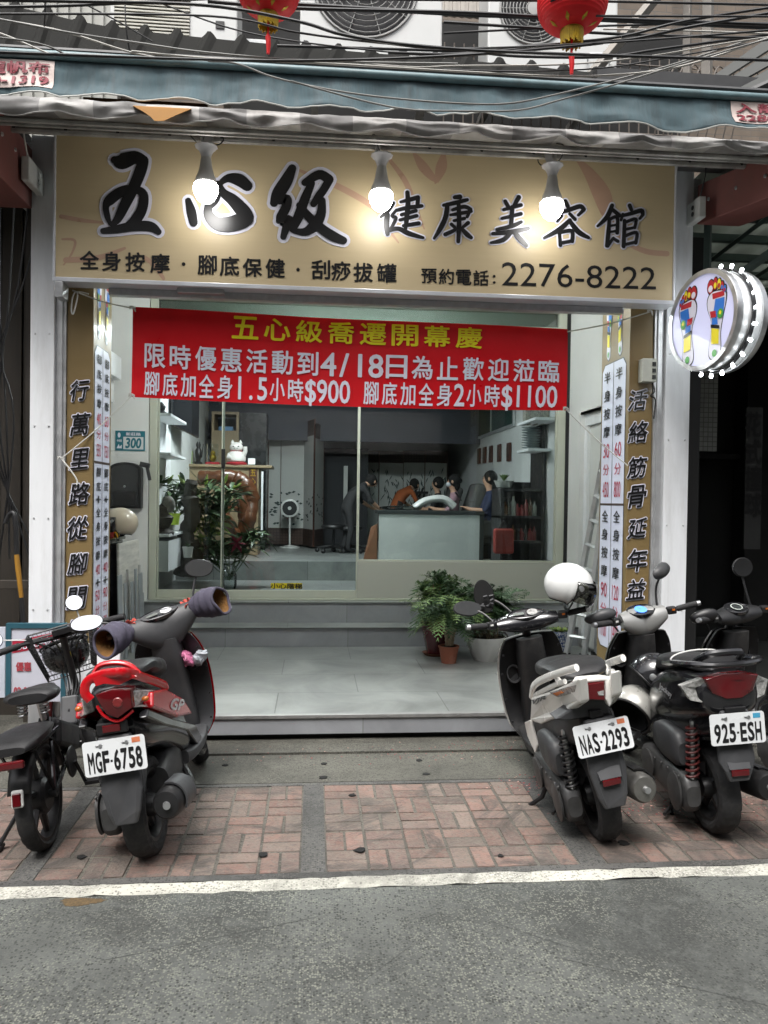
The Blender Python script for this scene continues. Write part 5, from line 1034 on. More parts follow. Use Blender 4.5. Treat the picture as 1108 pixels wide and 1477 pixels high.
# lilies in a glass vase, leafy spray, lime orchid leaves
y = 9.4; vb = PY(331, 830, 9.0); vb.z = Z2 + .0
spots = [PY(px, py, y + .2 * ((k * 7) % 3 - 1)) for k, (px, py) in enumerate(((248, 722), (262, 705), (280, 712), (296, 715), (310, 722), (325, 715), (335, 712), (288, 735), (310, 742), (300, 700), (320, 735), (270, 725)))]
lt = bouquet('tall lily bouquet with yellow green buds just inside the sliding door', 'lily_bouquet', 'flowers', PY(300, 800, 9.4), [tuple(s) for s in spots], M_LEAF, blades=300, L=.28, w=.03, seed=4)
g = MB()
for px, py, a in ((240, 700, 1.0), (333, 707, .6), (296, 702, 1.4), (268, 700, 2.2), (322, 700, 1.2), (250, 716, 2.6)):
    p = PY(px, py, 9.3); g.tube([p, p + Vector((.07 * math.cos(a), 0, .07 * math.sin(a))), p + Vector((.15 * math.cos(a), 0, .15 * math.sin(a)))], [.01, .026, .006], 7)
g.build('bud', M_LEAF2, lt)
spots = [PY(px, py, y - .2) for px, py in ((300, 790), (315, 785), (330, 795), (345, 785), (360, 780), (290, 800), (340, 800), (312, 800), (355, 795), (370, 775))]
l2 = bouquet('low lily bouquet with one dark pink flower in a glass vase', 'lily_bouquet', 'flowers', vb, [tuple(s) for s in spots], M_LEAF, blades=230, L=.25, w=.027, seed=6)
g = MB(); c = PY(342, 783, 9.0)
for q in range(6): a = q * 1.047; leafblade(g, c, (math.cos(a), -.6, math.sin(a)), .13, .03, .1)
g.build('flower', mat('lily_pink', '#7d2038', 0.5, var=0.2), l2)
g = MB(); g.lathe([(.07, 0), (.085, .05), (.085, .16), (.07, .2), (.09, .26)], 16, Matrix.Translation(vb), cap=False); g.build('vase', glass_mat('vase_glass', (.75, .8, .8), base=.08), l2)
spots = [PY(px, py, 9.5) for px, py in ((290, 760), (300, 755), (310, 765), (295, 775), (305, 750))]
l3 = bouquet('broad lime green orchid leaves beside the lilies', 'orchid_plant', 'plant', PY(300, 800, 9.5), [tuple(s) for s in spots], M_LEAF2, blades=40, L=.22, w=.055, seed=8)
dw = thing('driftwood', 'dark gnarled driftwood stump standing inside the glass', 'driftwood', PY(275, 820, 9.1)); g = MB()
for P, rr in (([(268, 830), (272, 800), (268, 770), (278, 745), (274, 715), (277, 692)], [.13, .1, .09, .1, .07, .06]), ([(285, 830), (284, 800), (278, 780)], [.08, .07, .06]), ([(258, 830), (266, 805), (270, 790)], [.07, .07, .05])):
    n = 6; C_ = cr([tuple(PY(px, py, 9.1)) for px, py in P], n); g.tube(C_, [rr[min(i // n, len(rr) - 1)] * (1 + .10 * math.sin(i * 2.3)) for i in range(len(C_))], 9)
g.build('stump', M_WOODD, dw)
def pot(mb, c, r0, r1, h, n=24): mb.lathe([(r0, 0), (r1, h * .9), (r1 * 1.06, h * .9), (r1 * 1.06, h), (r1 * .92, h), (r1 * .9, h * .92), (.01, h * .9)], n, Matrix.Translation(c))
def small_plant(lab, px, py, y, r, h, mpot, seed, L=.1, nb=14, m=None):
    c = PY(px, py, y); t = thing('potted_plant', lab, 'plant', c); g = MB(); pot(g, c, r * .75, r, h); g.build('pot', mpot, t); g = MB(); random.seed(seed)
    for k in range(nb): a = random.uniform(0, 6.28); leafblade(g, c + Vector((0, 0, h)), (math.cos(a) * .6, math.sin(a) * .6, 1), L * random.uniform(.6, 1.2), .018, .3)
    g.build('leaves', m or M_LEAF, t)
small_plant('small plant in a white pot at the foot of the driftwood', 271, 804, 8.9, .06, .12, M_POTW, 1, .06, 8); small_plant('small plant in a lime green pot on the base cabinet behind the glass', 252, 757, 8.9, .06, .13, mat('pot_lime', '#9ab52a', 0.4, var=.05), 2, .12)
fc = thing('potted_plant', 'feathery fern on the middle shelf board behind the glass', 'plant', PY(236, 700, 8.5)); g = MB(); random.seed(3)
for k in range(14): leafblade(g, PY(230, 700, 8.5), (random.uniform(-.2, 1), random.uniform(-.6, .2), random.uniform(.1, .9)), .22, .02, .4)
g.build('leaves', M_LEAF, fc)
g = MB(); pot(g, PY(229, 705, 8.5), .03, .05, .06); g.build('pot', M_POTW, fc)
# pedestal fan
c = PZ(418, 790, FZ); f_ = thing('pedestal_fan', 'white pedestal fan standing in the middle of the room', 'fan', c); hc = PY(418, 733, c.y)
g = MB(); g.lathe([(.17, 0), (.17, .02), (.05, .035), (.02, .05)], 24, Matrix.Translation(c)); g.build('base', M_POTW, f_); g = MB(); g.tube([c + Vector((0, 0, .03)), hc], .016, 8); g.build('pole', M_POTW, f_)
g = MB(); Mh = Matrix.Translation(hc) @ Matrix.Rotation(R(90), 4, 'X'); g.lathe([(.06, -.14), (.13, -.1), (.15, -.02), (.15, .03), (.12, .04)], 24, Mh, cap=False); g.build('housing', M_POTW, f_)
g = MB(); g.lathe([(.12, .03), (.01, .03)], 24, Mh, cap=False); g.build('grille', M_BLACK, f_); g = MB(); g.lathe([(.03, .035), (.03, .045), (.005, .047)], 12, Mh); g.build('hub', M_POTW, f_)
# folding screens
M_LAT = tile_mat('lattice_brown', (0.06, 0.036, 0.028), .05, .05, .012, (0.03, 0.015, 0.012), 0.5, 0.2, axis='XZ', offset=0); M_SCR = mat('screen_paper', (0.50, 0.50, 0.48), 0.7, var=0.05, scale=2); M_FR = mat('screen_frame', (0.1, 0.04, 0.03), 0.4, var=0.1); M_BRUSH = mat('brush_grey', (0.05, 0.07, 0.07), 0.8, var=0.3)
def screen(lab, panels, pt, pl_, pb, art, base=False):
    """panels: list of ((px,y),(px,y)) edges"""
    t = thing('folding_screen', lab, 'folding screen', PY(panels[0][0][0], pb, panels[0][0][1])); random.seed(12)
    for (ea, eb) in panels:
        A, B = PY(ea[0], pb, ea[1]), PY(eb[0], pb, eb[1]); zt_ = PY(ea[0], pt, ea[1]).z; zl_ = PY(ea[0], pl_, ea[1]).z; zb_ = FZ + .03
        A.z = B.z = zb_; up = lambda p, z: Vector((p.x, p.y, z)); dv = (B - A).normalized(); nn = Vector((dv.y, -dv.x, 0)) * .012
        g = MB(); g.add([A, B, up(B, zl_), up(A, zl_)], [(0, 1, 2, 3)]); pp = g.build('panel', M_SCR, t, solid=.015)
        g = MB(); g.add([up(A, zl_) + nn * .2, up(B, zl_) + nn * .2, up(B, zt_) + nn * .2, up(A, zt_) + nn * .2], [(0, 1, 2, 3)]); 
        if base: g.add([A + nn, B + nn, up(B, zb_ + .28) + nn, up(A, zb_ + .28) + nn], [(0, 1, 2, 3)])
        g.build('lattice', M_LAT, pp, solid=.012)
        g = MB(); g.tube([A, up(A, zt_)], .014, 4); g.tube([B, up(B, zt_)], .014, 4); g.tube([up(A, zl_), up(B, zl_)], .012, 4); g.build('frame', M_FR, t)
        g = MB()
        for k in range(art):
            u = random.uniform(.05, .95); v = random.uniform(.18, .5) if base else random.uniform(.45, .95); p = A.lerp(B, u); p.z = zb_ + (zl_ - zb_) * v; p += nn * (1.1 + .01 * k); L_ = random.uniform(.08, .2) if not base else random.uniform(.05, .1); a = random.uniform(-2.2, -.9) if not base else random.uniform(-.3, .3)
            e = dv * math.cos(a) * L_ + Vector((0, 0, math.sin(a) * L_)); w_ = Vector((0, 0, 1)).cross(nn).normalized() * .012 if not base else Vector((0, 0, .02)); g.add([p, p + e * .4 + w_, p + e, p + e * .4 - w_], [(0, 1, 2, 3)])
        if art: g.build('ink_painting', M_BRUSH, pp)
    return t
screen('white folding screen with painted landscape and brown lattice beside the fan', [((386, 13.2), (404, 13.2)), ((404, 13.2), (438, 13.1)), ((438, 13.1), (452, 12.5)), ((452, 12.5), (465, 13.2))], 609, 631, 785, 16, True)
s2 = screen('white folding screen with ink bamboo at the back of the room', [((524, 14.6), (546, 14.5)), ((546, 14.5), (581, 14.6)), ((581, 14.6), (612, 14.5)), ((612, 14.5), (644, 14.6))], 650, 667, 740, 26, False)
g = MB(); q0, q1 = PY(594, 729, 14.3), PY(618, 704, 14.3); put_text(g, '竹', bil((q0.x, 14.35, q0.z), (q1.x, 14.35, q0.z), (q1.x, 14.35, q1.z), (q0.x, 14.35, q1.z)), .03, .2); g.build('brush_character', M_INK, s2)
pt_ = thing('dark_partition', 'dark partition curtain between the two folding screens', 'partition', PY(485, 790, 13.0)); a, b = PY(467, 700, 13.4), PY(530, 640, 13.8)
g = MB()
for k in range(24): u = k / 24; x = a.x + (b.x - a.x) * u; g.box((x + .02, 13.6 + .02 * (k % 2), 1.7), (.04, .02, 1.7))
g.build('curtain', mat('curtain_dark', (0.035, 0.036, 0.04), 0.8, var=0.2), pt_); g = MB(); c = PY(497, 727, 13.3); g.bx(c.x - .02, c.x + .05, 13.3, 13.32, c.z, PY(497, 672, 13.3).z); g.build('pale_strip', M_SCR, pt_)
# swivel stools
def stool(lab, px, py, hh):
    c = PZ(px, py, FZ); t = thing('swivel_stool', lab, 'stool', c); g = MB()
    for q in range(5): a = q * 1.257 + .3; g.tube([c + Vector((0, 0, .1)), c + Vector((.26 * math.cos(a), .26 * math.sin(a), .07))], [.025, .016], 6)
    g.tube([c + Vector((0, 0, .08)), c + Vector((0, 0, hh - .05))], .022, 8); g.build('base', M_BLACK, t); g = MB()
    for q in range(5): a = q * 1.257 + .3; g.ell(c + Vector((.26 * math.cos(a), .26 * math.sin(a), .035)), .035, .02, .035, 8, 6)
    g.build('caster', M_BLACK, t); g = MB(); g.lathe([(.17, hh - .06), (.19, hh - .03), (.18, hh), (.02, hh + .01)], 20, Matrix.Translation(c)); g.build('seat', M_BLACK, t)
stool('black swivel stool on casters beside the folding screen', 481, 797, .42); stool('black swivel stool on casters beside the massage worker', 505, 797, .4)
# low white desk front and counter top
DY = 10.3; a, b = PY(547, 739, DY), PY(692, 739, DY)
ds = thing('low_counter', 'low grey white counter behind the fixed pane with recliners behind it', 'counter', ((a.x + b.x) / 2, DY, FZ))
g = MB(); g.bx(a.x, b.x, DY, DY + .06, FZ, a.z - .02); g.build('front_panel', mat('desk_front', (0.46, 0.48, 0.46), 0.5, var=0.04), ds); g = MB(); g.bx(a.x - .02, b.x + .06, DY - .02, DY + .5, a.z - .02, a.z + .03); g.bx(b.x + .002, b.x + .06, DY - .01, DY + .5, FZ, a.z - .02); g.build('top', mat('desk_dark', (0.03, 0.035, 0.035), 0.4, var=0.1), ds, bevel=.006)
g = MB(); c0 = PY(531, 800, DY - .05); g.add([(a.x - .02, DY, a.z - .15), (a.x - .02, DY, FZ), (a.x - .2, DY + .05, FZ), (a.x - .1, DY + .05, a.z - .2)], [(0, 1, 2, 3)]); g.build('wood_side', mat('side_wood', '#6d4a33', 0.5, var=0.2), ds, solid=.02)
tw = thing('folded_towels', 'white folded towels and cushions lying on the low counter', 'towel', PY(610, 735, DY + .2)); g = MB(); c = PY(640, 732, DY + .25); g.tube(cr([tuple(PY(598, 733, DY + .25)), tuple(PY(615, 722, DY + .25)), tuple(PY(640, 720, DY + .25)), tuple(PY(655, 731, DY + .25))]), .07, 10, flat=(1, .8)); g.build('towel', M_POTW, tw)
g = MB(); c = PY(578, 733, DY + .2); g.ell((c.x, DY + .2, a.z + .06), .3, .12, .035); g.build('tray_cover', glass_mat('acrylic'), tw)
# recliners
M_REC = mat('recliner_grey', (0.10, 0.10, 0.095), 0.7, var=0.12)
def recliner(lab, px, y, h):
    c = PY(px, 740, y); c.z = FZ; t = thing('recliner_chair', lab, 'armchair', c); g = MB(); g.box((c.x - .1, y, FZ + .3), (.7, .62, .2)); g.build('seat', M_REC, t, bevel=.05, seg=3)
    g = MB(); g.box((c.x + .28, y, FZ + .62), (.2, .6, h), (0, 18, 0)); g.build('backrest', M_REC, t, bevel=.07, seg=3); g = MB(); g.box((c.x, y - .36, FZ + .42), (.6, .12, .24)); g.build('armrest', M_REC, t, bevel=.04, seg=3); g = MB(); g.bx(c.x - .3, c.x + .25, y - .3, y + .3, FZ, FZ + .2); g.build('base', M_BLACK, t); return c
recliner('grey recliner holding the person in dark blue', 690, 10.95, .95); recliner('grey recliner holding the person in pink', 652, 11.8, .95); recliner('grey recliner at the back by the bamboo screen', 622, 12.8, .9)

# ------------------------------------------------------------------ people
def person(lab, base, face, top_m, leg_m, pose, hair='short', mask=False, hold=None, scale=1.0, back=0.0):
    """one continuous skinned body; local +y is forward; base = floor point; face = heading (deg)"""
    J = {}
    if pose == 'sit':
        sp = [('pelvis', (0, 0, .50), .15), ('waist', (0, -.03 - back * .3, .68), .125), ('chest', (0, -.03 - back * .6, .88), .15), ('neckb', (0, -.02 - back * .8, 1.04), .065), ('neck', (0, .01 - back * .8, 1.10), .052), ('jaw', (0, .035 - back * .8, 1.17), .07), ('head', (0, .025 - back * .8, 1.25), .095), ('crown', (0, .01 - back * .8, 1.33), .07)]
        sh_z, by = .97, -.02 - back * .6
        arms = [[(.20, by, sh_z, .062), (.24, by + .1, .74, .048), (.13, by + .32, .76, .034), (.10, by + .39, .79, .03)]]
        legs = [[(.10, .02, .47, .11), (.12, .44, .50, .082), (.12, .62, .27, .055), (.12, .78, .12, .042), (.12, .92, .16, .03)]]
    else:
        sp = [('pelvis', (0, 0, .92), .14), ('waist', (0, .08, 1.08), .12), ('chest', (0, .24, 1.22), .15), ('neckb', (0, .36, 1.29), .065), ('neck', (0, .42, 1.32), .052), ('jaw', (0, .50, 1.31), .07), ('head', (0, .53, 1.36), .095), ('crown', (0, .55, 1.43), .07)]
        arms = [[(.19, .29, 1.22, .06), (.24, .40, .98, .046), (.17, .58, .86, .034), (.15, .65, .84, .03)]]
        legs = [[(.10, .0, .86, .10), (.11, .05, .48, .07), (.11, -.02, .08, .045), (.11, .14, .04, .035)]]
    V = []; E_ = []; Rd = []; kind = []
    def v(p, r, k): V.append(p); Rd.append(r); kind.append(k); return len(V) - 1
    prev = None; idx = {}
    for nm, p, r in sp:
        i = v(p, r, 'skin' if nm in ('neck', 'jaw', 'head', 'crown') else 'top'); idx[nm] = i
        if prev is not None: E_.append((prev, i))
        prev = i
    hd = Vector(sp[6][1]); fw = Vector((0, 1, 0)) if pose == 'sit' else Vector((0, .85, -.5)).normalized()
    i = v(tuple(hd + fw * .098 + Vector((0, 0, -.012))), .014, 'skin'); E_.append((idx['head'], i))
    for s in (-1, 1):
        pr = idx['chest']
        for q, (x, y_, z, r) in enumerate(arms[0]):
            i = v((s * x, y_, z), r, 'top' if q < 2 else 'skin'); E_.append((pr, i)); pr = i
        w_ = Vector(V[pr]); d_ = (w_ - Vector(V[pr - 1])).normalized(); sd = d_.cross(Vector((0, 0, 1))).normalized()
        for f in range(4):
            L_ = (.035, .042, .04, .03)[f]; o_ = w_ + d_ * .02 + sd * (f - 1.5) * .017; i1 = v(tuple(o_), .012, 'skin'); i2 = v(tuple(o_ + d_ * L_ + Vector((0, 0, -.008))), .0085, 'skin'); i3 = v(tuple(o_ + d_ * L_ * 1.5 + Vector((0, 0, -.028))), .0075, 'skin'); E_ += [(pr, i1), (i1, i2), (i2, i3)]
        o_ = w_ + sd * (-s) * .03 * (1 if s > 0 else 1); i1 = v(tuple(w_ - sd * s * .028 - d_ * .005), .011, 'skin'); i2 = v(tuple(w_ - sd * s * .045 + d_ * .03), .009, 'skin'); E_ += [(pr, i1), (i1, i2)]
        pr = idx['pelvis']
        for q, (x, y_, z, r) in enumerate(legs[0]):
            i = v((s * x, y_, z), r, 'leg' if q < len(legs[0]) - 1 else 'shoe'); E_.append((pr, i)); pr = i
    me = bpy.data.meshes.new('b'); me.from_pydata(V, E_, []); ob = bpy.data.objects.new('b', me); scene.collection.objects.link(ob)
    sk = ob.modifiers.new('s', 'SKIN'); sk.use_smooth_shade = True
    for k, d in enumerate(me.skin_vertices[0].data): d.radius = (Rd[k], Rd[k]); d.use_root = (k == 0)
    ob.modifiers.new('u', 'SUBSURF').levels = 1
    dg = bpy.context.evaluated_depsgraph_get(); dg.update(); m2 = bpy.data.meshes.new_from_object(ob.evaluated_get(dg)); bpy.data.objects.remove(ob, do_unlink=True)
    mats_ = [M_SKIN, top_m, leg_m, M_BLACK]; kk = {'skin': 0, 'top': 1, 'leg': 2, 'shoe': 3}
    m2.materials.clear()
    for m_ in mats_: m2.materials.append(m_)
    segs = [(Vector(V[a]), Vector(V[b]), kind[b] if not (kind[a] == 'top' and kind[b] == 'skin' and b == idx['neck']) else 'skin', min(Rd[a], Rd[b])) for a, b in E_]
    for p in m2.polygons:
        c = p.center; best = (9, 0)
        for a, b, k, r in segs:
            ab = b - a; t_ = max(0, min(1, (c - a).dot(ab) / max(ab.length_squared, 1e-9))); dd = (c - (a + ab * t_)).length - r
            if dd < best[0]: best = (dd, kk[k])
        p.material_index = best[1]; p.use_smooth = True
    root = thing('person', lab, 'person', base, (0, 0, R(face)), world=False); root.scale = (scale,) * 3
    b_ = bpy.data.objects.new('body', m2); scene.collection.objects.link(b_); b_.parent = root
    g = MB(); c = hd + fw * -.034 + Vector((0, 0, .014))
    g.ell(c, .108, .112, .122, 18, 14, 0, None, .14, 1.0)
    if hair in ('long', 'bun'): g.ell(hd + fw * -.075 + Vector((0, 0, -.05)), .085, .06, .12, 12, 8)
    if hair == 'bun': g.ell(hd + fw * -.13 + Vector((0, 0, .01)), .045, .04, .045, 10, 8)
    g.build('hair', M_HAIR, root)
    g = MB(); up_ = Vector((0, 0, 1)); sd = Vector((1, 0, 0))
    for s in (-1, 1): g.ell(hd + fw * .086 + sd * s * .035 + up_ * .008, .014, .008, .006, 8, 6); g.ell(hd + fw * .088 + sd * s * .036 + up_ * .032, .02, .006, .004, 8, 6)
    g.build('eye', M_INK, root)
    if mask: g = MB(); g.ell(hd + fw * .055 + up_ * -.055, .07, .062, .048, 12, 8); g.build('face_mask', mat('mask_pale', (0.6, 0.62, 0.66), 0.8, var=.03), root)
    else: g = MB(); g.ell(hd + fw * .082 + up_ * -.055, .026, .01, .007, 8, 6); g.build('mouth', mat('lips', '#8d4a45', 0.5, var=0), root)
    g = MB()
    for s in (-1, 1): g.ell(hd + sd * s * .095 + up_ * -.005, .012, .022, .032, 8, 6)
    g.build('ear', M_SKIN, root)
    return root
M_BLUE = mat('shirt_navy', (0.025, 0.035, 0.08), 0.8, var=0.15); M_PINKC = mat('shirt_pink', '#b08d97', 0.8, var=0.1); M_ORG = mat('shirt_orange', '#a0562e', 0.8, var=0.15); M_CHAR = mat('cloth_charcoal', (0.025, 0.025, 0.027), 0.85, var=0.2)
c = PY(697, 740, 10.95); person('seated person in dark blue looking at a phone in a recliner', (c.x + .02, 10.95, FZ), 85, M_BLUE, M_CHAR, 'sit', 'short', back=.1, scale=.91)
c = PY(655, 740, 11.8); person('seated person in a pink top with a pale face mask', (c.x - .08, 11.8, FZ), 80, M_PINKC, M_CHAR, 'sit', 'bun', True, back=.1, scale=.89)
c = PY(624, 740, 12.8); person('seated dark haired person at the back beside the bamboo screen', (c.x, 12.8, FZ), 75, M_CHAR, M_CHAR, 'sit', 'short', back=.12, scale=.88)
c = PY(514, 780, 11.6); person('dark clothed massage worker leaning over a client, short black hair', (c.x - .15, 11.6, FZ), -70, M_CHAR, M_CHAR, 'bend', 'short', scale=.80)
c = PY(580, 740, 13.0); person('person in an orange shirt bending forward before the bamboo screen', (c.x - .1, 13.1, FZ), -60, M_ORG, M_CHAR, 'bend', 'short', scale=.79)
ph = thing('mobile_phone', 'black mobile phone in the hands of the person in dark blue', 'phone', PY(661, 716, 10.95)); c = PY(661, 716, 10.95); g = MB(); g.box(c, (.012, .075, .15), (0, -35, 0)); g.build('phone_body', M_BLACK, ph, bevel=.004)
# right wall things: green window, frames, air conditioner, shelf, dark rack
WX = 2.79
gw = thing('green_window', 'dark green glazed window high on the far side wall of the room', 'window', PX(710, 640, WX)); P = [PX(684, 645, WX), PX(742, 618, WX), PX(742, 560, WX), PX(684, 590, WX)]
y0, y1 = P[1].y, P[0].y; g = MB(); g.bx(WX - .02, WX, y0, y1, 2.75, 3.5); g.build('pane', mat('window_green', (0.015, 0.05, 0.04), 0.12, var=0.2), gw)
g = MB(); g.bx(WX - .03, WX, y0 - .04, y0, 2.71, 3.54); g.bx(WX - .03, WX, y1, y1 + .04, 2.71, 3.54); g.bx(WX - .03, WX, y0, y1, 2.71, 2.75); g.bx(WX - .03, WX, (y0 + y1) / 2 - .02, (y0 + y1) / 2 + .02, 2.75, 3.5); g.build('frame', M_ALU, gw)
for k, px in enumerate((691, 699, 708, 720, 734)):
    c = PX(px, 658 - k * 1.5, WX - .01); g = MB(); g.bx(WX - .02, WX - .001, c.y - .1, c.y + .1, c.z - .13, c.z + .13); o_ = g.build('frame', M_FR); o_.name = 'picture_frame'; tag(o_, 'small dark framed picture in the row on the side wall of the room', 'picture', 'row of small framed pictures'); OFF[o_.name] = o_.location.copy()
    g = MB(); g.bx(WX - .024, WX - .0205, c.y - .07, c.y + .07, c.z - .1, c.z + .1); g.build('picture', mat('picture_print', (0.08, 0.05, 0.04), 0.4, var=0.6, scale=15), o_)
aci = thing('wall_air_conditioner', 'white wall mounted air conditioner at the back corner of the room', 'air conditioner', PY(661, 612, 13.5)); c = PY(661, 606, 13.5); g = MB(); g.box((c.x, 13.5, c.z), (.26, .8, .3), (0, 0, 0)); g.build('casing', M_POTW, aci, bevel=.04, seg=3); g = MB(); g.box((c.x - .1, 13.5, c.z - .12), (.1, .7, .05), (0, 30, 0)); g.build('air_flap', M_ALU, aci)
rs_ = thing('tall_rack', 'dark shelf rack with bottles, plates and a red bag against the side wall', 'rack', PY(755, 800, 9.3)); xA, xB = PY(716, 800, 9.3).x, 2.78
g = MB()
for zz in (1.15, 1.45, 1.78): g.bx(xA, xB, 9.1, 9.6, zz, zz + .03)
g.bx(xA, xA + .04, 9.1, 9.6, Z2, 1.78); g.bx(xB - .04, xB, 9.1, 9.6, Z2, 3.0); g.bx(xA, xB, 9.58, 9.6, Z2, 1.9); g.build('frame', M_BLACK, rs_)
random.seed(31); bcol = [mat('bottle_dark', (0.04, 0.035, 0.03), 0.2), mat('bottle_amber', (0.09, 0.045, 0.02), 0.2), mat('jar_pale', (0.25, 0.25, 0.23), 0.3), mat('jar_red', (0.22, 0.03, 0.03), 0.4)]
for k in range(16):
    x = xA + .07 + (k % 8) * (xB - xA - .14) / 7.5; zz = (1.18, 1.48)[k // 8]; g = MB(); hgt = random.uniform(.13, .24); r = random.uniform(.025, .04)
    g.lathe([(r, 0), (r, hgt * .65), (r * .4, hgt * .8), (r * .4, hgt)], 10, Matrix.Translation((x, 9.2, zz + .001))); tag(g.build('bottle', random.choice(bcol)), 'small dim bottle on the dark rack behind the fixed pane', 'bottle', 'bottles on the dark rack')
bgp = thing('red_bag', 'dim red bag on the floor below the dark rack', 'bag', PY(726, 800, 9.05)); c = PY(726, 795, 9.0); g = MB(); g.box((c.x, 9.0, c.z + .12), (.24, .1, .3)); g.build('body', mat('bag_red', (0.3, 0.04, 0.03), 0.7, var=.2), bgp, bevel=.03, seg=3); g = MB(); g.tube(cr([(c.x - .06, 9, c.z + .26), (c.x, 9, c.z + .36), (c.x + .06, 9, c.z + .26)]), .01, 6); g.build('handle', M_BLACK, bgp)
us = thing('upper_shelf', 'white upper shelf with books and stacked bowls near the fixed pane', 'shelf', PY(780, 620, 9.2)); z = PY(775, 613, 9.2).z; g = MB(); g.bx(PY(752, 613, 9.2).x, 2.79, 8.6, 9.4, z, z + .03); g.build('shelf_board', M_WHITE, us)
g = MB(); random.seed(8)
for k in range(12): x = PY(754 + k * 3, 613, 9.2).x; g.box((x, 9.1, z + .12), (.022, .14, .18 + .04 * (k % 3)))
g.build('book', mat('book_mixed', (0.3, 0.29, 0.25), 0.7, var=0.5, scale=30), us)
g = MB(); zz = PY(770, 648, 9.2).z
for k in range(9): c = PY(766, 648 - k * 3.6, 9.2); g.lathe([(.03, 0), (.11, .018), (.115, .022), (.1, .022)], 18, Matrix.Translation((c.x, 9.2, c.z)))
g.build('bowl_stack', mat('bowl_clear', (0.3, 0.36, 0.37), 0.2), us); g = MB(); g.bx(PY(752, 650, 9.2).x, 2.79, 8.9, 9.4, zz - .04, zz - .01); g.build('shelf_board', M_WHITE, us)
small_plant('pale green plant in a clear trough on the dark rack', 727, 703, 9.3, .12, .08, mat('trough_pale', (0.35, 0.36, 0.34), 0.3), 21, .13, 40, mat('leaf_pale', (0.12, 0.2, 0.05), 0.6, var=.3))
# ------------------------------------------------------------------ scooters (local frame: x right, y forward, z up, origin at the rear tyre's contact)
M_CHR = mat('chrome', (0.7, 0.71, 0.72), 0.12, 1.0, var=0.03); M_MIR = mat('mirror_glass', (0.85, 0.87, 0.9), 0.03, 1.0, var=0)
M_GREYP = mat('grey_plastic', (0.040, 0.041, 0.044), 0.5, var=0.12, scale=10, dirt=.2, dirtcol=(.11, .10, .09)); M_SEAT = mat('seat_vinyl', (0.013, 0.013, 0.014), 0.5, var=0.15, scale=12, bump=.15, bscale=120)
M_ENG = mat('engine_alloy', (0.065, 0.065, 0.066), 0.5, 0.4, var=0.3, scale=14, dirt=.6, dirtcol=(.04, .037, .032)); M_MUFF = mat('muffler_black', (0.018, 0.018, 0.019), 0.45, 0.3, var=0.2, scale=10, dirt=.4, dirtcol=(.09, .08, .07))
M_LENSR = mat('lens_red', '#520a10', 0.12, var=0.1, scale=20, coat=.6); M_LENSC = mat('lens_clear', (0.30, 0.30, 0.29), 0.1, var=0.55, scale=70, coat=.6); M_LENSO = mat('lens_orange', '#a85a1c', 0.15, var=0.15, coat=.5)
M_PLATE = mat('plate_white', (0.66, 0.68, 0.69), 0.3, var=0.04, scale=8, dirt=.2, dirtcol=(.35, .33, .3)); M_BLK2 = mat('gloss_black', (0.012, 0.012, 0.014), 0.16, var=0.1, scale=6, coat=.5, dirt=.2, dirtcol=(.05, .05, .048))
def ring(y, w, zb, zt, cx=0, n=22, p=2.8, tilt=0):
    out = []
    for k in range(n):
        a = 2 * math.pi * k / n; ca, sa = math.cos(a), math.sin(a); x = w * math.copysign(abs(ca) ** (2 / p), ca); z = (zt - zb) / 2 * math.copysign(abs(sa) ** (2 / p), sa)
        out.append((cx + x, y + tilt * z, (zb + zt) / 2 + z))
    return out
def loft_y(mb, secs, p=2.8, n=22, mi=0, cx=0, tilt=0, sub=4):
    S = cr([tuple(s) + ((cx,) if len(s) == 4 else ()) for s in secs], sub); mb.loft([ring(s[0], max(s[1], .003), s[2], max(s[3], s[2] + .004), s[4], n, p, tilt) for s in S], True, mi, True)
MX = Matrix.Rotation(R(90), 4, 'Y')
def wheel(root, c, Rw, tw, M=None, disc=False, rimcol=None):
    g = MB();  g.M = (M or Matrix.Identity(4)) @ Matrix.Translation(c) @ MX
    prof = [(-.36, .70), (-.5, .78), (-.52, .86), (-.44, .945), (-.26, .985), (0, 1.0), (.26, .985), (.44, .945), (.52, .86), (.5, .78), (.36, .70)]
    n = 96; rings = []
    for q, (t_, r_) in enumerate(prof):
        rr = []
        for k in range(n):
            cut = .006 if (2 <= q <= 8 and q != 5 and (k + 2 * abs(q - 5)) % 8 < 2) else 0
            rr.append(((Rw * r_ - cut) * math.cos(2 * math.pi * k / n), (Rw * r_ - cut) * math.sin(2 * math.pi * k / n), t_ * tw))
        rings.append(rr)
    g.loft(rings, False); ty = g.build('wheel', M_RUBBER, root, sharp=30); ty.name = 'wheel'
    g = MB(); g.M = (M or Matrix.Identity(4)) @ Matrix.Translation(c) @ MX
    g.lathe([(Rw * .72, -.4 * tw), (Rw * .66, -.38 * tw), (Rw * .6, -.2 * tw), (Rw * .6, .2 * tw), (Rw * .66, .38 * tw), (Rw * .72, .4 * tw)], 40, None, cap=False)
    for k in range(5):
        a = 2 * math.pi * k / 5 + .4; g.tube([(Rw * .12 * math.cos(a), Rw * .12 * math.sin(a), 0), (Rw * .63 * math.cos(a + .15), Rw * .63 * math.sin(a + .15), 0)], [.028, .02], 6, flat=(1, .7))
    g.lathe([(Rw * .2, -.5 * tw), (Rw * .24, -.3 * tw), (Rw * .24, .3 * tw), (Rw * .2, .5 * tw)], 20)
    g.build('rim', rimcol or M_MUFF, ty)
    if disc: g = MB(); g.M = (M or Matrix.Identity(4)) @ Matrix.Translation(c) @ MX; g.lathe([(Rw * .5, .5 * tw), (Rw * .5, .56 * tw), (Rw * .34, .56 * tw), (Rw * .34, .5 * tw)], 32, None, cap=False); g.build('brake_disc', M_STEEL, ty)
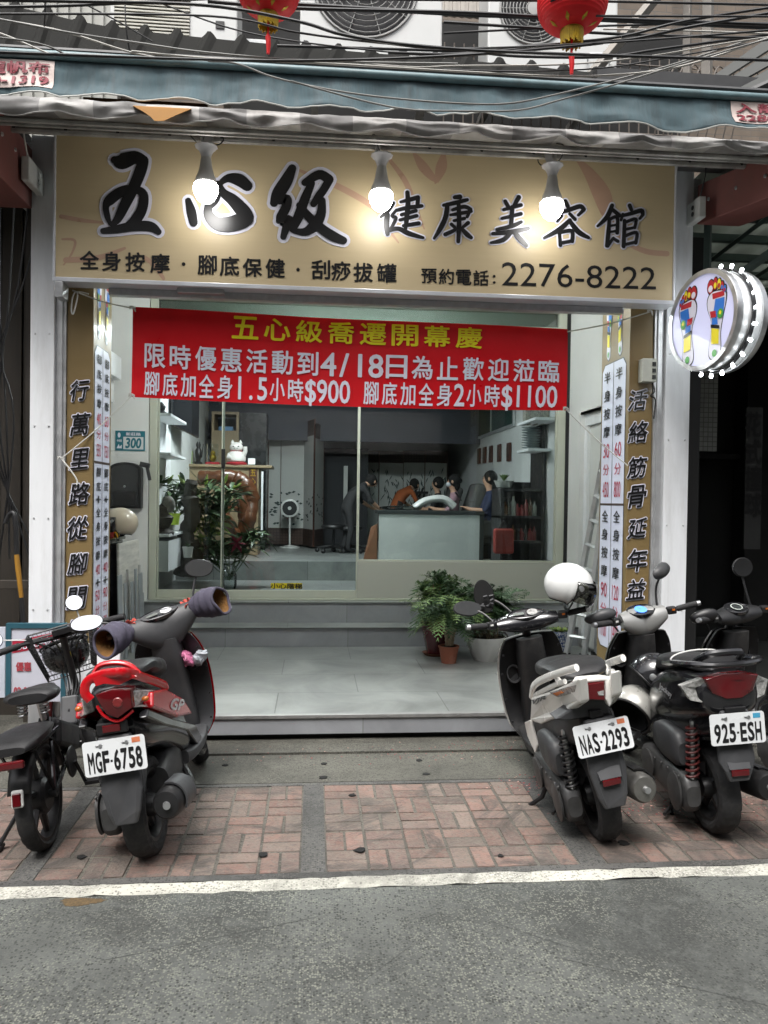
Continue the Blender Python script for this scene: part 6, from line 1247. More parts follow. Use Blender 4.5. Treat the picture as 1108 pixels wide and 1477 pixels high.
def plate(root, c, tilt, text, w=.262, h=.146, stick=None):
    T = Matrix.Translation(c) @ Matrix.Rotation(R(tilt), 4, 'X')          # plate lies in local xz, faces -y
    g = MB(); g.M = T; cr_ = .014; n = 5; P = []
    for (sx, sz, a0) in ((1, -1, -90), (1, 1, 0), (-1, 1, 90), (-1, -1, 180)):
        for k in range(n + 1): a = R(a0 + 90 * k / n); P.append((sx * (w / 2 - cr_) + cr_ * math.cos(a), sz * (h / 2 - cr_) + cr_ * math.sin(a)))
    g.prism(P, .003, Matrix.Rotation(R(90), 4, 'X')); pl = g.build('licence_plate', M_PLATE, root)
    fn = lambda a, b: T @ Vector((-w * .44 + a * w * .88, -.0036, -h * .40 + b * h * .56))
    g = MB(); n = sum(.5 if c_ in '-·' else 1 for c_ in text); x = 0; z_ = fit(text_shape('8')[0])
    for c_ in text:
        sw = (.5 if c_ in '-·' else 1) / n
        if c_ in '-·': a = fn(x + sw * .2, .42); b = fn(x + sw * .8, .54); g.add([a, fn(x + sw * .8, .42), b, fn(x + sw * .2, .54)], [(0, 1, 2, 3)])
        else:
            v_ = fit(text_shape(c_)[0]); f1 = min(1, (v_[1] - v_[0]) / (z_[1] - z_[0])) if c_ in '1I' else 1
            m = (1 - .78 * f1) / 2; put_text(g, c_, lambda u, v: fn(x + sw * (m + u * (1 - 2 * m)), v), .03, box=None)
        x += sw
    g.build('plate_lettering', M_INK, pl)
    g = MB(); g.M = T
    for s in (-1, 1): g.lathe([(.009, 0), (.008, .005), (.004, .006)], 10, Matrix.Translation((s * .055, -.003, h * .34)) @ Matrix.Rotation(R(90), 4, 'X')); g.tube([(s * .055 - .004, -.0045, h * .34), (s * .055 - .02, -.005, h * .35)], .004, 5)
    g.build('plate_bolt', M_STEEL, pl)
    if stick: g = MB(); g.M = T; g.box((w * .36, -.0036, h * .37), (.035, .001, .022)); g.build('inspection_sticker', mat('sticker_' + stick[0], stick[1], 0.5, var=0.2, scale=60), pl)
    return pl
def mirror(root, base, head, rx, rz, face, M, glass=True, shape=0, m=None, stem=M_BLACK):
    """base on the bar, head centre; face = unit vector the glass looks to"""
    g = MB(); g.M = M; b, h = Vector(base), Vector(head); g.tube(cr([tuple(b), tuple(b.lerp(h, .45) + Vector((0, .02, .02))), tuple(h + Vector(face) * -.02)], 6), .007, 7); mr = g.build('mirror', stem, root)
    fq = Vector(face).normalized(); q = fq.to_track_quat('Z', 'Y').to_matrix().to_4x4(); T = M @ Matrix.Translation(h) @ q
    g = MB(); n = 28; rg = []
    for r_, z in ((.99, .004), (1.04, .0), (1.02, -.012), (.8, -.03), (.35, -.042)):
        rr = []
        for k in range(n):
            a = 2 * math.pi * k / n; e = (1 + (.16 * math.cos(2 * a + .9) if shape else 0)); rr.append((rx * r_ * e * math.cos(a), rz * r_ * e * math.sin(a), z))
        rg.append(rr)
    g.M = T; g.loft(rg); g.build('mirror_shell', m or M_BLACK, mr)
    if glass: g = MB(); g.M = T; g.add([(rx * .95 * (1 + (.16 * math.cos(2 * a + .9) if shape else 0)) * math.cos(a), rz * .95 * (1 + (.16 * math.cos(2 * a + .9) if shape else 0)) * math.sin(a), .0062) for a in [2 * math.pi * k / n for k in range(n)]], [tuple(range(n))]); g.build('mirror_glass', M_MIR, mr)
    return mr
def spring(mb, a, b, r, turns, wire, n=12):
    a, b = Vector(a), Vector(b); d = (b - a); q = d.to_track_quat('Z', 'Y').to_matrix(); P = [a + q @ Vector((r * math.cos(2 * math.pi * k / n), r * math.sin(2 * math.pi * k / n), d.length * k / (n * turns))) for k in range(n * turns + 1)]
    mb.tube(P, wire, 6)
def scooter(label, loc, yaw, lean, steer, C, kind):
    """C: body, trim, inner, seat_height ..."""
    root = thing('motor_scooter', label, 'scooter', loc, (0, R(lean), R(yaw)), world=False)
    zs = C.get('dz', 0); body, inner = C['body'], C['inner']
    ax = Vector((0, -.46, 1)).normalized(); hp = Vector((0, .90, .74)); MS = Matrix.Translation(hp) @ Matrix.Rotation(R(steer), 4, ax) @ Matrix.Translation(-hp); I = Matrix.Identity(4)
    wheel(root, (0, 0, .225), .225, .108); wheel(root, (0, 1.24, .225), .225, .095, MS, True)
    # side panels: painted upper shell and dark under shell
    g = MB()
    if kind == 'sport': S = [(-.40, .05, .80, .84), (-.36, .105, .745, .87), (-.24, .14, .685, .88), (-.02, .16, .64, .86), (.16, .165, .58, .81), (.32, .158, .53, .73), (.44, .14, .52, .60)]
    elif kind == 'wing': S = [(-.37, .06, .74, .80), (-.33, .115, .69, .835), (-.2, .15, .62, .83), (.0, .165, .56, .79), (.18, .165, .50, .76), (.32, .15, .47, .68), (.38, .12, .47, .58)]
    else: S = [(-.40, .06, .69, .80), (-.36, .13, .655, .85), (-.22, .165, .61, .865), (.0, .178, .55, .85), (.2, .172, .5, .80), (.36, .15, .46, .72), (.44, .11, .46, .58)]
    if C.get('custom'): loft_y(g, [(y, w * .74, zb, zt - .02) for y, w, zb, zt in S], 2.9); g.build('tail_core', C['under'], root)
    else: loft_y(g, S, 2.9); g.build('side_fairing', body, root)
    g = MB(); loft_y(g, [(-.34, .08, .58, .72), (-.2, .12, .52, .70), (.05, .14, .47, .66), (.28, .145, .38, .62), (.46, .14, .29, .56), (.50, .12, .29, .5)], 3.2); g.build('under_fairing', C['under'], root)
    # seat
    g = MB(); loft_y(g, [(-.30, .06, .855 + zs, .875 + zs), (-.22, .125, .845 + zs, .90 + zs), (-.02, .145, .835 + zs, .905 + zs), (.10, .14, .80 + zs, .885 + zs), (.26, .12, .765 + zs, .86 + zs), (.38, .095, .735 + zs, .83 + zs), (.44, .05, .71 + zs, .78 + zs)], 2.7); st = g.build('seat', M_SEAT, root)
    if C.get('piping'):
        g = MB(); P = []
        for k in range(13): a = math.pi * k / 12; P.append((.146 * math.cos(a), .06, .868 + zs + .04 * math.sin(a)))
        g.tube(P, .004, 6); g.build('piping', M_POTW, st)
    # grab rail
    gm = C['rail']; g = MB()
    if C.get('custom'): pass
    elif kind == 'sport':
        g.loft([[(x * f, y, z + dz * .02) for x, y, z in ((-.155, .10, .845), (-.168, -.14, .86), (-.155, -.30, .885), (-.09, -.40, .905), (0, -.425, .91), (.09, -.40, .905), (.155, -.30, .885), (.168, -.14, .86), (.155, .10, .845))] for f, dz in ((1, -1), (1.06, 0), (1, 1), (.86, 1.3), (.80, .6), (.86, -1), (1, -1))], False, 0, True, closed=False)
        g.tube(cr([(-.115, -.25, .905), (-.10, -.30, .945), (-.05, -.33, .965), (0, -.335, .97), (.05, -.33, .965), (.10, -.30, .945), (.115, -.25, .905)]), .02, 8); loft_y(g, [(-.34, .11, .895, .912), (-.22, .13, .885, .912), (-.1, .12, .885, .905)], 2.6)
        for s in (-1, 1): g.tube(cr([(s * .158, -.05, .845), (s * .165, -.22, .84), (s * .14, -.33, .82)]), .014, 8)
    elif kind == 'wing':
        for s in (-1, 1):
            g.tube(cr([(s * .16, .12, .79), (s * .19, .02, .85), (s * .195, -.14, .905), (s * .185, -.26, .925), (s * .15, -.30, .92)]), [.012, .018, .02, .02, .018] and .019, 8, flat=(.8, 1.15)); g.tube(cr([(s * .15, -.30, .92), (s * .15, -.29, .88), (s * .15, -.24, .84)]), .018, 8); g.tube(cr([(s * .18, .02, .82), (s * .175, -.08, .80), (s * .15, -.2, .80)]), .016, 8)
        loft_y(g, [(-.36, .155, .80, .835), (-.3, .17, .80, .84), (-.2, .172, .795, .83)], 3)
    else:
        g.tube(cr([(-.165, .08, .85), (-.185, -.12, .885), (-.17, -.30, .905), (-.10, -.40, .91), (0, -.425, .91), (.10, -.40, .91), (.17, -.30, .905), (.185, -.12, .885), (.165, .08, .85)]), .019, 8, flat=(1.2, .8)); g.tube(cr([(-.11, -.2, .90), (-.08, -.31, .945), (0, -.34, .955), (.08, -.31, .945), (.11, -.2, .90)]), .018, 8)
    if g.v: g.build('grab_rail', gm, root)
    # tail light, signals
    def lens(nm, m, pts, y, dep, curve=.03):
        g = MB(); n = len(pts); c0 = (sum(p[0] for p in pts) / n, sum(p[1] for p in pts) / n)
        f = lambda s, dy: [(c0[0] + (x - c0[0]) * s, y + dy + curve * (x / .15) ** 2, c0[1] + (z - c0[1]) * s) for x, z in pts]
        g.loft([f(1, dep), f(1, 0), f(.93, -.008), (f(.5, -.013))], True, 0, True); return g.build(nm, m, root, sharp=50)
    if C.get('custom'): pass
    elif kind == 'sport':
        lens('tail_light', M_LENSR, [(-.10, .845), (.10, .845), (.115, .83), (.06, .735), (.03, .70), (-.03, .70), (-.06, .735), (-.115, .83)], -.425, .08)
        for s in (-1, 1): lens('turn_signal', M_LENSC, [(s * .115, .845), (s * .15, .84), (s * .205, .80), (s * .15, .755), (s * .085, .75)][::s], -.40, .08, .075); lens('signal_bulb', M_LENSO, [(s * .13, .82), (s * .15, .82), (s * .15, .79), (s * .13, .79)][::s], -.412, .02, .075)
    elif kind == 'wing':
        lens('tail_light', M_LENSR, [(-.11, .80), (.11, .80), (.115, .73), (.06, .70), (0, .725), (-.06, .70), (-.115, .73)], -.375, .05)
        for s in (-1, 1): lens('turn_signal', M_LENSC, [(s * .118, .80), (s * .165, .785), (s * .235, .765), (s * .17, .735), (s * .12, .735)][::s], -.365, .05, .09); lens('signal_bulb', M_LENSO, [(s * .14, .77), (s * .18, .768), (s * .17, .745), (s * .14, .745)][::s], -.378, .02, .09)
        g = MB(); g.box((0, -.345, .66), (.16, .06, .07)); g.build('tail_bracket', M_BLACK, root, bevel=.012)
    else:
        lens('tail_light', M_LENSR, [(-.13, .845), (-.05, .865), (.05, .865), (.13, .845), (.10, .775), (.04, .745), (-.04, .745), (-.10, .775)], -.405, .05)
        lens('turn_signal', M_LENSC, [(-.215, .80), (-.13, .842), (-.10, .775), (-.04, .745), (.04, .745), (.10, .775), (.13, .842), (.215, .80), (.18, .735), (.10, .72), (-.10, .72), (-.18, .735)], -.39, .05, .05)
        g = MB(); g.box((0, -.41, .695), (.10, .02, .025)); g.build('reflector', M_BLACK, root, bevel=.004)
    # plate, bracket, mudguard
    pz = C['pz']; plate(root, (C.get('px', 0), -.43, pz), C.get('ptilt', -8), C['plate'], stick=C.get('stick'))
    g = MB(); g.box((0, -.385, pz + .02), (.14, .06, .12), (-8, 0, 0)); g.build('plate_bracket', M_GREYP, root, bevel=.012)
    if kind == 'sport':
        g = MB(); g.box((.0, -.40, pz + .115), (.13, .03, .05)); g.build('rear_reflector_housing', M_BLACK, root, bevel=.006); g = MB(); g.box((.0, -.42, pz + .115), (.075, .014, .032)); g.build('rear_reflector', M_LENSR, root, bevel=.004)
    fl = [(-.085, -.36, pz - .06), (.085, -.36, pz - .06), (.09, -.385, pz - .16), (.07, -.40, C['fz'] + .05), (.05, -.40, C['fz']), (-.05, -.40, C['fz']), (-.07, -.40, C['fz'] + .05), (-.09, -.385, pz - .16)]
    g = MB(); g.loft([[(x, y, z) for x, y, z in fl], [(x * .96, y - .022, z) for x, y, z in fl], [(x * .7, y - .03, z) for x, y, z in fl]], True, 0, False); g.loft([[(s * .085, -.36, pz - .06), (s * .095, -.22, pz - .02), (s * .07, -.2, pz - .16), (s * .085, -.37, pz - .2)] if k == 0 else [(s * .075, -.35, pz - .07), (s * .083, -.22, pz - .03), (s * .06, -.2, pz - .15), (s * .075, -.36, pz - .19)] for s in (1,) for k in (0, 1)], True, 0, False)
    mf = g.build('rear_mudguard', M_GREYP, root, bevel=.006)
    if kind != 'sport':
        zz = pz - .19; g = MB(); g.add([(-.055, -.405, zz + .045), (.055, -.405, zz + .045), (.05, -.44, zz), (-.05, -.44, zz), (-.055, -.40, zz - .03), (.055, -.40, zz - .03)], [(0, 1, 2, 3), (3, 2, 5, 4), (1, 5, 2), (0, 3, 4)]); g.build('reflector_housing', M_GREYP, mf); g = MB(); g.box((0, -.437, zz - .018), (.085, .012, .03)); g.build('rear_reflector', M_LENSR, mf, bevel=.003)
    # engine, transmission, air box, shock
    g = MB(); loft_y(g, [(-.14, .035, .17, .27), (-.08, .05, .13, .32), (.1, .055, .15, .33), (.3, .055, .17, .34), (.44, .045, .19, .32)], 3.2, cx=-.135); g.lathe([(.09, 0), (.095, .012), (.06, .02), (.02, .022)], 20, Matrix.Translation((-.188, -.03, .225)) @ Matrix.Rotation(R(-90), 4, 'Y')); g.lathe([(.075, 0), (.08, .012), (.05, .018)], 20, Matrix.Translation((-.188, .32, .25)) @ Matrix.Rotation(R(-90), 4, 'Y'))
    for k in range(7): g.lathe([(.008, 0), (.008, .008)], 6, Matrix.Translation((-.188, -.09 + k * .08, .315 - .002 * k)) @ Matrix.Rotation(R(-90), 4, 'Y'))
    eng = g.build('engine_case', M_ENG, root)
    g = MB(); loft_y(g, [(-.06, .04, .36, .47), (0, .055, .34, .52), (.16, .055, .34, .53), (.28, .04, .36, .49)], 3.4, cx=-.135); g.build('air_box', M_GREYP, root)
    g = MB(); loft_y(g, [(.1, .07, .2, .36), (.3, .08, .18, .42), (.46, .06, .2, .40)], 3, cx=.03); g.build('engine_block', M_ENG, root)
    g = MB(); spring(g, (-.125, -.10, .30), (-.125, -.15, .58), .03, 9, .0065); shk = g.build('rear_shock', mat('spring_red', '#4a1715', 0.5) if kind == 'round' else M_BLACK, root); g = MB(); g.tube([(-.125, -.09, .22), (-.125, -.15, .6)], .014, 8); g.build('damper_rod', M_STEEL, shk)
    # muffler
    mm = C.get('muff', M_MUFF); g = MB(); mz = C.get('mz', .30)
    S = [(-.36, .03, .0, .0), (-.355, .052, 0, 0), (-.33, .062, 0, 0), (-.1, .068, 0, 0), (.04, .06, 0, 0), (.12, .035, 0, 0), (.2, .02, 0, 0)]
    g.loft([[(.165 + .0 * y + r * 1.0 * math.cos(2 * math.pi * k / 20), y, mz - .10 * (y + .36) + r * 1.12 * math.sin(2 * math.pi * k / 20)) for k in range(20)] for y, r, _, _ in S]); g.tube(cr([(.165, .18, mz - .055), (.15, .3, mz - .09), (.09, .42, mz - .04), (.04, .46, mz + .04)]), .018, 8); mfl = g.build('muffler', mm, root)
    g = MB(); g.tube([(.165, -.352, mz + .0), (.172, -.385, mz)], .016, 10); g.build('exhaust_tip', M_STEEL, mfl)
    g = MB(); g.loft([[(.165 + .078 * math.cos(a), y, mz - .10 * (y + .36) + .085 * math.sin(a)) for a in [R(-30 + 13 * k) for k in range(11)]] + [(.165 + .07 * math.cos(a), y, mz - .10 * (y + .36) + .077 * math.sin(a)) for a in [R(100 - 13 * k) for k in range(11)]] for y in (-.26, -.24, -.02, .0)]); g.build('heat_shield', M_GREYP if mm is M_MUFF else M_MUFF, mfl)
    # floor, tunnel
    g = MB(); loft_y(g, [(.42, .13, .25, .33), (.52, .155, .25, .315), (.72, .16, .25, .31), (.88, .15, .27, .33)], 5); 
    for k in range(6): g.box((0, .5 + k * .055, .318), (.22, .018, .006))
    g.build('floorboard', inner, root)
    # leg shield (curved sheet), inner panel column
    def shield(off, wsc, m, nm, dens=1):
        g = MB(); rows = [(.27, .90, .145), (.34, .95, .185), (.45, .955, .20), (.58, .945, .205), (.70, .92, .20), (.80, .885, .18), (.87, .86, .145)]; rows = cr(rows, 3); nn = 15
        mk = lambda o, w_: [[(w_ * w * (2 * k / (nn - 1) - 1), y + o - .06 * abs(2 * k / (nn - 1) - 1) ** 2.2 + .0, z) for k in range(nn)] for z, y, w in rows]
        A = mk(off, wsc); B = mk(off + .02, wsc * .985); rg = [a + b[::-1] for a, b in zip(A, B)]; g.loft(rg, True, 0, True); return g.build(nm, m, root, sharp=45)
    ls = shield(0, 1.0, inner, 'leg_shield'); shield(.028, 1.035, body if kind != 'round' else C['front'], 'front_apron')
    g = MB(); S = [(.32, .955, .10, .05), (.45, .94, .095, .06), (.6, .925, .085, .075), (.74, .89, .085, .08), (.86, .855, .075, .07)]; S = cr(S, 4)
    g.loft([[(w * math.copysign(abs(math.cos(a)) ** .6, math.cos(a)), y - .0 + d * math.copysign(abs(math.sin(a)) ** .6, math.sin(a)) - d * .5, z) for a in [2 * math.pi * k / 20 for k in range(20)]] for z, y, w, d in S]); g.build('steering_column_cover', inner, root)
    g = MB(); g.lathe([(.024, 0), (.022, .012), (.012, .014)], 18, Matrix.Translation((.06, .868, .77)) @ Matrix.Rotation(R(65), 4, 'X')); ig = g.build('ignition_lock', M_BRASS, root); g = MB(); g.box((.06, .853, .777), (.004, .006, .018), (20, 0, 0)); g.build('key_slot', M_INK, ig)
    for s in (-1, 1):
        g = MB(); g.lathe([(.06, 0), (.055, .012), (.045, .012), (.04, -.03), (.01, -.03)], 22, Matrix.Translation((s * .115, .895, .70 if kind != 'wing' else .64)) @ Matrix.Rotation(R(72), 4, 'X') @ Matrix.Scale(.8, 4, (1, 0, 0)), cap=False); g.build('storage_pocket', M_BLACK, ls)
    # front fender and fork
    g = MB(); g.M = MS; rg = []
    for k in range(13):
        a = R(-35 + 13 * k); r_ = .262; wv = .062 * (1 - .25 * abs(k - 6) / 6); c = Vector((0, 1.24, .225)); rg.append([(x, c.y + math.cos(a) * (r_ - .05 * (x / .062) ** 2), c.z + math.sin(a) * (r_ - .05 * (x / .062) ** 2)) for x in [wv * (q / 4 - 1) for q in range(9)]])
    g.loft(rg, False, 0, True, closed=False); g.build('front_fender', body if kind != 'round' else C['front'], root, solid=.006)
    g = MB(); g.M = MS
    for s in (-1, 1): g.tube([(s * .07, 1.235, .225), (s * .06, 1.06, .60)], [.018, .022], 8)
    g.tube([(0, .98, .58), (0, .84, .94)], .026, 8); g.build('fork', M_ENG, root)
    # handlebar cover
    bz, by = .955, .80; g = MB(); g.M = MS; hw = C.get('hw', .17); S = []
    for x in [hw * (q / 8 - 1) for q in range(17)]:
        u = abs(x) / hw; S.append([(x, by + .03 - .05 * u + (.075 * (1 - .55 * u ** 2)) * math.cos(a), bz + .012 * u + ((.058 + C.get('cowl', 0)) * (1 - .5 * u ** 2) * (1 - C.get('cowl', 0) * 4 * u)) * math.sin(a) - C.get('cowl', 0) * .75 * (1 - u ** 2) + .012 * math.cos(a)) for a in [2 * math.pi * k / 18 for k in range(18)]])
    g.loft(S); hb = g.build('handlebar_cover', C['dash'], root)
    g = MB(); g.M = MS; Tg = Matrix.Translation((0, by - .005, bz + .050)) @ Matrix.Rotation(R(24), 4, 'X'); n = 28; gw, gh = C.get('gauge', (.105, .045))
    g.M = MS @ Tg; g.loft([[(gw * s_ * math.cos(2 * math.pi * k / n), gh * s_ * math.sin(2 * math.pi * k / n), z) for k in range(n)] for s_, z in ((1.12, -.012), (1.1, .006), (1.0, .008), (.96, .003))], True); gp = g.build('instrument_panel', M_BLK2, hb)
    g = MB(); g.M = MS @ Tg; cx = .04 if kind != 'round' else .0; rr = gh * .72
    g.add([(cx + rr * math.cos(2 * math.pi * k / 20), rr * math.sin(2 * math.pi * k / 20), .0085) for k in range(20)], [tuple(range(20))], 0); 
    if kind != 'round': g.add([(-gw * .7, -gh * .35, .0085), (-gw * .1, -gh * .35, .0085), (-gw * .1, gh * .25, .0085), (-gw * .7, gh * .25, .0085)], [(0, 1, 2, 3)], 1)
    g.add([(cx - .002, 0, .0095), (cx + .002, 0, .0095), (cx - .018, rr * .8, .0095)], [(0, 1, 2)], 2); g.build('dial', [C.get('dial', mat('dial_white', (0.55, 0.56, 0.57), 0.3, var=0)), mat('lcd_grey', (0.12, 0.13, 0.12), 0.2, var=0), mat('needle_dark', (0.03, 0.02, 0.02), 0.5, var=0)], gp)
    for s in (-1, 1):
        g = MB(); g.M = MS; a, b = Vector((s * hw * .9, by - .01, bz + .01)), Vector((s * .345, by - .07, bz + .035)); m_ = a.lerp(b, .45)
        g.tube([a, m_], .013, 8); g.build('handlebar', M_BLACK, root)
        g = MB(); g.M = MS; d = (b - m_) * C.get('gripf', 1); P = [m_ + d * (k / 24) for k in range(25)]; g.tube(P, [.0175 + (.0012 if k % 2 else 0) for k in range(25)], 12); gr_ = g.build('grip', M_RUBBER, root)
        g = MB(); g.M = MS; b2 = m_ + d; g.tube([b2, b2 + d.normalized() * .022], [.0165, .014], 10); g.build('bar_end', M_STEEL, gr_)
        g = MB(); g.M = MS; g.box(tuple(a.lerp(b, .28)), (.055, .045, .045), (0, 0, -s * 15)); sp = g.build('switch_pod', M_BLACK, root, bevel=.008); g = MB(); g.M = MS; g.box(tuple(a.lerp(b, .28) + Vector((0, -.024, .006))), (.018, .008, .01)); g.build('switch_button', M_LENSO if s > 0 else M_POTW, sp)
        g = MB(); g.M = MS; g.tube(cr([tuple(a.lerp(b, .3) + Vector((0, .03, -.005))), tuple(m_ + Vector((s * .03, .055, -.012))), tuple(b + Vector((-s * .02, .05, -.02)))]), .007, 6, flat=(1.3, .7)); g.build('brake_lever', C.get('lever', M_BLACK), root)
    # stands
    g = MB()
    if C.get('side'): g.tube([(-.10, .38, .24), (-.19, .36, .10), C['side']], [.014, .013, .011], 8); e = Vector(C['side']); g.box(tuple(e + Vector((-.01, -.01, .006))), (.05, .035, .012)); g.build('side_stand', M_BLACK, root)
    g = MB()
    for s in (-1, 1): g.tube([(s * .07, .30, .2), (s * .11, .24, .12 if not C.get('centre') else .04), (s * .13, .20, .12 if not C.get('centre') else .012)], .012, 8)
    g.tube([(-.11, .24, .13), (.11, .24, .13)], .01, 6); g.tube([(-.11, .24, .12 if not C.get('centre') else .04), (-.20, .12, .11 if not C.get('centre') else .05)], .01, 6); g.build('centre_stand', M_BLACK, root)
    # model lettering on both flanks
    for s in (-1, 1):
        if C.get('badge'):
            txt, y0, z0, hgt, L_, xw, m_ = C['badge']; g = MB()
            fn = (lambda u, v, s=s: (s * (xw + .0005), y0 + s * (u - .5) * L_, z0 + (v - .5) * hgt + (s * (u - .5) * L_) * C.get('bslope', -.25) * 1.0))
            put_text(g, txt, fn, .03, .25); g.build('badge_lettering', m_, root)
    g = MB()
    for z, y, w_ in ((.36, .94, .178), (.5, .945, .19), (.66, .925, .19), (.78, .885, .17)):
        for s in (-1, 1): g.lathe([(.008, 0), (.007, .004), (.003, .005)], 8, Matrix.Translation((s * w_, y - .062, z)) @ Matrix.Rotation(R(90), 4, 'X'))
    g.build('panel_screw', M_INK, ls)
    for s in (-1, 1): g = MB(); g.tube(cr([tuple(MS @ Vector((s * .2, by + .03, bz))), tuple(MS @ Vector((s * .17, by + .12, bz + .02))), (s * .10, .93, .86), (s * .05, .94, .74)]), .0055, 6); g.build('brake_cable', M_INK, root)
    g = MB(); g.tube(cr([(-.10, -.02, .33), (-.17, .12, .37), (-.16, .3, .40), (-.08, .42, .38)]), .008, 6); g.tube(cr([(-.08, .0, .34), (-.12, -.1, .4), (-.10, -.16, .5)]), .005, 6); g.build('engine_hose', M_INK, eng)
    for ch in root.children_recursive:                      # short rear overhang
        if ch.name.split('.')[0] in ('wheel', 'rim', 'brake_disc'): continue
        for v in ch.data.vertices:
            if v.co.y < 0: v.co.y *= .70
    return root, MS
M_BRASS = mat('brass', (0.45, 0.36, 0.2), 0.3, 0.8, var=0.1)
M_REDP = mat('scooter_red', '#b20d18', 0.2, var=0.04, scale=5, coat=.7, dirt=.1, dirtcol=(.2, .05, .05)); M_WHP = mat('scooter_white', (0.80, 0.79, 0.75), 0.22, var=0.03, scale=5, coat=.5, dirt=.08, dirtcol=(.35, .33, .28)); M_INK2 = mat('badge_silver', (0.55, 0.55, 0.56), 0.3, 0.4, var=0)
M_SILV = mat('scooter_silver', (0.32, 0.32, 0.31), 0.35, 0.5, var=0.06, scale=6, dirt=.2, dirtcol=(.12, .11, .1)); M_INNER = mat('inner_plastic', (0.014, 0.014, 0.015), 0.5, var=0.2, scale=8, dirt=.3, dirtcol=(.11, .105, .095))
# red scooter
L1 = PZ(215, 1230, 0)
red, MS1 = scooter('red and black scooter with quilted hand muffs and tail plate MGF-6758', (L1.x + .015, L1.y, 0), -2, -9, 24, dict(body=M_REDP, inner=M_GREYP, under=M_BLK2, rail=M_REDP, dash=M_GREYP, custom=True, plate='MGF·6758', pz=.56, fz=.26, stick=('orange', '#c2714f'), side=(-.235, .40, .045), hw=.19, gripf=.35, cowl=.065), 'sport')
# red scooter tail: blades, lens, signals, spoiler
def OP(r, ax_, val, *pp): return [on_plane(r, px, py, ax_, val) for px, py in pp]
M_LIN = mat('lens_inner', (0.16, 0.02, 0.02), 0.3, var=.4, scale=60)
for s in (1, -1):
    f = lambda P: [Vector((p.x * s, p.y, p.z)) for p in P]
    g = MB(); plate3(g, f(OP(red, 0, .168, (221, 997), (240, 993), (265, 1007), (279, 1029), (258, 1034), (221, 1020))), (-s * .05, 0, 0)); bl = g.build('side_blade', M_REDP, red, bevel=.012, seg=3)
    g = MB(); k = OP(red, 0, .170, (246, 1023), (265, 1025), (266, 1009), (247, 1007)); k = f(k); put_text(g, 'GP', bil(k[0], k[1], k[2], k[3]) if s > 0 else bil(k[1], k[0], k[3], k[2]), .03, .3); g.build('badge_lettering', M_INK2, bl)
    g = MB(); A = OP(red, 1, -.285, (191, 996), (193, 1021)); B = OP(red, 0, .165, (222, 996), (241, 1004), (222, 1019)); P = f([A[0], B[0], B[1], B[2], A[1]]); plate3(g, P, (-s * .03, .05, 0)); sg_ = g.build('turn_signal', M_LENSC, red, bevel=.006)
    c = (P[0] + P[1] + P[3] + P[4]) / 4; g = MB(); g.ell(c + Vector((s * .008, -.002, 0)), .016, .012, .012); g.build('signal_bulb', M_LENSO, sg_)
    g = MB(); plate3(g, f(OP(red, 0, .15, (215, 1022), (250, 1036), (282, 1044), (300, 1078), (296, 1088), (272, 1054), (240, 1046), (213, 1034))), (-s * .04, 0, 0)); g.build('belly_trim', M_BLK2, red, bevel=.008)
L = OP(red, 1, -.30, (138, 1002), (163, 993), (190, 994), (193, 1020), (171, 1036), (154, 1030), (144, 1014)); g = MB(); c = sum(L, Vector()) / 7
g.loft([[p + Vector((0, .06, 0)) for p in L], L, [c + (p - c) * .93 + Vector((0, -.012, 0)) for p in L], [c + (p - c) * .5 + Vector((0, -.02, 0)) for p in L]], True, 0, True); tl_ = g.build('tail_light', M_LENSR, red, sharp=45)
g = MB(); g.lathe([(.022, 0), (.018, .004)], 16, Matrix.Translation(c + Vector((.02, -.0205, 0))) @ Matrix.Rotation(R(90), 4, 'X')); g.build('lamp_reflector', M_LIN, tl_)
g = MB(); g.tube(cr([tuple(p) for p in OP(red, 1, -.295, (140, 1018), (150, 1032), (171, 1040), (192, 1025))]), .007, 6); g.build('lens_trim', M_REDP, red)
g = MB(); P = OP(red, 1, -.30, (131, 1010), (123, 1000), (124, 987), (133, 978), (150, 972)) + OP(red, 1, -.32, (167, 970), (184, 970)) + OP(red, 0, .14, (213, 979)) + OP(red, 0, .16, (236, 988)) + OP(red, 0, .16, (239, 995)); g.tube(cr([tuple(p) for p in P], 8), .0165, 10, flat=(.6, 1.25)); P = OP(red, 1, -.31, (134, 979), (182, 971), (196, 976), (172, 988), (150, 986), (138, 990)); plate3(g, P, (0, .02, .0)); P = OP(red, 1, -.24, (135, 974), (145, 960), (168, 956), (187, 960), (201, 972)); g.tube(cr([tuple(p) for p in P], 8), .0145, 10, flat=(1.1, .9)); g.build('grab_rail', M_REDP, red, bevel=.004)
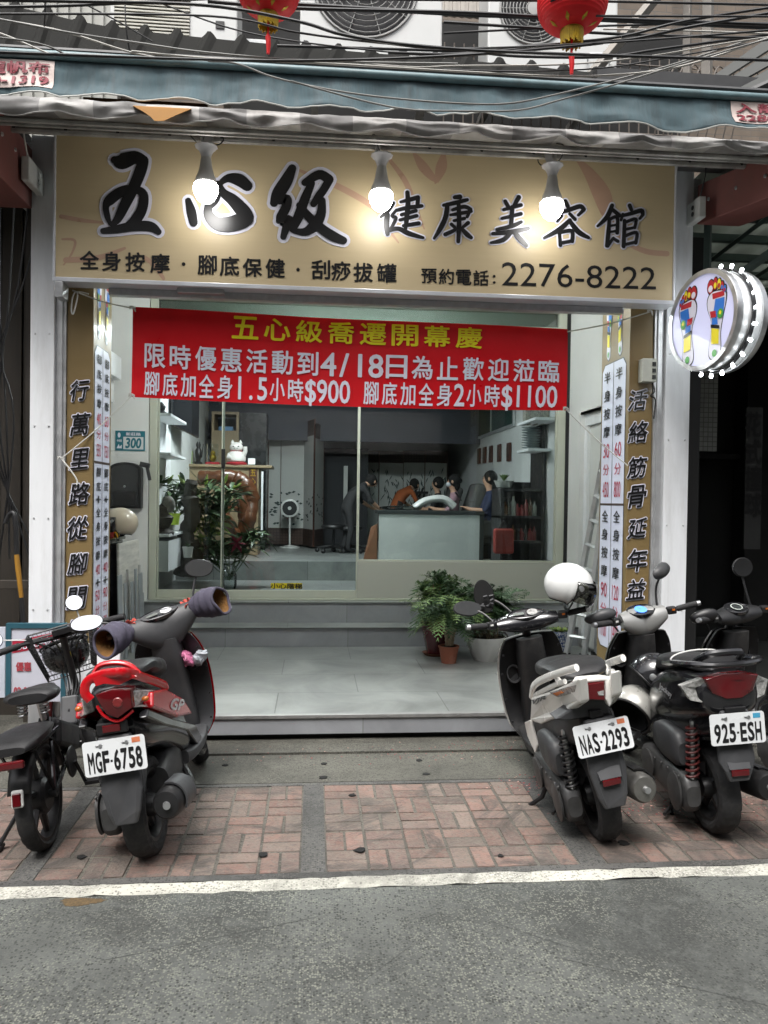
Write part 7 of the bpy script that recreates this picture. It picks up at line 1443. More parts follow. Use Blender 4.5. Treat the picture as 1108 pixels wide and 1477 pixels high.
# hand muffs (gauntlets), tied on with coloured rag
for s in (-1, 1):
    g = MB(); g.M = MS1; a, b = Vector((s * .19, .80, .965)), Vector((s * .325, .655, .995)); d = (b - a).normalized(); q = d.to_track_quat('Z', 'Y').to_matrix()
    rg = []
    for k in range(14):
        t_ = k / 13; r_ = .040 + .036 * min(1, t_ * 1.9) ** .7 + (.005 if k % 3 else -.004) - (.012 if k == 13 else 0); rg.append([a.lerp(b, t_) + Vector((0, 0, -.028 * t_ * t_)) + q @ Vector((r_ * math.cos(x) * (1 + .08 * math.sin(3 * x + k * .8) + .06 * math.sin(2 * x + k * 1.7)), r_ * math.sin(x) * 1.1, 0)) for x in [2 * math.pi * j / 20 for j in range(20)]])
    g.loft(rg, False, 0, True); mu = g.build('hand_muff', mat('muff_purple', (0.055, 0.05, 0.075), 0.9, var=0.2, scale=12, bump=.5, bscale=20), red, sharp=80)
    g = MB(); g.M = MS1; g.tube([a.lerp(b, 1.0) + Vector((0, 0, -.028)) + q @ Vector((.071 * math.cos(x) * (1 + .06 * math.sin(3 * x)), .078 * math.sin(x), .004 * math.sin(4 * x))) for x in [2 * math.pi * j / 28 for j in range(29)]], .0085, 8); g.build('quilted_rim', MATS['muff_purple'], mu)
    g = MB(); g.M = MS1; rg = []
    for k in range(6): t_ = .98 - k * .1; r_ = .067 - .004 * k; rg.append([a.lerp(b, t_) + Vector((0, 0, -.028 * t_ * t_)) + q @ Vector((r_ * math.cos(x), r_ * math.sin(x) * 1.1, 0)) for x in [2 * math.pi * j / 20 for j in range(20)]])
    g.loft(rg, False, 0, True); g.build('fleece_lining', mat('fleece_tan', '#65461f', 0.95, var=0.2, scale=40, bump=.6, bscale=90), mu)
    g = MB(); g.M = MS1; c = a + Vector((-s * .02, .0, .02)); rng = random.Random(s + 5)
    for k in range(7): g.tube(cr([tuple(c), tuple(c + Vector((rng.uniform(-.04, .04), rng.uniform(-.03, .03), rng.uniform(-.02, .05)))), tuple(c + Vector((rng.uniform(-.06, .06), rng.uniform(-.05, .03), rng.uniform(-.06, .05))))]), .006, 5, flat=(1.6, .6))
    g.build('tie_rag', mat('rag_red', '#b04a3f', 0.9, var=0.3, scale=30), mu)
mirror(red, (.19, .80, .98), (.30, .84, 1.17), .07, .058, (-.08, -1, .12), MS1, shape=1); mirror(red, (-.19, .80, .98), (-.37, .84, 1.09), .078, .05, (.25, -1, .40), MS1, shape=1)
g = MB(); rng = random.Random(3); g.M = red.matrix_basis.copy()
bg_ = thing('plastic_bag', 'crumpled pink and clear plastic bags stuffed in the pocket of the red scooter', 'bag', (0, 0, 0), world=False); bg_.matrix_basis = red.matrix_basis.copy(); bg_.location = red.matrix_basis @ Vector((.10, .86, .72))
def crumple(m, c, r):
    g = MB(); 
    for k in range(5): g.ell(Vector(c) + Vector((rng.uniform(-.025, .025), rng.uniform(-.02, .02), rng.uniform(-.02, .03))), r * rng.uniform(.5, 1), r * .5, r * rng.uniform(.6, 1.1), 9, 6, rot=(rng.uniform(0, 90), rng.uniform(0, 90), 0))
    for v in g.v: v += Vector((rng.uniform(-.006, .006), rng.uniform(-.006, .006), rng.uniform(-.006, .006)))
    return g
crumple(0, (-.01, -.02, .0), .045).build('pink_bag', mat('bag_pink', '#b86b8c', 0.25, var=0.25, scale=40), bg_, sharp=20); crumple(0, (.07, -.02, -.015), .04).build('clear_bag', mat('bag_clear', (0.32, 0.34, 0.37), 0.15, var=0.3, scale=40), bg_, sharp=20)
M_CHAR_ = mat('matt_black', (0.006, 0.006, 0.006), 0.7, var=0.2, spec=.2)
# white scooter
L2 = PZ(884, 1206, 0)
wht, MS2 = scooter('white and black scooter with tail plate NAS-2293 and a helmet on its handlebar', (L2.x - .05, L2.y, 0), -1, -11.5, -4, dict(body=M_WHP, inner=M_INNER, under=M_GREYP, rail=M_WHP, dash=M_BLK2, custom=True, plate='NAS·2293', pz=.60, fz=.27, ptilt=-16, stick=('orange', '#c2714f'), side=(-.26, .42, .04), hw=.18, dial=M_LENSC, muff=mat('muffler_steel', (0.24, 0.235, 0.22), 0.35, 0.8, var=0.2, scale=9)), 'wing')
mirror(wht, (-.19, .80, .98), (-.33, .86, 1.08), .075, .05, (.12, -1, .41), MS2, shape=1)
mb_ = mirror(wht, (-.06, .84, 1.0), (-.215, .90, 1.13), .06, .10, (.05, -1, .25), MS2, glass=False, m=M_CHAR_)
g = MB(); g.M = MS2; rng = random.Random(4)
for k in range(9): g.box((-.215 + rng.uniform(-.04, .05), .885 + rng.uniform(-.02, .02), 1.115 + rng.uniform(-.06, .02)), (rng.uniform(.01, .03), .012, rng.uniform(.01, .03)), (30, rng.uniform(-30, 30), 0))
g.build('mirror_bracket_part', M_GREYP, mb_, bevel=.003)
def OX(r, *pp): return [on_plane(r, px, py, 0, x) for px, py, x in pp]
# white scooter tail: pointed side panels, lamps, grab wings
for s in (1, -1):
    f = lambda P: [Vector((p.x * s, p.y, p.z)) for p in P]
    g = MB(); P = f(OX(wht, (766, 1006, -.165), (791, 998, -.15), (816, 987, -.125), (833, 979, -.10), (836, 1014, -.10), (816, 1028, -.125), (798, 1037, -.145), (779, 1045, -.16), (764, 1040, -.165))); plate3(g, P, (s * .05, 0, 0)); pn = g.build('side_panel', M_WHP, wht, bevel=.012, seg=3)
    g = MB(); k = f(OX(wht, (768, 1018, -.168), (787, 1010, -.157), (787, 1003, -.157), (768, 1010, -.168))); put_text(g, 'VJR', bil(k[0], k[1], k[2], k[3]) if s > 0 else bil(k[1], k[0], k[3], k[2]), .04, .2); g.build('badge_lettering', M_INK, pn)
    g = MB(); P = f(OX(wht, (791, 999, -.155), (816, 991, -.130), (830, 988, -.108), (829, 999, -.108), (804, 1006, -.144))); plate3(g, P, (s * .02, 0, 0)); sg_ = g.build('turn_signal', M_LENSC, wht, bevel=.003); g = MB(); P = f(OX(wht, (797, 1000, -.152), (808, 997, -.141), (811, 1000, -.139), (803, 1004, -.147))); plate3(g, P, (s * .01, 0, 0)); g.build('signal_bulb', M_LENSO, sg_)
    g = MB(); P = f(OX(wht, (767, 1005, -.15), (772, 987, -.15), (797, 974, -.135), (832, 963, -.105))); g.tube(cr([tuple(p) for p in P], 8), [.02] * 16 + [.017] * 9, 8, flat=(.7, 1.0)); P = f(OX(wht, (769, 1004, -.145), (796, 990, -.13), (815, 983, -.115))); g.tube(cr([tuple(p) for p in P], 6), .013, 8, flat=(.8, 1)); P = f(OX(wht, (802, 974, -.125), (808, 987, -.12))); g.tube(P, .015, 8); g.build('grab_rail', M_WHP, wht)
L = OP(wht, 1, -.33, (829, 988), (872, 982), (873, 1009), (850, 1008), (834, 1017), (836, 1003)); g = MB(); c = sum(L, Vector()) / 6; g.loft([[p + Vector((0, .06, 0)) for p in L], L, [c + (p - c) * .92 + Vector((0, -.012, 0)) for p in L]], True, 0, True); tl_ = g.build('tail_light', M_LENSR, wht, sharp=45)
g = MB(); P = OP(wht, 1, -.344, (834, 1006), (848, 997), (846, 1002), (838, 1009)); plate3(g, P, (0, .003, 0)); P = OP(wht, 1, -.344, (862, 998), (871, 996), (871, 1003), (864, 1003)); plate3(g, P, (0, .003, 0)); g.build('lens_insert', M_LENSC, tl_)
g = MB(); plate3(g, OP(wht, 1, -.335, (829, 988), (834, 979), (868, 976), (888, 979), (888, 1006), (880, 1021), (874, 1009), (873, 983), (850, 985)), (0, .05, 0)); g.build('tail_cowl', M_WHP, wht, bevel=.008)
g = MB(); plate3(g, OP(wht, 1, -.26, (833, 1017), (850, 1009), (874, 1010), (882, 1030), (840, 1036), (818, 1040), (800, 1038)), (0, .10, 0)); g.build('undertail', M_GREYP, wht, bevel=.008); g = MB(); plate3(g, OP(wht, 1, -.275, (850, 1026), (868, 1024), (872, 1033), (852, 1037)), (0, .04, 0)); g.build('plate_lamp', M_BLACK, wht, bevel=.005)
# white footrest wing at the front of the left side fairing
g = MB(); g.M = Matrix.Identity(4); g.loft([[(-.16, .44, .50), (-.185, .5, .47), (-.175, .53, .38), (-.165, .46, .30), (-.15, .42, .36)], [(-.145, .44, .49), (-.165, .5, .46), (-.155, .53, .38), (-.15, .46, .31), (-.14, .42, .36)]], True, 0, False); g.build('foot_peg_cover', M_WHP, wht, bevel=.006)
g = MB(); g.loft([[(-.205, .955, .66), (-.21, .94, .60), (-.212, .93, .52), (-.18, .955, .50), (-.17, .97, .62)], [(-.19, .96, .66), (-.195, .95, .60), (-.195, .945, .52), (-.175, .97, .5), (-.165, .98, .62)]], True, 0, False); g.build('side_blade', M_WHP, wht, bevel=.005)
# black scooter
L3 = PZ(1043, 1197, 0)
blk, MS3 = scooter('glossy black scooter with tail plate 925-ESH and a glowing blue gauge', (L3.x - .05, L3.y, 0), -2, -4.5, 12, dict(body=M_BLK2, inner=M_INNER, under=M_BLK2, rail=M_BLK2, dash=M_SILV, front=M_SILV, plate='925·ESH', pz=.61, fz=.36, ptilt=-4, stick=('blue', '#3f8fb0'), badge=('Jockey', .06, .71, .04, .16, .182, M_INK2), bslope=.12, centre=True, hw=.15, cowl=.035, gauge=(.085, .052), dial=mat('dial_blue', (0.05, 0.16, 0.45), 0.2, var=0, emit=(0.12, 0.3, 1.0), estr=.8), piping=True), 'round')  # the dial emits some blue of its own
mirror(blk, (-.16, .80, .98), (-.27, .80, 1.02), .085, .045, (.2, .95, .1), MS3, shape=1, m=M_GREYP); mirror(blk, (.13, .82, 1.0), (.20, .84, 1.21), .075, .05, (-.45, .9, .0), MS3, shape=1, m=M_GREYP)
# dark scooter cut by the picture edge
L4 = Vector((2.84, 3.82, 0))
drk, MS4 = scooter('dark scooter with a round pale gauge beside the black scooter, mostly out of view', tuple(L4), 9, -4, 6, dict(body=M_BLK2, inner=M_INNER, under=M_BLK2, rail=M_BLK2, dash=M_BLACK, front=M_BLK2, plate='MKD·3160', pz=.61, fz=.36, side=(-.25, .4, .03), hw=.16, gauge=(.08, .055), dial=mat('dial_dark', (0.03, 0.035, 0.035), 0.2, var=0), lever=M_CHR, muff=M_STEEL), 'round')
g = MB(); g.M = MS4 @ Matrix.Translation((0, .795, 1.005)) @ Matrix.Rotation(R(24), 4, 'X')
g.tube([(.036 * math.cos(q * .3927), .032 * math.sin(q * .3927), .011) for q in range(17)], .0022, 5); g.build('gauge_ring', mat('gauge_pale', (0.6, 0.65, 0.6), 0.3, var=0), drk)  # plain pale ring around the dial, without emission
mirror(drk, (-.16, .80, .98), (-.27, .78, 1.0), .075, .05, (.3, .8, .35), MS4, shape=1); mirror(drk, (.14, .82, 1.0), (.14, .86, 1.24), .065, .06, (-.25, -1, .1), MS4, shape=0)

# ------------------------------------------------------------------ helmets
def helmet(label, c, rot, shell, visor=None, r=.135, lining=True):
    t = thing('helmet', label, 'helmet', c, [R(a) for a in rot], world=False)     # opening faces +y
    def hp_(el, az, s=1.0): return (r * s * 1.0 * math.cos(el) * math.sin(az), r * s * 1.14 * math.cos(el) * math.cos(az), r * s * 1.02 * math.sin(el) + r * .12)
    nu, nv = 40, 16; g = MB(); rows = []
    for j in range(nv + 1):
        row = []
        for k in range(nu):
            az = 2 * math.pi * k / nu; f = max(0, math.cos(az)); lo = R(-52) + R(66) * (f ** .55 if f > 0 else 0) + (R(8) * abs(math.sin(az)) if f == 0 else 0); el = lo + (R(90) - lo) * j / nv; row.append(hp_(el, az))
        rows.append(row)
    g.loft(rows, False, 0, True); sh_ = g.build('shell', shell, t, solid=.012)
    g = MB(); g.tube([Vector(p) * 1.005 for p in rows[0]] + [rows[0][0]], .008, 7); g.build('edge_trim', M_BLACK, sh_)
    if lining: g = MB(); g.loft([[tuple(Vector(p) * .88) for p in row] for row in rows[:-1]], False, 0, True); g.build('lining', M_CHAR, t)
    if visor is not None:
        g = MB(); rg = []
        for j in range(7):
            el = R(-30 + 8.5 * j); rg.append([hp_(el, R(-82 + 164 * k / 20), 1.1 + .24 * math.cos(R(-82 + 164 * k / 20) * 1.0) * (1 - j / 7)) for k in range(21)])
        g.loft(rg, False, 0, True, closed=False); g.build('visor', visor, t, solid=.003)
    for s in (-1, 1):
        g = MB(); g.lathe([(.02, 0), (.019, .012), (.01, .014)], 16, Matrix.Translation(hp_(R(6), R(s * 72), 1.04)) @ Matrix.Rotation(R(90 * s), 4, 'Y')); g.lathe([(.007, 0), (.007, .005)], 8, Matrix.Translation(hp_(R(-32), R(s * 95), 1.01)) @ Matrix.Rotation(R(90 * s), 4, 'Y')); g.build('visor_pivot', M_STEEL, t)
    g = MB(); g.tube(cr([hp_(R(-45), R(70), .95), (.06, .02, -r * 1.0), (0, .03, -r * 1.1), (-.06, .02, -r * 1.0), hp_(R(-45), R(-70), .95)]), .008, 6, flat=(1.6, .5)); g.build('chin_strap', M_BLACK, t); return t
mv = glass_mat('visor_smoke', (0.55, 0.55, 0.5), base=.04)
hpos = wht.matrix_basis @ (MS2 @ Vector((.27, .78, 1.125)))
helmet('glossy white open face helmet with a clear visor hung on the white scooter handlebar', hpos, (-12, 6, -98), mat('helmet_white', (0.66, 0.67, 0.66), 0.15, var=0.03, coat=.6), mv, r=.122)
hpos = blk.matrix_basis @ Vector((-.19, .52, .47)); helmet('silver helmet resting on the footboard of the black scooter', hpos, (18, -20, 140), mat('helmet_silver', (0.36, 0.355, 0.33), 0.25, 0.3, var=0.05, coat=.5), None)
hpos = blk.matrix_basis @ Vector((-.06, .50, .66)); helmet('glossy black helmet sitting before the seat of the black scooter', hpos, (8, 0, 80), M_BLK2, None, r=.125)

# ------------------------------------------------------------------ electric bicycle
L0 = PZ(58, 1221, 0); eb = thing('electric_bicycle', 'black electric bicycle with a wire basket and white round mirrors beside the red scooter', 'bicycle', (L0.x + .03, L0.y, 0), (0, R(-8), R(2)), world=False)
ax = Vector((0, -.36, 1)).normalized(); hp = Vector((0, .78, .60)); ME = Matrix.Translation(hp) @ Matrix.Rotation(R(20), 4, ax) @ Matrix.Translation(-hp)
def bwheel(c, Rw, M):
    g = MB(); g.M = M @ Matrix.Translation(c) @ MX; n = 80; prof = [(-.4, .84), (-.5, .89), (-.44, .95), (-.22, .99), (0, 1), (.22, .99), (.44, .95), (.5, .89), (.4, .84)]; tw = .075
    g.loft([[((Rw * r_ - (.004 if (1 < q < 7 and (k + abs(q - 4)) % 4 < 1) else 0)) * math.cos(2 * math.pi * k / n), (Rw * r_ - (.004 if (1 < q < 7 and (k + abs(q - 4)) % 4 < 1) else 0)) * math.sin(2 * math.pi * k / n), t_ * tw) for k in range(n)] for q, (t_, r_) in enumerate(prof)], False); wv = g.build('wheel', M_RUBBER, eb)
    g = MB(); g.M = M @ Matrix.Translation(c) @ MX; g.lathe([(Rw * .86, -.028), (Rw * .78, -.03), (Rw * .76, 0), (Rw * .78, .03), (Rw * .86, .028)], 40, None, cap=False)
    for k in range(6): a = k * 1.047; g.tube([(.05 * math.cos(a), .05 * math.sin(a), 0), (Rw * .78 * math.cos(a + .2), Rw * .78 * math.sin(a + .2), 0)], [.02, .014], 6)
    g.lathe([(.07, -.045), (.085, -.03), (.085, .03), (.07, .045)], 24); g.lathe([(.02, -.08), (.02, .08)], 10); g.build('rim', M_BLACK, wv)
    g = MB(); rg = []
    for k in range(12):
        a = R(10 + 13.5 * k) if c[1] < .5 else R(-5 + 12 * k); rg.append([(x, c[1] + math.cos(a) * (Rw + .028 - .3 * x * x * 20) * (1 if c[1] > .5 else 1), c[2] + math.sin(a) * (Rw + .028 - .3 * x * x * 20)) for x in (-.048, -.03, 0, .03, .048)])
    g.M = M; g.loft(rg, False, 0, True, closed=False); g.build('mudguard', M_BLACK, eb, solid=.004)
bwheel((0, 0, .245), .245, Matrix.Identity(4)); bwheel((0, .95, .245), .235, ME)
g = MB(); g.tube(cr([(0, .74, .56), (0, .66, .40), (0, .5, .30), (0, .34, .30)]), .03, 10); g.tube([(0, .34, .28), (0, .2, .60)], .022, 8)
for s in (-1, 1): g.tube([(s * .03, .34, .28), (s * .07, 0, .245)], .014, 8); g.tube([(s * .02, .22, .55), (s * .07, 0, .245)], .011, 8); g.tube([(s * .06, .2, .5), (s * .07, -.22, .52)], .009, 6); g.tube([(s * .07, -.2, .52), (s * .07, 0, .26)], .008, 6)
g.build('frame', M_BLK2, eb)
g = MB(); g.M = Matrix.Identity(4); g.box((0, .42, .40), (.10, .34, .13), (-22, 0, 0)); g.build('battery_box', M_BLACK, eb, bevel=.02); g = MB(); g.box((0, .66, .46), (.09, .12, .16), (-25, 0, 0)); cbx = g.build('controller_box', M_GREYP, eb, bevel=.012); g = MB(); put_text(g, 'DYU', lambda u, v: (.046, .61 + u * .08, .46 + v * .03 + u * .03), .04, .2); g.build('badge_lettering', M_INKW, cbx)
g = MB(); g.M = ME; g.tube([(0, .79, .54), (0, .68, .88)], .02, 10)
for s in (-1, 1): g.tube([(s * .055, .95, .245), (s * .05, .83, .53)], .015, 8)
g.tube([(-.06, .83, .53), (.06, .83, .53)], .018, 8); g.build('fork', M_BLACK, eb)
g = MB(); g.M = ME; g.tube(cr([(-.32, .58, .90), (-.2, .64, .90), (0, .69, .88), (.2, .64, .90), (.32, .58, .90)]), .0125, 8); g.box((0, .66, .91), (.10, .05, .03)); hbe = g.build('handlebar', M_BLACK, eb)
for s in (-1, 1):
    g = MB(); g.M = ME; g.tube([(s * .22, .632, .90), (s * .33, .575, .90)], .018, 10); g.build('grip', M_RUBBER, hbe); g = MB(); g.M = ME; g.tube(cr([(s * .18, .68, .895), (s * .25, .675, .885), (s * .3, .65, .88)]), .007, 6); g.box((s * .17, .66, .905), (.04, .04, .035)); g.build('brake_lever', M_BLACK, hbe)
def rmirror(b, h, f):
    g = MB(); g.M = ME; g.tube([b, h], .0045, 6); m_ = g.build('mirror', M_POTW, eb); q = Vector(f).normalized().to_track_quat('Z', 'Y').to_matrix().to_4x4(); T = ME @ Matrix.Translation(h) @ q
    g = MB(); g.M = T; g.lathe([(.045, .004), (.048, 0), (.046, -.008), (.03, -.018)], 24); g.build('mirror_shell', M_BLACK, m_); g = MB(); g.M = T; g.add([(.0435 * math.cos(k * .2618), .0435 * math.sin(k * .2618), .006) for k in range(24)], [tuple(range(24))]); g.build('mirror_glass', M_MIR, m_)
rmirror((.11, .67, .91), (.10, .68, 1.04), (.15, -1, .45)); rmirror((-.16, .65, .91), (-.33, .60, .97), (.3, -1, .4))
# basket of wire mesh
g = MB(); g.M = ME; top = [(-.19, .74, .90), (.19, .74, .90), (.17, 1.02, .90), (-.17, 1.02, .90)]; bot = [(-.13, .80, .64), (.13, .80, .64), (.12, .98, .64), (-.12, .98, .64)]
def lp(a, b, t_): return tuple(Vector(a).lerp(Vector(b), t_))
for f in range(4):
    a, b, c, d = top[f], top[(f + 1) % 4], bot[(f + 1) % 4], bot[f]; g.tube([a, b], .006, 6); g.tube([d, c], .004, 5); g.tube([a, d], .005, 5)
    for k in range(1, 15): g.tube([lp(a, b, k / 15), lp(d, c, k / 15)], .0014, 3)
    for k in range(1, 10): g.tube([lp(a, d, k / 10), lp(b, c, k / 10)], .0014, 3)
for k in range(1, 8): g.tube([lp(bot[0], bot[1], k / 8), lp(bot[3], bot[2], k / 8)], .0014, 3)
g.build('basket', M_BLACK, eb)
bi = thing('helmet', 'black helmet lying in the wire basket of the electric bicycle', 'helmet', (0, 0, 0), world=False); bi.matrix_basis = eb.matrix_basis @ ME @ Matrix.Translation((0, .88, .76)) @ Matrix.Rotation(R(160), 4, 'X')
g = MB(); g.ell((0, 0, 0), .13, .13, .12, 22, 12, 0, None, .36, 1); g.build('shell', M_BLK2, bi); g = MB(); g.tube([(.13 * math.cos(q * .3), .13 * math.sin(q * .3), -.05) for q in range(22)], .007, 6); g.build('edge_trim', M_BLACK, bi)
# saddle, rear pad, lamps, crank, stand
g = MB(); loft_y(g, [(.02, .09, .675, .72), (.06, .125, .66, .735), (.16, .11, .66, .725), (.26, .06, .665, .715), (.34, .035, .665, .70)], 2.4); g.build('saddle', M_SEAT, eb); g = MB(); g.tube([(0, .2, .55), (0, .16, .67)], .016, 8)
for s in (-1, 1): spring(g, (s * .05, .08, .61), (s * .05, .08, .67), .02, 4, .004)
g.build('seat_post', M_STEEL, eb)
g = MB(); loft_y(g, [(-.32, .08, .535, .57), (-.26, .11, .53, .59), (-.1, .115, .53, .59), (.06, .09, .535, .575)], 3); g.build('rear_pad', M_SEAT, eb)
g = MB(); g.box((0, -.335, .50), (.15, .025, .035)); g.build('tail_light', M_LENSR, eb, bevel=.008)
g = MB(); g.box((-.0, -.262, .33), (.05, .02, .075), (-14, 0, 0)); rf = g.build('reflector_base', M_POTW, eb, bevel=.008); g = MB(); g.box((0, -.275, .33), (.036, .012, .058), (-14, 0, 0)); g.build('rear_reflector', M_LENSR, rf, bevel=.005)
g = MB(); g.lathe([(.075, -.006), (.08, 0), (.075, .006)], 28, Matrix.Translation((.06, .34, .28)) @ MX); g.tube([(.075, .34, .28), (.09, .42, .14)], .01, 6); g.box((.13, .425, .135), (.08, .05, .018)); g.tube([(-.05, .34, .28), (-.08, .26, .42)], .01, 6); g.box((-.12, .255, .425), (.08, .05, .018)); g.build('crank', M_BLACK, eb)
g = MB(); g.tube([(-.08, .02, .22), (-.2, -.02, .05)], .01, 7); g.box((-.205, -.02, .042), (.04, .06, .014)); g.build('side_stand', M_BLACK, eb)
g = MB()
for q in range(5): g.tube(cr([tuple(ME @ Vector((-.15 + .08 * q, .66, .89))), tuple(ME @ Vector((-.06 + .03 * q, .76, .80))), (0.02 * q - .04, .74, .6), (0, .6, .48)]), .0045, 5)
g.build('brake_cable', M_BLACK, eb)
g = MB(); g.M = ME; g.box((.002, .725, .775), (.03, .045, .03), (20, 0, 0)); g.build('yellow_tag', M_YEL, eb)
# ------------------------------------------------------------------ things along the left porch wall (its face is at x = -2.12)
LX = -2.12
def wp(px, py, X=LX): return PX(px, py, X)
# white console boxes high on the wall
cn = thing('wall_console', 'white painted boxed ledge high on the porch wall above the house number plate', 'ledge', (LX + .15, 6.9, 2.6))
g = MB(); a = wp(158, 560); g.bx(LX + .001, LX + .20, 5.9, 7.85, 2.80, 3.02); g.build('upper_box', M_WHITE, cn, bevel=.006)
g = MB(); g.bx(LX + .001, LX + .12, 5.9, 7.9, 2.58, 2.798); g.build('lower_box', M_WHITE, cn, bevel=.006)
# house number plate and mailbox on the short wall beside the glass
M_HN = mat('number_teal', '#1f6d7d', 0.3, var=0.04); hn = thing('house_number_plate', 'teal house number plate reading 300 on the white porch wall', 'sign', PY(188, 649, 8.0))
FY = 8.0; A, B = PY(166.5, 650, FY), PY(209.5, 622, FY)
g = MB(); g.bx(A.x, B.x, FY - .007, FY - .001, A.z, B.z); g.build('backing', M_HN, hn, bevel=.002)
def hf(u, v, d=.0085): return (A.x + (B.x - A.x) * u, FY - d, A.z + (B.z - A.z) * v)
g = MB(); g.add([hf(.27, .08), hf(.95, .08), hf(.95, .70), hf(.27, .70)], [(0, 1, 2, 3)]); g.build('number_panel', M_PLATE, hn)
g = MB(); put_text(g, '300', lambda u, v: hf(.35 + .52 * u, .15 + .48 * v, .0095), .035, .12); g.build('number_lettering', M_HN, hn)
g = MB(); put_text(g, '新莊路', lambda u, v: hf(.36 + .5 * u, .76 + .16 * v, .0095), .02); put_text(g, '中和里', lambda u, v: hf(.06 + .16 * u, .44 + .12 * v, .0095), .02)
g.add([hf(.13 + .05 * math.cos(q * .5236), .78 + .13 * math.sin(q * .5236)) for q in range(12)], [tuple(range(12))]); g.add([hf(.05, .12), hf(.22, .12), hf(.22, .3), hf(.15, .2), hf(.12, .34), hf(.08, .22)], [tuple(range(6))]); g.build('street_lettering', M_INKW, hn)
mb2 = thing('mailbox', 'black arched metal mailbox on the white porch wall below the house number', 'mailbox', PY(181, 733, 7.95))
a, b = PY(157, 733, 7.9), PY(204, 667, 7.9); xm0, hw_, zs_ = (a.x + b.x) / 2, (b.x - a.x) / 2, b.z - .07; n = 14
P = [(a.x, a.z), (b.x, a.z)] + [(xm0 + hw_ * math.cos(math.pi * k / n), zs_ + .07 * math.sin(math.pi * k / n)) for k in range(n + 1)]
g = MB(); g.loft([[(x, y, z) for x, z in P] for y in (7.999, 7.89)], True, 0, False); g.build('body', M_BLACK, mb2, bevel=.006)
P2 = [(xm0 + (x - xm0) * .85, a.z + .02 + (z - a.z) * .91) for x, z in P]; g = MB(); g.loft([[(x, y, z) for x, z in P2] for y in (7.889, 7.882)], True, 0, False); dd_ = g.build('door', M_BLK2, mb2, bevel=.003)
g = MB(); g.bx(xm0 - hw_ * .7, xm0 + hw_ * .7, 7.87, 7.881, a.z + .03, a.z + .17); g.build('window_slot', M_BLACK, dd_, bevel=.004); g = MB(); g.lathe([(.012, 0), (.01, .008)], 10, Matrix.Translation((xm0, 7.881, a.z + .22)) @ Matrix.Rotation(R(90), 4, 'X')); g.build('lock', M_STEEL, dd_)
g = MB(); c = PY(209, 675, 7.93); g.box((c.x, 7.93, c.z + .03), (.1, .03, .05), (0, 12, 0)); g.box((c.x + .035, 7.93, c.z - .05), (.03, .03, .15), (0, -12, 0)); g.build('flag', M_GREYP, mb2, bevel=.004)
# black cabinet with helmet on top
bc = thing('shoe_cabinet', 'black lacquered cabinet against the porch wall below the mailbox', 'cabinet', (LX + .18, 7.0, ZP)); zt3 = PY(190, 776, 7.2).z
g = MB(); g.bx(LX + .002, LX + .30, 6.2, 7.56, ZP, zt3 - .03); g.build('body', M_BLK2, bc, bevel=.012); g = MB(); g.bx(LX + .002, LX + .32, 6.17, 7.58, zt3 - .03, zt3); g.build('top', M_BLK2, bc, bevel=.006); g = MB(); g.bx(LX + .002, LX + .32, 7.54, 7.58, zt3, zt3 + .09); g.build('back_board', M_BLK2, bc, bevel=.012)
c = PY(174, 757, 7.1); helmet('beige helmet with a black visor on top of the black cabinet', (c.x, 7.1, zt3 + .125), (0, 0, 95), mat('helmet_beige', '#b5aa98', 0.35, var=0.05, coat=.3), M_BLK2, r=.13)
yb_ = thing('yellow_bottle', 'small yellow and red bottle beside the beige helmet', 'bottle', (LX + .29, 7.35, zt3)); g = MB(); g.lathe([(.025, 0), (.03, .02), (.03, .07), (.012, .10), (.012, .12)], 12, Matrix.Translation((LX + .29, 7.35, zt3))); g.build('bottle_body', mat('bottle_yellow', '#c9981f', 0.4), yb_); g = MB(); g.bx(LX + .24, LX + .27, 7.3, 7.33, zt3, zt3 + .08); g.build('red_pack', mat('pack_red', '#8c2420', 0.5), yb_)
# folded table panel and metal strips leaning by the cabinet
fp_ = thing('folding_table', 'folded grey wood-look table top leaning against the black cabinet', 'table', (LX + .36, 6.6, ZP)); A = wp(170, 784, LX + .34); B = wp(199, 776, LX + .34)
g = MB(); g.box((LX + .355, (A.y + B.y) / 2, ZP + (A.z - ZP) / 2), (.03, abs(B.y - A.y), A.z - ZP), (0, -2, 0)); g.build('table_top', mat('wood_laminate', (0.66, 0.65, 0.61), 0.45, var=0.25, scale=3, stretch=(1, 1, 7)), fp_, bevel=.01)
g = MB(); yy0 = A.y + .1
for k in range(2): g.tube([(LX + .39, A.y + .15 + k * .5, ZP), (LX + .39, A.y + .15 + k * .5, A.z - .25)], .012, 8)
g.build('leg', M_STEEL, fp_)
M_STRIP = mat('strip_blue_steel', (0.38, 0.41, 0.44), 0.35, 0.4, var=0.2, scale=8)
for k, (px0, px1, pt) in enumerate(((174, 181, 831), (182, 186, 842), (191, 195, 840), (196, 199, 821), (200, 206, 828), (200, 207, 858))):
    A, B = wp(px0, pt, LX + .45), wp(px1, pt, LX + .45); g = MB(); g.box((LX + .43 + .006 * k, (A.y + B.y) / 2, (A.z + ZP) / 2), (.012, max(.02, abs(B.y - A.y) * .8), A.z - ZP), (0, -1.5, 0)); tag(g.build('metal_strip', M_STRIP, None, bevel=.002), 'steel shelf strip standing upright in the bundle beside the folded table', 'metal strip', 'steel strips beside the folded table')

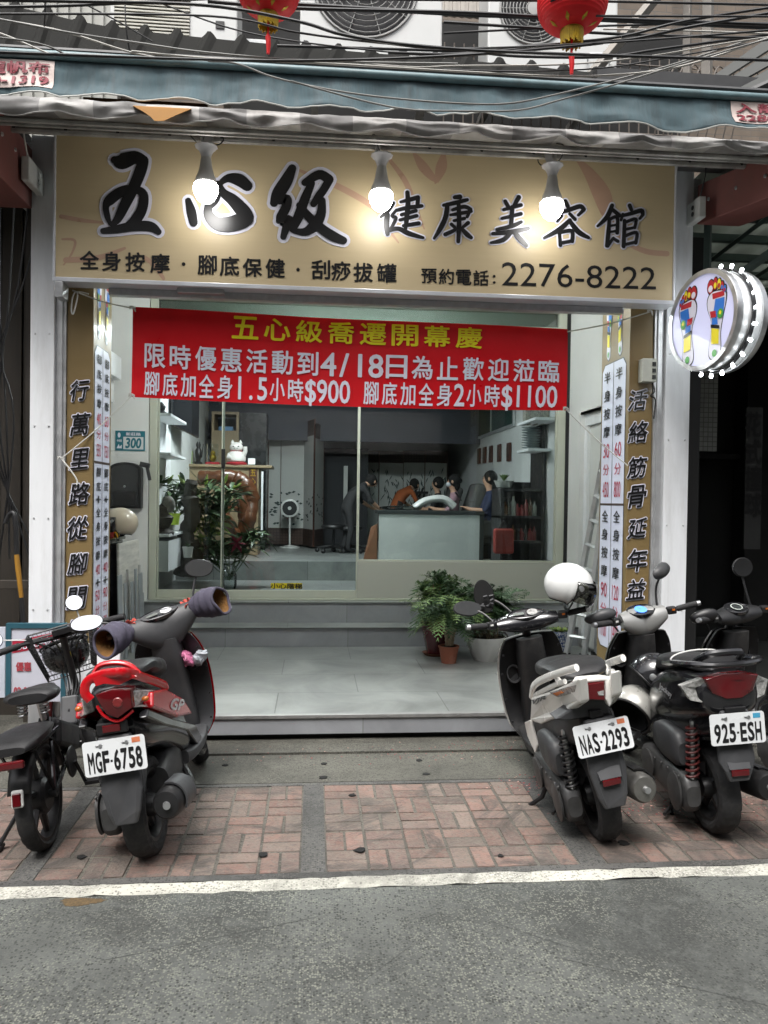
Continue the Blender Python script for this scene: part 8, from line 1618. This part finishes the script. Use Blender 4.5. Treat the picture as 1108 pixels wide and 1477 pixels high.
# ------------------------------------------------------------------ aluminium ladder
ld = thing('step_ladder', 'aluminium folding ladder leaning beside the price board before the service door', 'ladder', PZ(838, 950, ZP))
def L_(px, py, y): return PY(px, py, y)
r1b, r1t = L_(814, 952, 6.55), L_(872, 655, 6.45); r2b, r2t = L_(836, 950, 6.15), L_(880, 660, 6.1); r3b, r3t = L_(858, 948, 6.5), L_(873, 690, 6.45)
r1b = PZ(816, 950, ZP); r2b = PZ(842, 952, ZP); r3b = PZ(859, 948, ZP)
g = MB()
for a, b in ((r1b, r1t), (r2b, r2t)): g.tube([a, b], .032, 4, flat=(1, .55), smooth=False)
g.build('side_rail', M_ALU, ld, bevel=.003)
g = MB(); g.tube([r3b, r3t], .03, 4, flat=(.8, .6), smooth=False); g.tube([r3b + Vector((.12, -.2, 0)), r3t + Vector((.02, -.12, 0))], .028, 4, flat=(.8, .6), smooth=False); g.build('support_rail', M_ALU, ld, bevel=.003)
for k in range(8):
    t_ = .12 + k * .115; g = MB(); g.tube([r1b.lerp(r1t, t_), r2b.lerp(r2t, t_)], .022, 6, flat=(1.3, .7)); g.build('rung', M_ALU, ld)
g = MB()
for a in (r1b, r2b, r3b): g.box(a + Vector((0, 0, .03)), (.075, .06, .06))
g.build('rubber_foot', M_BLACK, ld, bevel=.005)

# ------------------------------------------------------------------ potted plants on the platform
def plantpot(lab, px, py, mpot, r0, r1, h, saucer=None, rib=None):
    c = PZ(px, py, ZP); c.y += r0; t = thing('potted_plant', lab, 'plant', (c.x, c.y, ZP)); g = MB(); c = Vector((c.x, c.y, ZP + (.02 if saucer else 0)))
    if rib:
        n = 48; rg = []
        for k in range(19):
            u = k / 18; r_ = r0 + (r1 - r0) * (math.sin(u * 1.45)); rg.append([((r_ + .006 * math.cos(q * 2 * math.pi / n * 12 + (k % 4 // 2) * math.pi) * math.cos(k * math.pi / 2) * (0 < k < 17)) * math.cos(2 * math.pi * q / n), (r_ + .006 * math.cos(q * 2 * math.pi / n * 12 + (k % 4 // 2) * math.pi) * math.cos(k * math.pi / 2) * (0 < k < 17)) * math.sin(2 * math.pi * q / n), h * u) for q in range(n)])
        g.M = Matrix.Translation(c); g.loft(rg + [[(x * .9, y * .9, z) for x, y, z in rg[-1]], [(x * .85, y * .85, z - .03) for x, y, z in rg[-1]]])
    else: pot(g, c, r0, r1, h, 36)
    p_ = g.build('pot', mpot, t, bevel=0)
    if saucer: g = MB(); g.lathe([(r0 * 1.2, 0), (r0 * 1.5, .025), (r0 * 1.42, .025), (r0 * 1.1, .008), (.01, .008)], 32, Matrix.Translation((c.x, c.y, ZP))); g.build('saucer', saucer, t)
    g = MB(); g.lathe([(r1 * .9, h - .012), (r1 * .4, h - .004), (.01, h)], 20, Matrix.Translation(c)); g.build('soil', mat('soil', (0.035, 0.025, 0.018), 0.95, var=0.4, scale=60, bump=.6), p_); return t, c
M_TERRA = mat('terracotta', '#8f5540', 0.75, var=0.12, scale=10, dirt=.3, dirtcol=(.3, .25, .2)); M_POTR = mat('pot_oxblood', (0.10, 0.018, 0.022), 0.2, var=0.15, coat=.4)
M_FERN = mat('fern_green', (0.04, 0.085, 0.032), 0.55, var=0.6, scale=12); M_FERN2 = mat('fern_light', (0.11, 0.175, 0.05), 0.55, var=0.35, scale=12); M_STEM = mat('plant_stem', (0.20, 0.155, 0.10), 0.7, var=0.3, scale=30)
def frond(mb, p, az, el, L, w, n=10, mi=0, droop=.5):
    """feathery divided leaf: midrib with narrow leaflets getting shorter to the tip"""
    d = Vector((math.cos(az) * math.cos(el), math.sin(az) * math.cos(el), math.sin(el))); s = d.cross(Vector((0, 0, 1))).normalized(); prev = Vector(p)
    for i in range(1, n + 1):
        t_ = i / n; c_ = Vector(p) + d * (L * t_) - Vector((0, 0, droop * L * t_ * t_)); ww = w * math.sin(math.pi * min(.97, .2 + .75 * t_))
        for sg in (-1, 1):
            e = c_ + s * (sg * ww) + d * (ww * .55) + Vector((0, 0, random.uniform(-.25, .1) * ww)); q = (c_ - prev) * .85
            mb.add([prev, prev.lerp(c_, .55), e + Vector((0, 0, .002)), e - q * .25], [(0, 1, 2, 3)], mi)
            f_ = c_.lerp(e, .55); mb.add([f_, f_ + d * ww * .42 + Vector((0, 0, .004)), f_ + s * sg * ww * .32 + d * ww * .1, f_ - d * ww * .1], [(0, 1, 2, 3)], mi)
        prev = c_
# tall dark red pot with a bushy fern
random.seed(41); t, c = plantpot('bushy fern in a tall dark red glazed pot on a saucer', 631, 947, M_POTR, .088, .15, .32, mat('saucer_tan', '#7a4a35', 0.6, var=.1))
g = MB()
for k in range(250):
    az = random.uniform(0, 6.28); el = random.uniform(-.2, 1.3); h_ = random.uniform(-.02, .38); p = c + Vector((random.gauss(.03, .075), random.gauss(0, .06), .32 + h_)); frond(g, p, az, el, random.uniform(.14, .27), random.uniform(.045, .08), 8, random.choice((0, 0, 1)), random.uniform(.3, 1.0))
g.build('foliage', [M_FERN, M_FERN2], t)
g = MB()
for k in range(9): a = k * .7; g.tube(cr([tuple(c + Vector((.03 * math.cos(a), .03 * math.sin(a), .3))), tuple(c + Vector((.06 * math.cos(a), .06 * math.sin(a), .5))), tuple(c + Vector((.1 * math.cos(a), .1 * math.sin(a), .66)))]), .006, 5)
g.build('stem', M_STEM, t)
# small terracotta pot, thick ringed stems and divided leaves
random.seed(43); t, c = plantpot('tree philodendron with ringed stems in a small terracotta pot', 649, 958, M_TERRA, .066, .09, .155)
g = MB(); gl = MB(); tips = []
for (dx, dy, h_) in ((-.03, .0, .34), (.015, -.02, .36), (.05, .01, .33), (.0, .03, .30)):
    P = cr([tuple(c + Vector((dx * .5, dy * .5, .14))), tuple(c + Vector((dx * .8, dy, .25))), tuple(c + Vector((dx * 1.3, dy, h_)))], 10); g.tube(P, [.016 + .004 * (k % 3 == 0) for k in range(len(P))], 8); tips.append(Vector(P[-1]))
g.build('ringed_stem', M_STEM, t); gs = MB()
for k in range(80):
    p = random.choice(tips); az = random.uniform(0, 6.28); el = random.uniform(.2, 1.35); L = random.uniform(.12, .34); q = p + Vector((math.cos(az) * math.cos(el), math.sin(az) * math.cos(el), math.sin(el))) * L; gs.tube([p, (p + q) / 2 + Vector((0, 0, .02)), q], .003, 4); frond(gl, q, az, random.uniform(-.5, .5), random.uniform(.13, .22), random.uniform(.07, .10), 7, random.choice((0, 1)), .7)
gl.build('foliage', [M_FERN, M_FERN2], t); gs.build('leaf_stalk', M_FERN, t)
# white textured bowl pot with a broad dark shrub
random.seed(47); t, c = plantpot('leafy shrub in a white dimpled bowl pot beside the terracotta pot', 705, 955, M_POTW, .11, .19, .22, None, True)
g = MB()
for k in range(230): az = random.uniform(0, 6.28); p = c + Vector((random.gauss(.0, .15), random.gauss(0, .10), random.uniform(.28, .66))); frond(g, p, az, random.uniform(-.4, .9), random.uniform(.12, .22), random.uniform(.05, .08), 6, 0, .6)
for k in range(26): az = random.uniform(-.6, 1.4); p = c + Vector((random.uniform(.0, .12), random.gauss(0, .06), random.uniform(.42, .58))); leafblade(g, p, (math.cos(az), math.sin(az) * .6, random.uniform(.0, .6)), random.uniform(.16, .26), random.uniform(.03, .05), .6, 1)
g.build('foliage', [M_FERN, M_LEAF], t)
g = MB()
for k in range(60): a = k * .9; r_ = random.uniform(.03, .14); p = c + Vector((r_ * math.cos(a), r_ * math.sin(a), .19)); g.tube(cr([tuple(p), tuple(p + Vector((random.uniform(-.03, .03), random.uniform(-.03, .03), .08))), tuple(p + Vector((random.uniform(-.06, .06), random.uniform(-.05, .05), .2)))], 4), .0025, 4)
g.build('stem', M_STEM, t)
# zamioculcas behind, blue and white pot
random.seed(51); t, c = plantpot('upright plant with paired glossy leaves behind the white scooter', 772, 915, M_BLACK, .08, .11, .18)
g = MB()
for k in range(7):
    a = -1.0 + k * .36; top = c + Vector((.20 * math.sin(a), random.uniform(-.06, .06), .56 + .06 * math.cos(a))); P = cr([tuple(c + Vector((.02 * math.sin(a), 0, .17))), tuple((c + top) / 2 + Vector((.0, 0, .12))), tuple(top)], 6)
    for i, p in enumerate(P[3:]):
        for s in (-1, 1): leafblade(g, p, (s * .8 + .2 * math.sin(a), random.uniform(-.4, .2), .6), .085, .02, .2)
    leafblade(g, P[-1], (math.sin(a), 0, 1), .09, .02, .1)
g.build('leaves', M_LEAF, t)
mbp = mat('pot_blue_white', (0.56, 0.59, 0.64), 0.15, var=0, coat=.5); t_ = mbp.node_tree; tc = t_.nodes.new('ShaderNodeTexCoord'); nz = t_.nodes.new('ShaderNodeTexNoise'); nz.inputs['Scale'].default_value = 26; nz.inputs['Detail'].default_value = 3; nz.inputs['Distortion'].default_value = 2.5; t_.links.new(tc.outputs['Object'], nz.inputs['Vector'])
rp_ = t_.nodes.new('ShaderNodeValToRGB'); rp_.color_ramp.elements[0].position = .47; rp_.color_ramp.elements[0].color = (.05, .09, .24, 1); rp_.color_ramp.elements[1].position = .52; rp_.color_ramp.elements[1].color = (.56, .59, .64, 1); t_.links.new(nz.outputs[0], rp_.inputs[0]); t_.links.new(rp_.outputs[0], t_.nodes['Principled BSDF'].inputs['Base Color'])
random.seed(53); t, c = plantpot('small succulents in a blue and white porcelain pot beside the ladder', 807, 948, mbp, .075, .105, .24)
g = MB()
for k in range(70): a = random.uniform(0, 6.28); r_ = random.uniform(0, .09); leafblade(g, c + Vector((r_ * math.cos(a), r_ * math.sin(a), .23)), (math.cos(a) * .7, math.sin(a) * .7, random.uniform(.3, 1)), random.uniform(.03, .07), .012, .2, random.choice((0, 1)))
g.build('leaves', [M_FERN2, M_LEAF2], t)

# ------------------------------------------------------------------ poster boards left of the red scooter
pb = thing('poster_stand', 'advertising poster on a board in a teal frame behind the electric bicycle', 'poster', PY(60, 1010, 4.95)); YP = 4.95
a, b, c, d = [PY(px, py, YP) for px, py in ((38, 1008), (118, 1006), (112, 905), (44, 906))]
x0_, x1_, z0_, z1_ = PY(16, 1000, YP).x, PY(88, 1000, YP).x, PY(60, 1012, YP).z, PY(60, 906, YP).z
g = MB(); g.bx(x0_, x1_, YP, YP + .02, z0_, z1_); g.build('poster_sheet', mat('poster_white', (0.52, 0.53, 0.6), 0.35, var=0.1, scale=4), pb)
g = MB(); g.bx(x0_ - .03, x0_, YP - .008, YP + .025, z0_, z1_ + .03); g.bx(x1_, x1_ + .03, YP - .008, YP + .025, z0_, z1_ + .03); g.bx(x0_, x1_, YP - .008, YP + .025, z1_, z1_ + .03); g.build('poster_frame', mat('frame_teal', '#2c5562', 0.4), pb)
pf2 = lambda u, v, d_=.002: (x0_ + (x1_ - x0_) * u, YP - d_, z0_ + (z1_ - z0_) * v)
g = MB(); g.add([pf2(.02, .66), pf2(.98, .78), pf2(.98, .96), pf2(.02, .82)], [(0, 1, 2, 3)]); g.build('red_band', M_INKR, pb); g = MB(); put_text(g, '五心級美容館', lambda u, v: pf2(.06 + .88 * u, .69 + .12 * u + .10 * v, .004), .03); g.build('lettering', M_INKW, pb)
g = MB(); put_text(g, '優惠', lambda u, v: pf2(.1 + .3 * u, .42 + .12 * v, .004), .03); put_text(g, '02-2276', lambda u, v: pf2(.06 + .5 * u, .1 + .1 * v, .004), .03); g.build('lettering', mat('poster_red', '#a8404a', 0.5, var=0), pb)
g = MB(); x2_ = PY(-60, 1000, YP).x; g.bx(x2_, x0_ - .05, YP + .03, YP + .05, z0_ + .02, z1_ - .0); pb2 = g.build('poster_board', mat('poster_pale', (0.5, 0.53, 0.6), 0.35, var=0.15, scale=3)); tag(pb2, 'pale blue poster sheet at the picture edge behind the electric bicycle', 'poster')
wb = thing('white_board', 'plain white board leaning on the steps between the bicycle and the red scooter', 'board', PY(118, 1050, 5.1)); a, b = PY(86, 1040, 5.1), PY(172, 929, 5.1)
g = MB(); g.box(((a.x + b.x) / 2, 5.12, (b.z + .06) / 2), (b.x - a.x, .025, b.z - .06), (-3, 0, 0)); g.build('panel', M_WHITE, wb, bevel=.004); g = MB(); g.box((b.x - .02, 5.15, b.z * .5), (.03, .03, b.z - .1), (-3, 0, 0)); g.build('back_batten', M_WOODD, wb)
rf_ = thing('red_stool', 'small red metal stool frame behind the electric bicycle', 'stool', PZ(98, 1075, .02)); c = PZ(98, 1075, .02); g = MB()
for sx in (-1, 1):
    for sy in (0, 1): g.tube([(c.x + sx * .13, c.y + sy * .2, .02), (c.x + sx * .11, c.y + .02 + sy * .16, .36)], .013, 6)
g.build('leg', mat('stool_red', '#6b1418', 0.5, var=.1), rf_); g = MB(); g.box((c.x, c.y + .1, .37), (.28, .24, .03)); g.build('seat', MATS['stool_red'], rf_, bevel=.006)
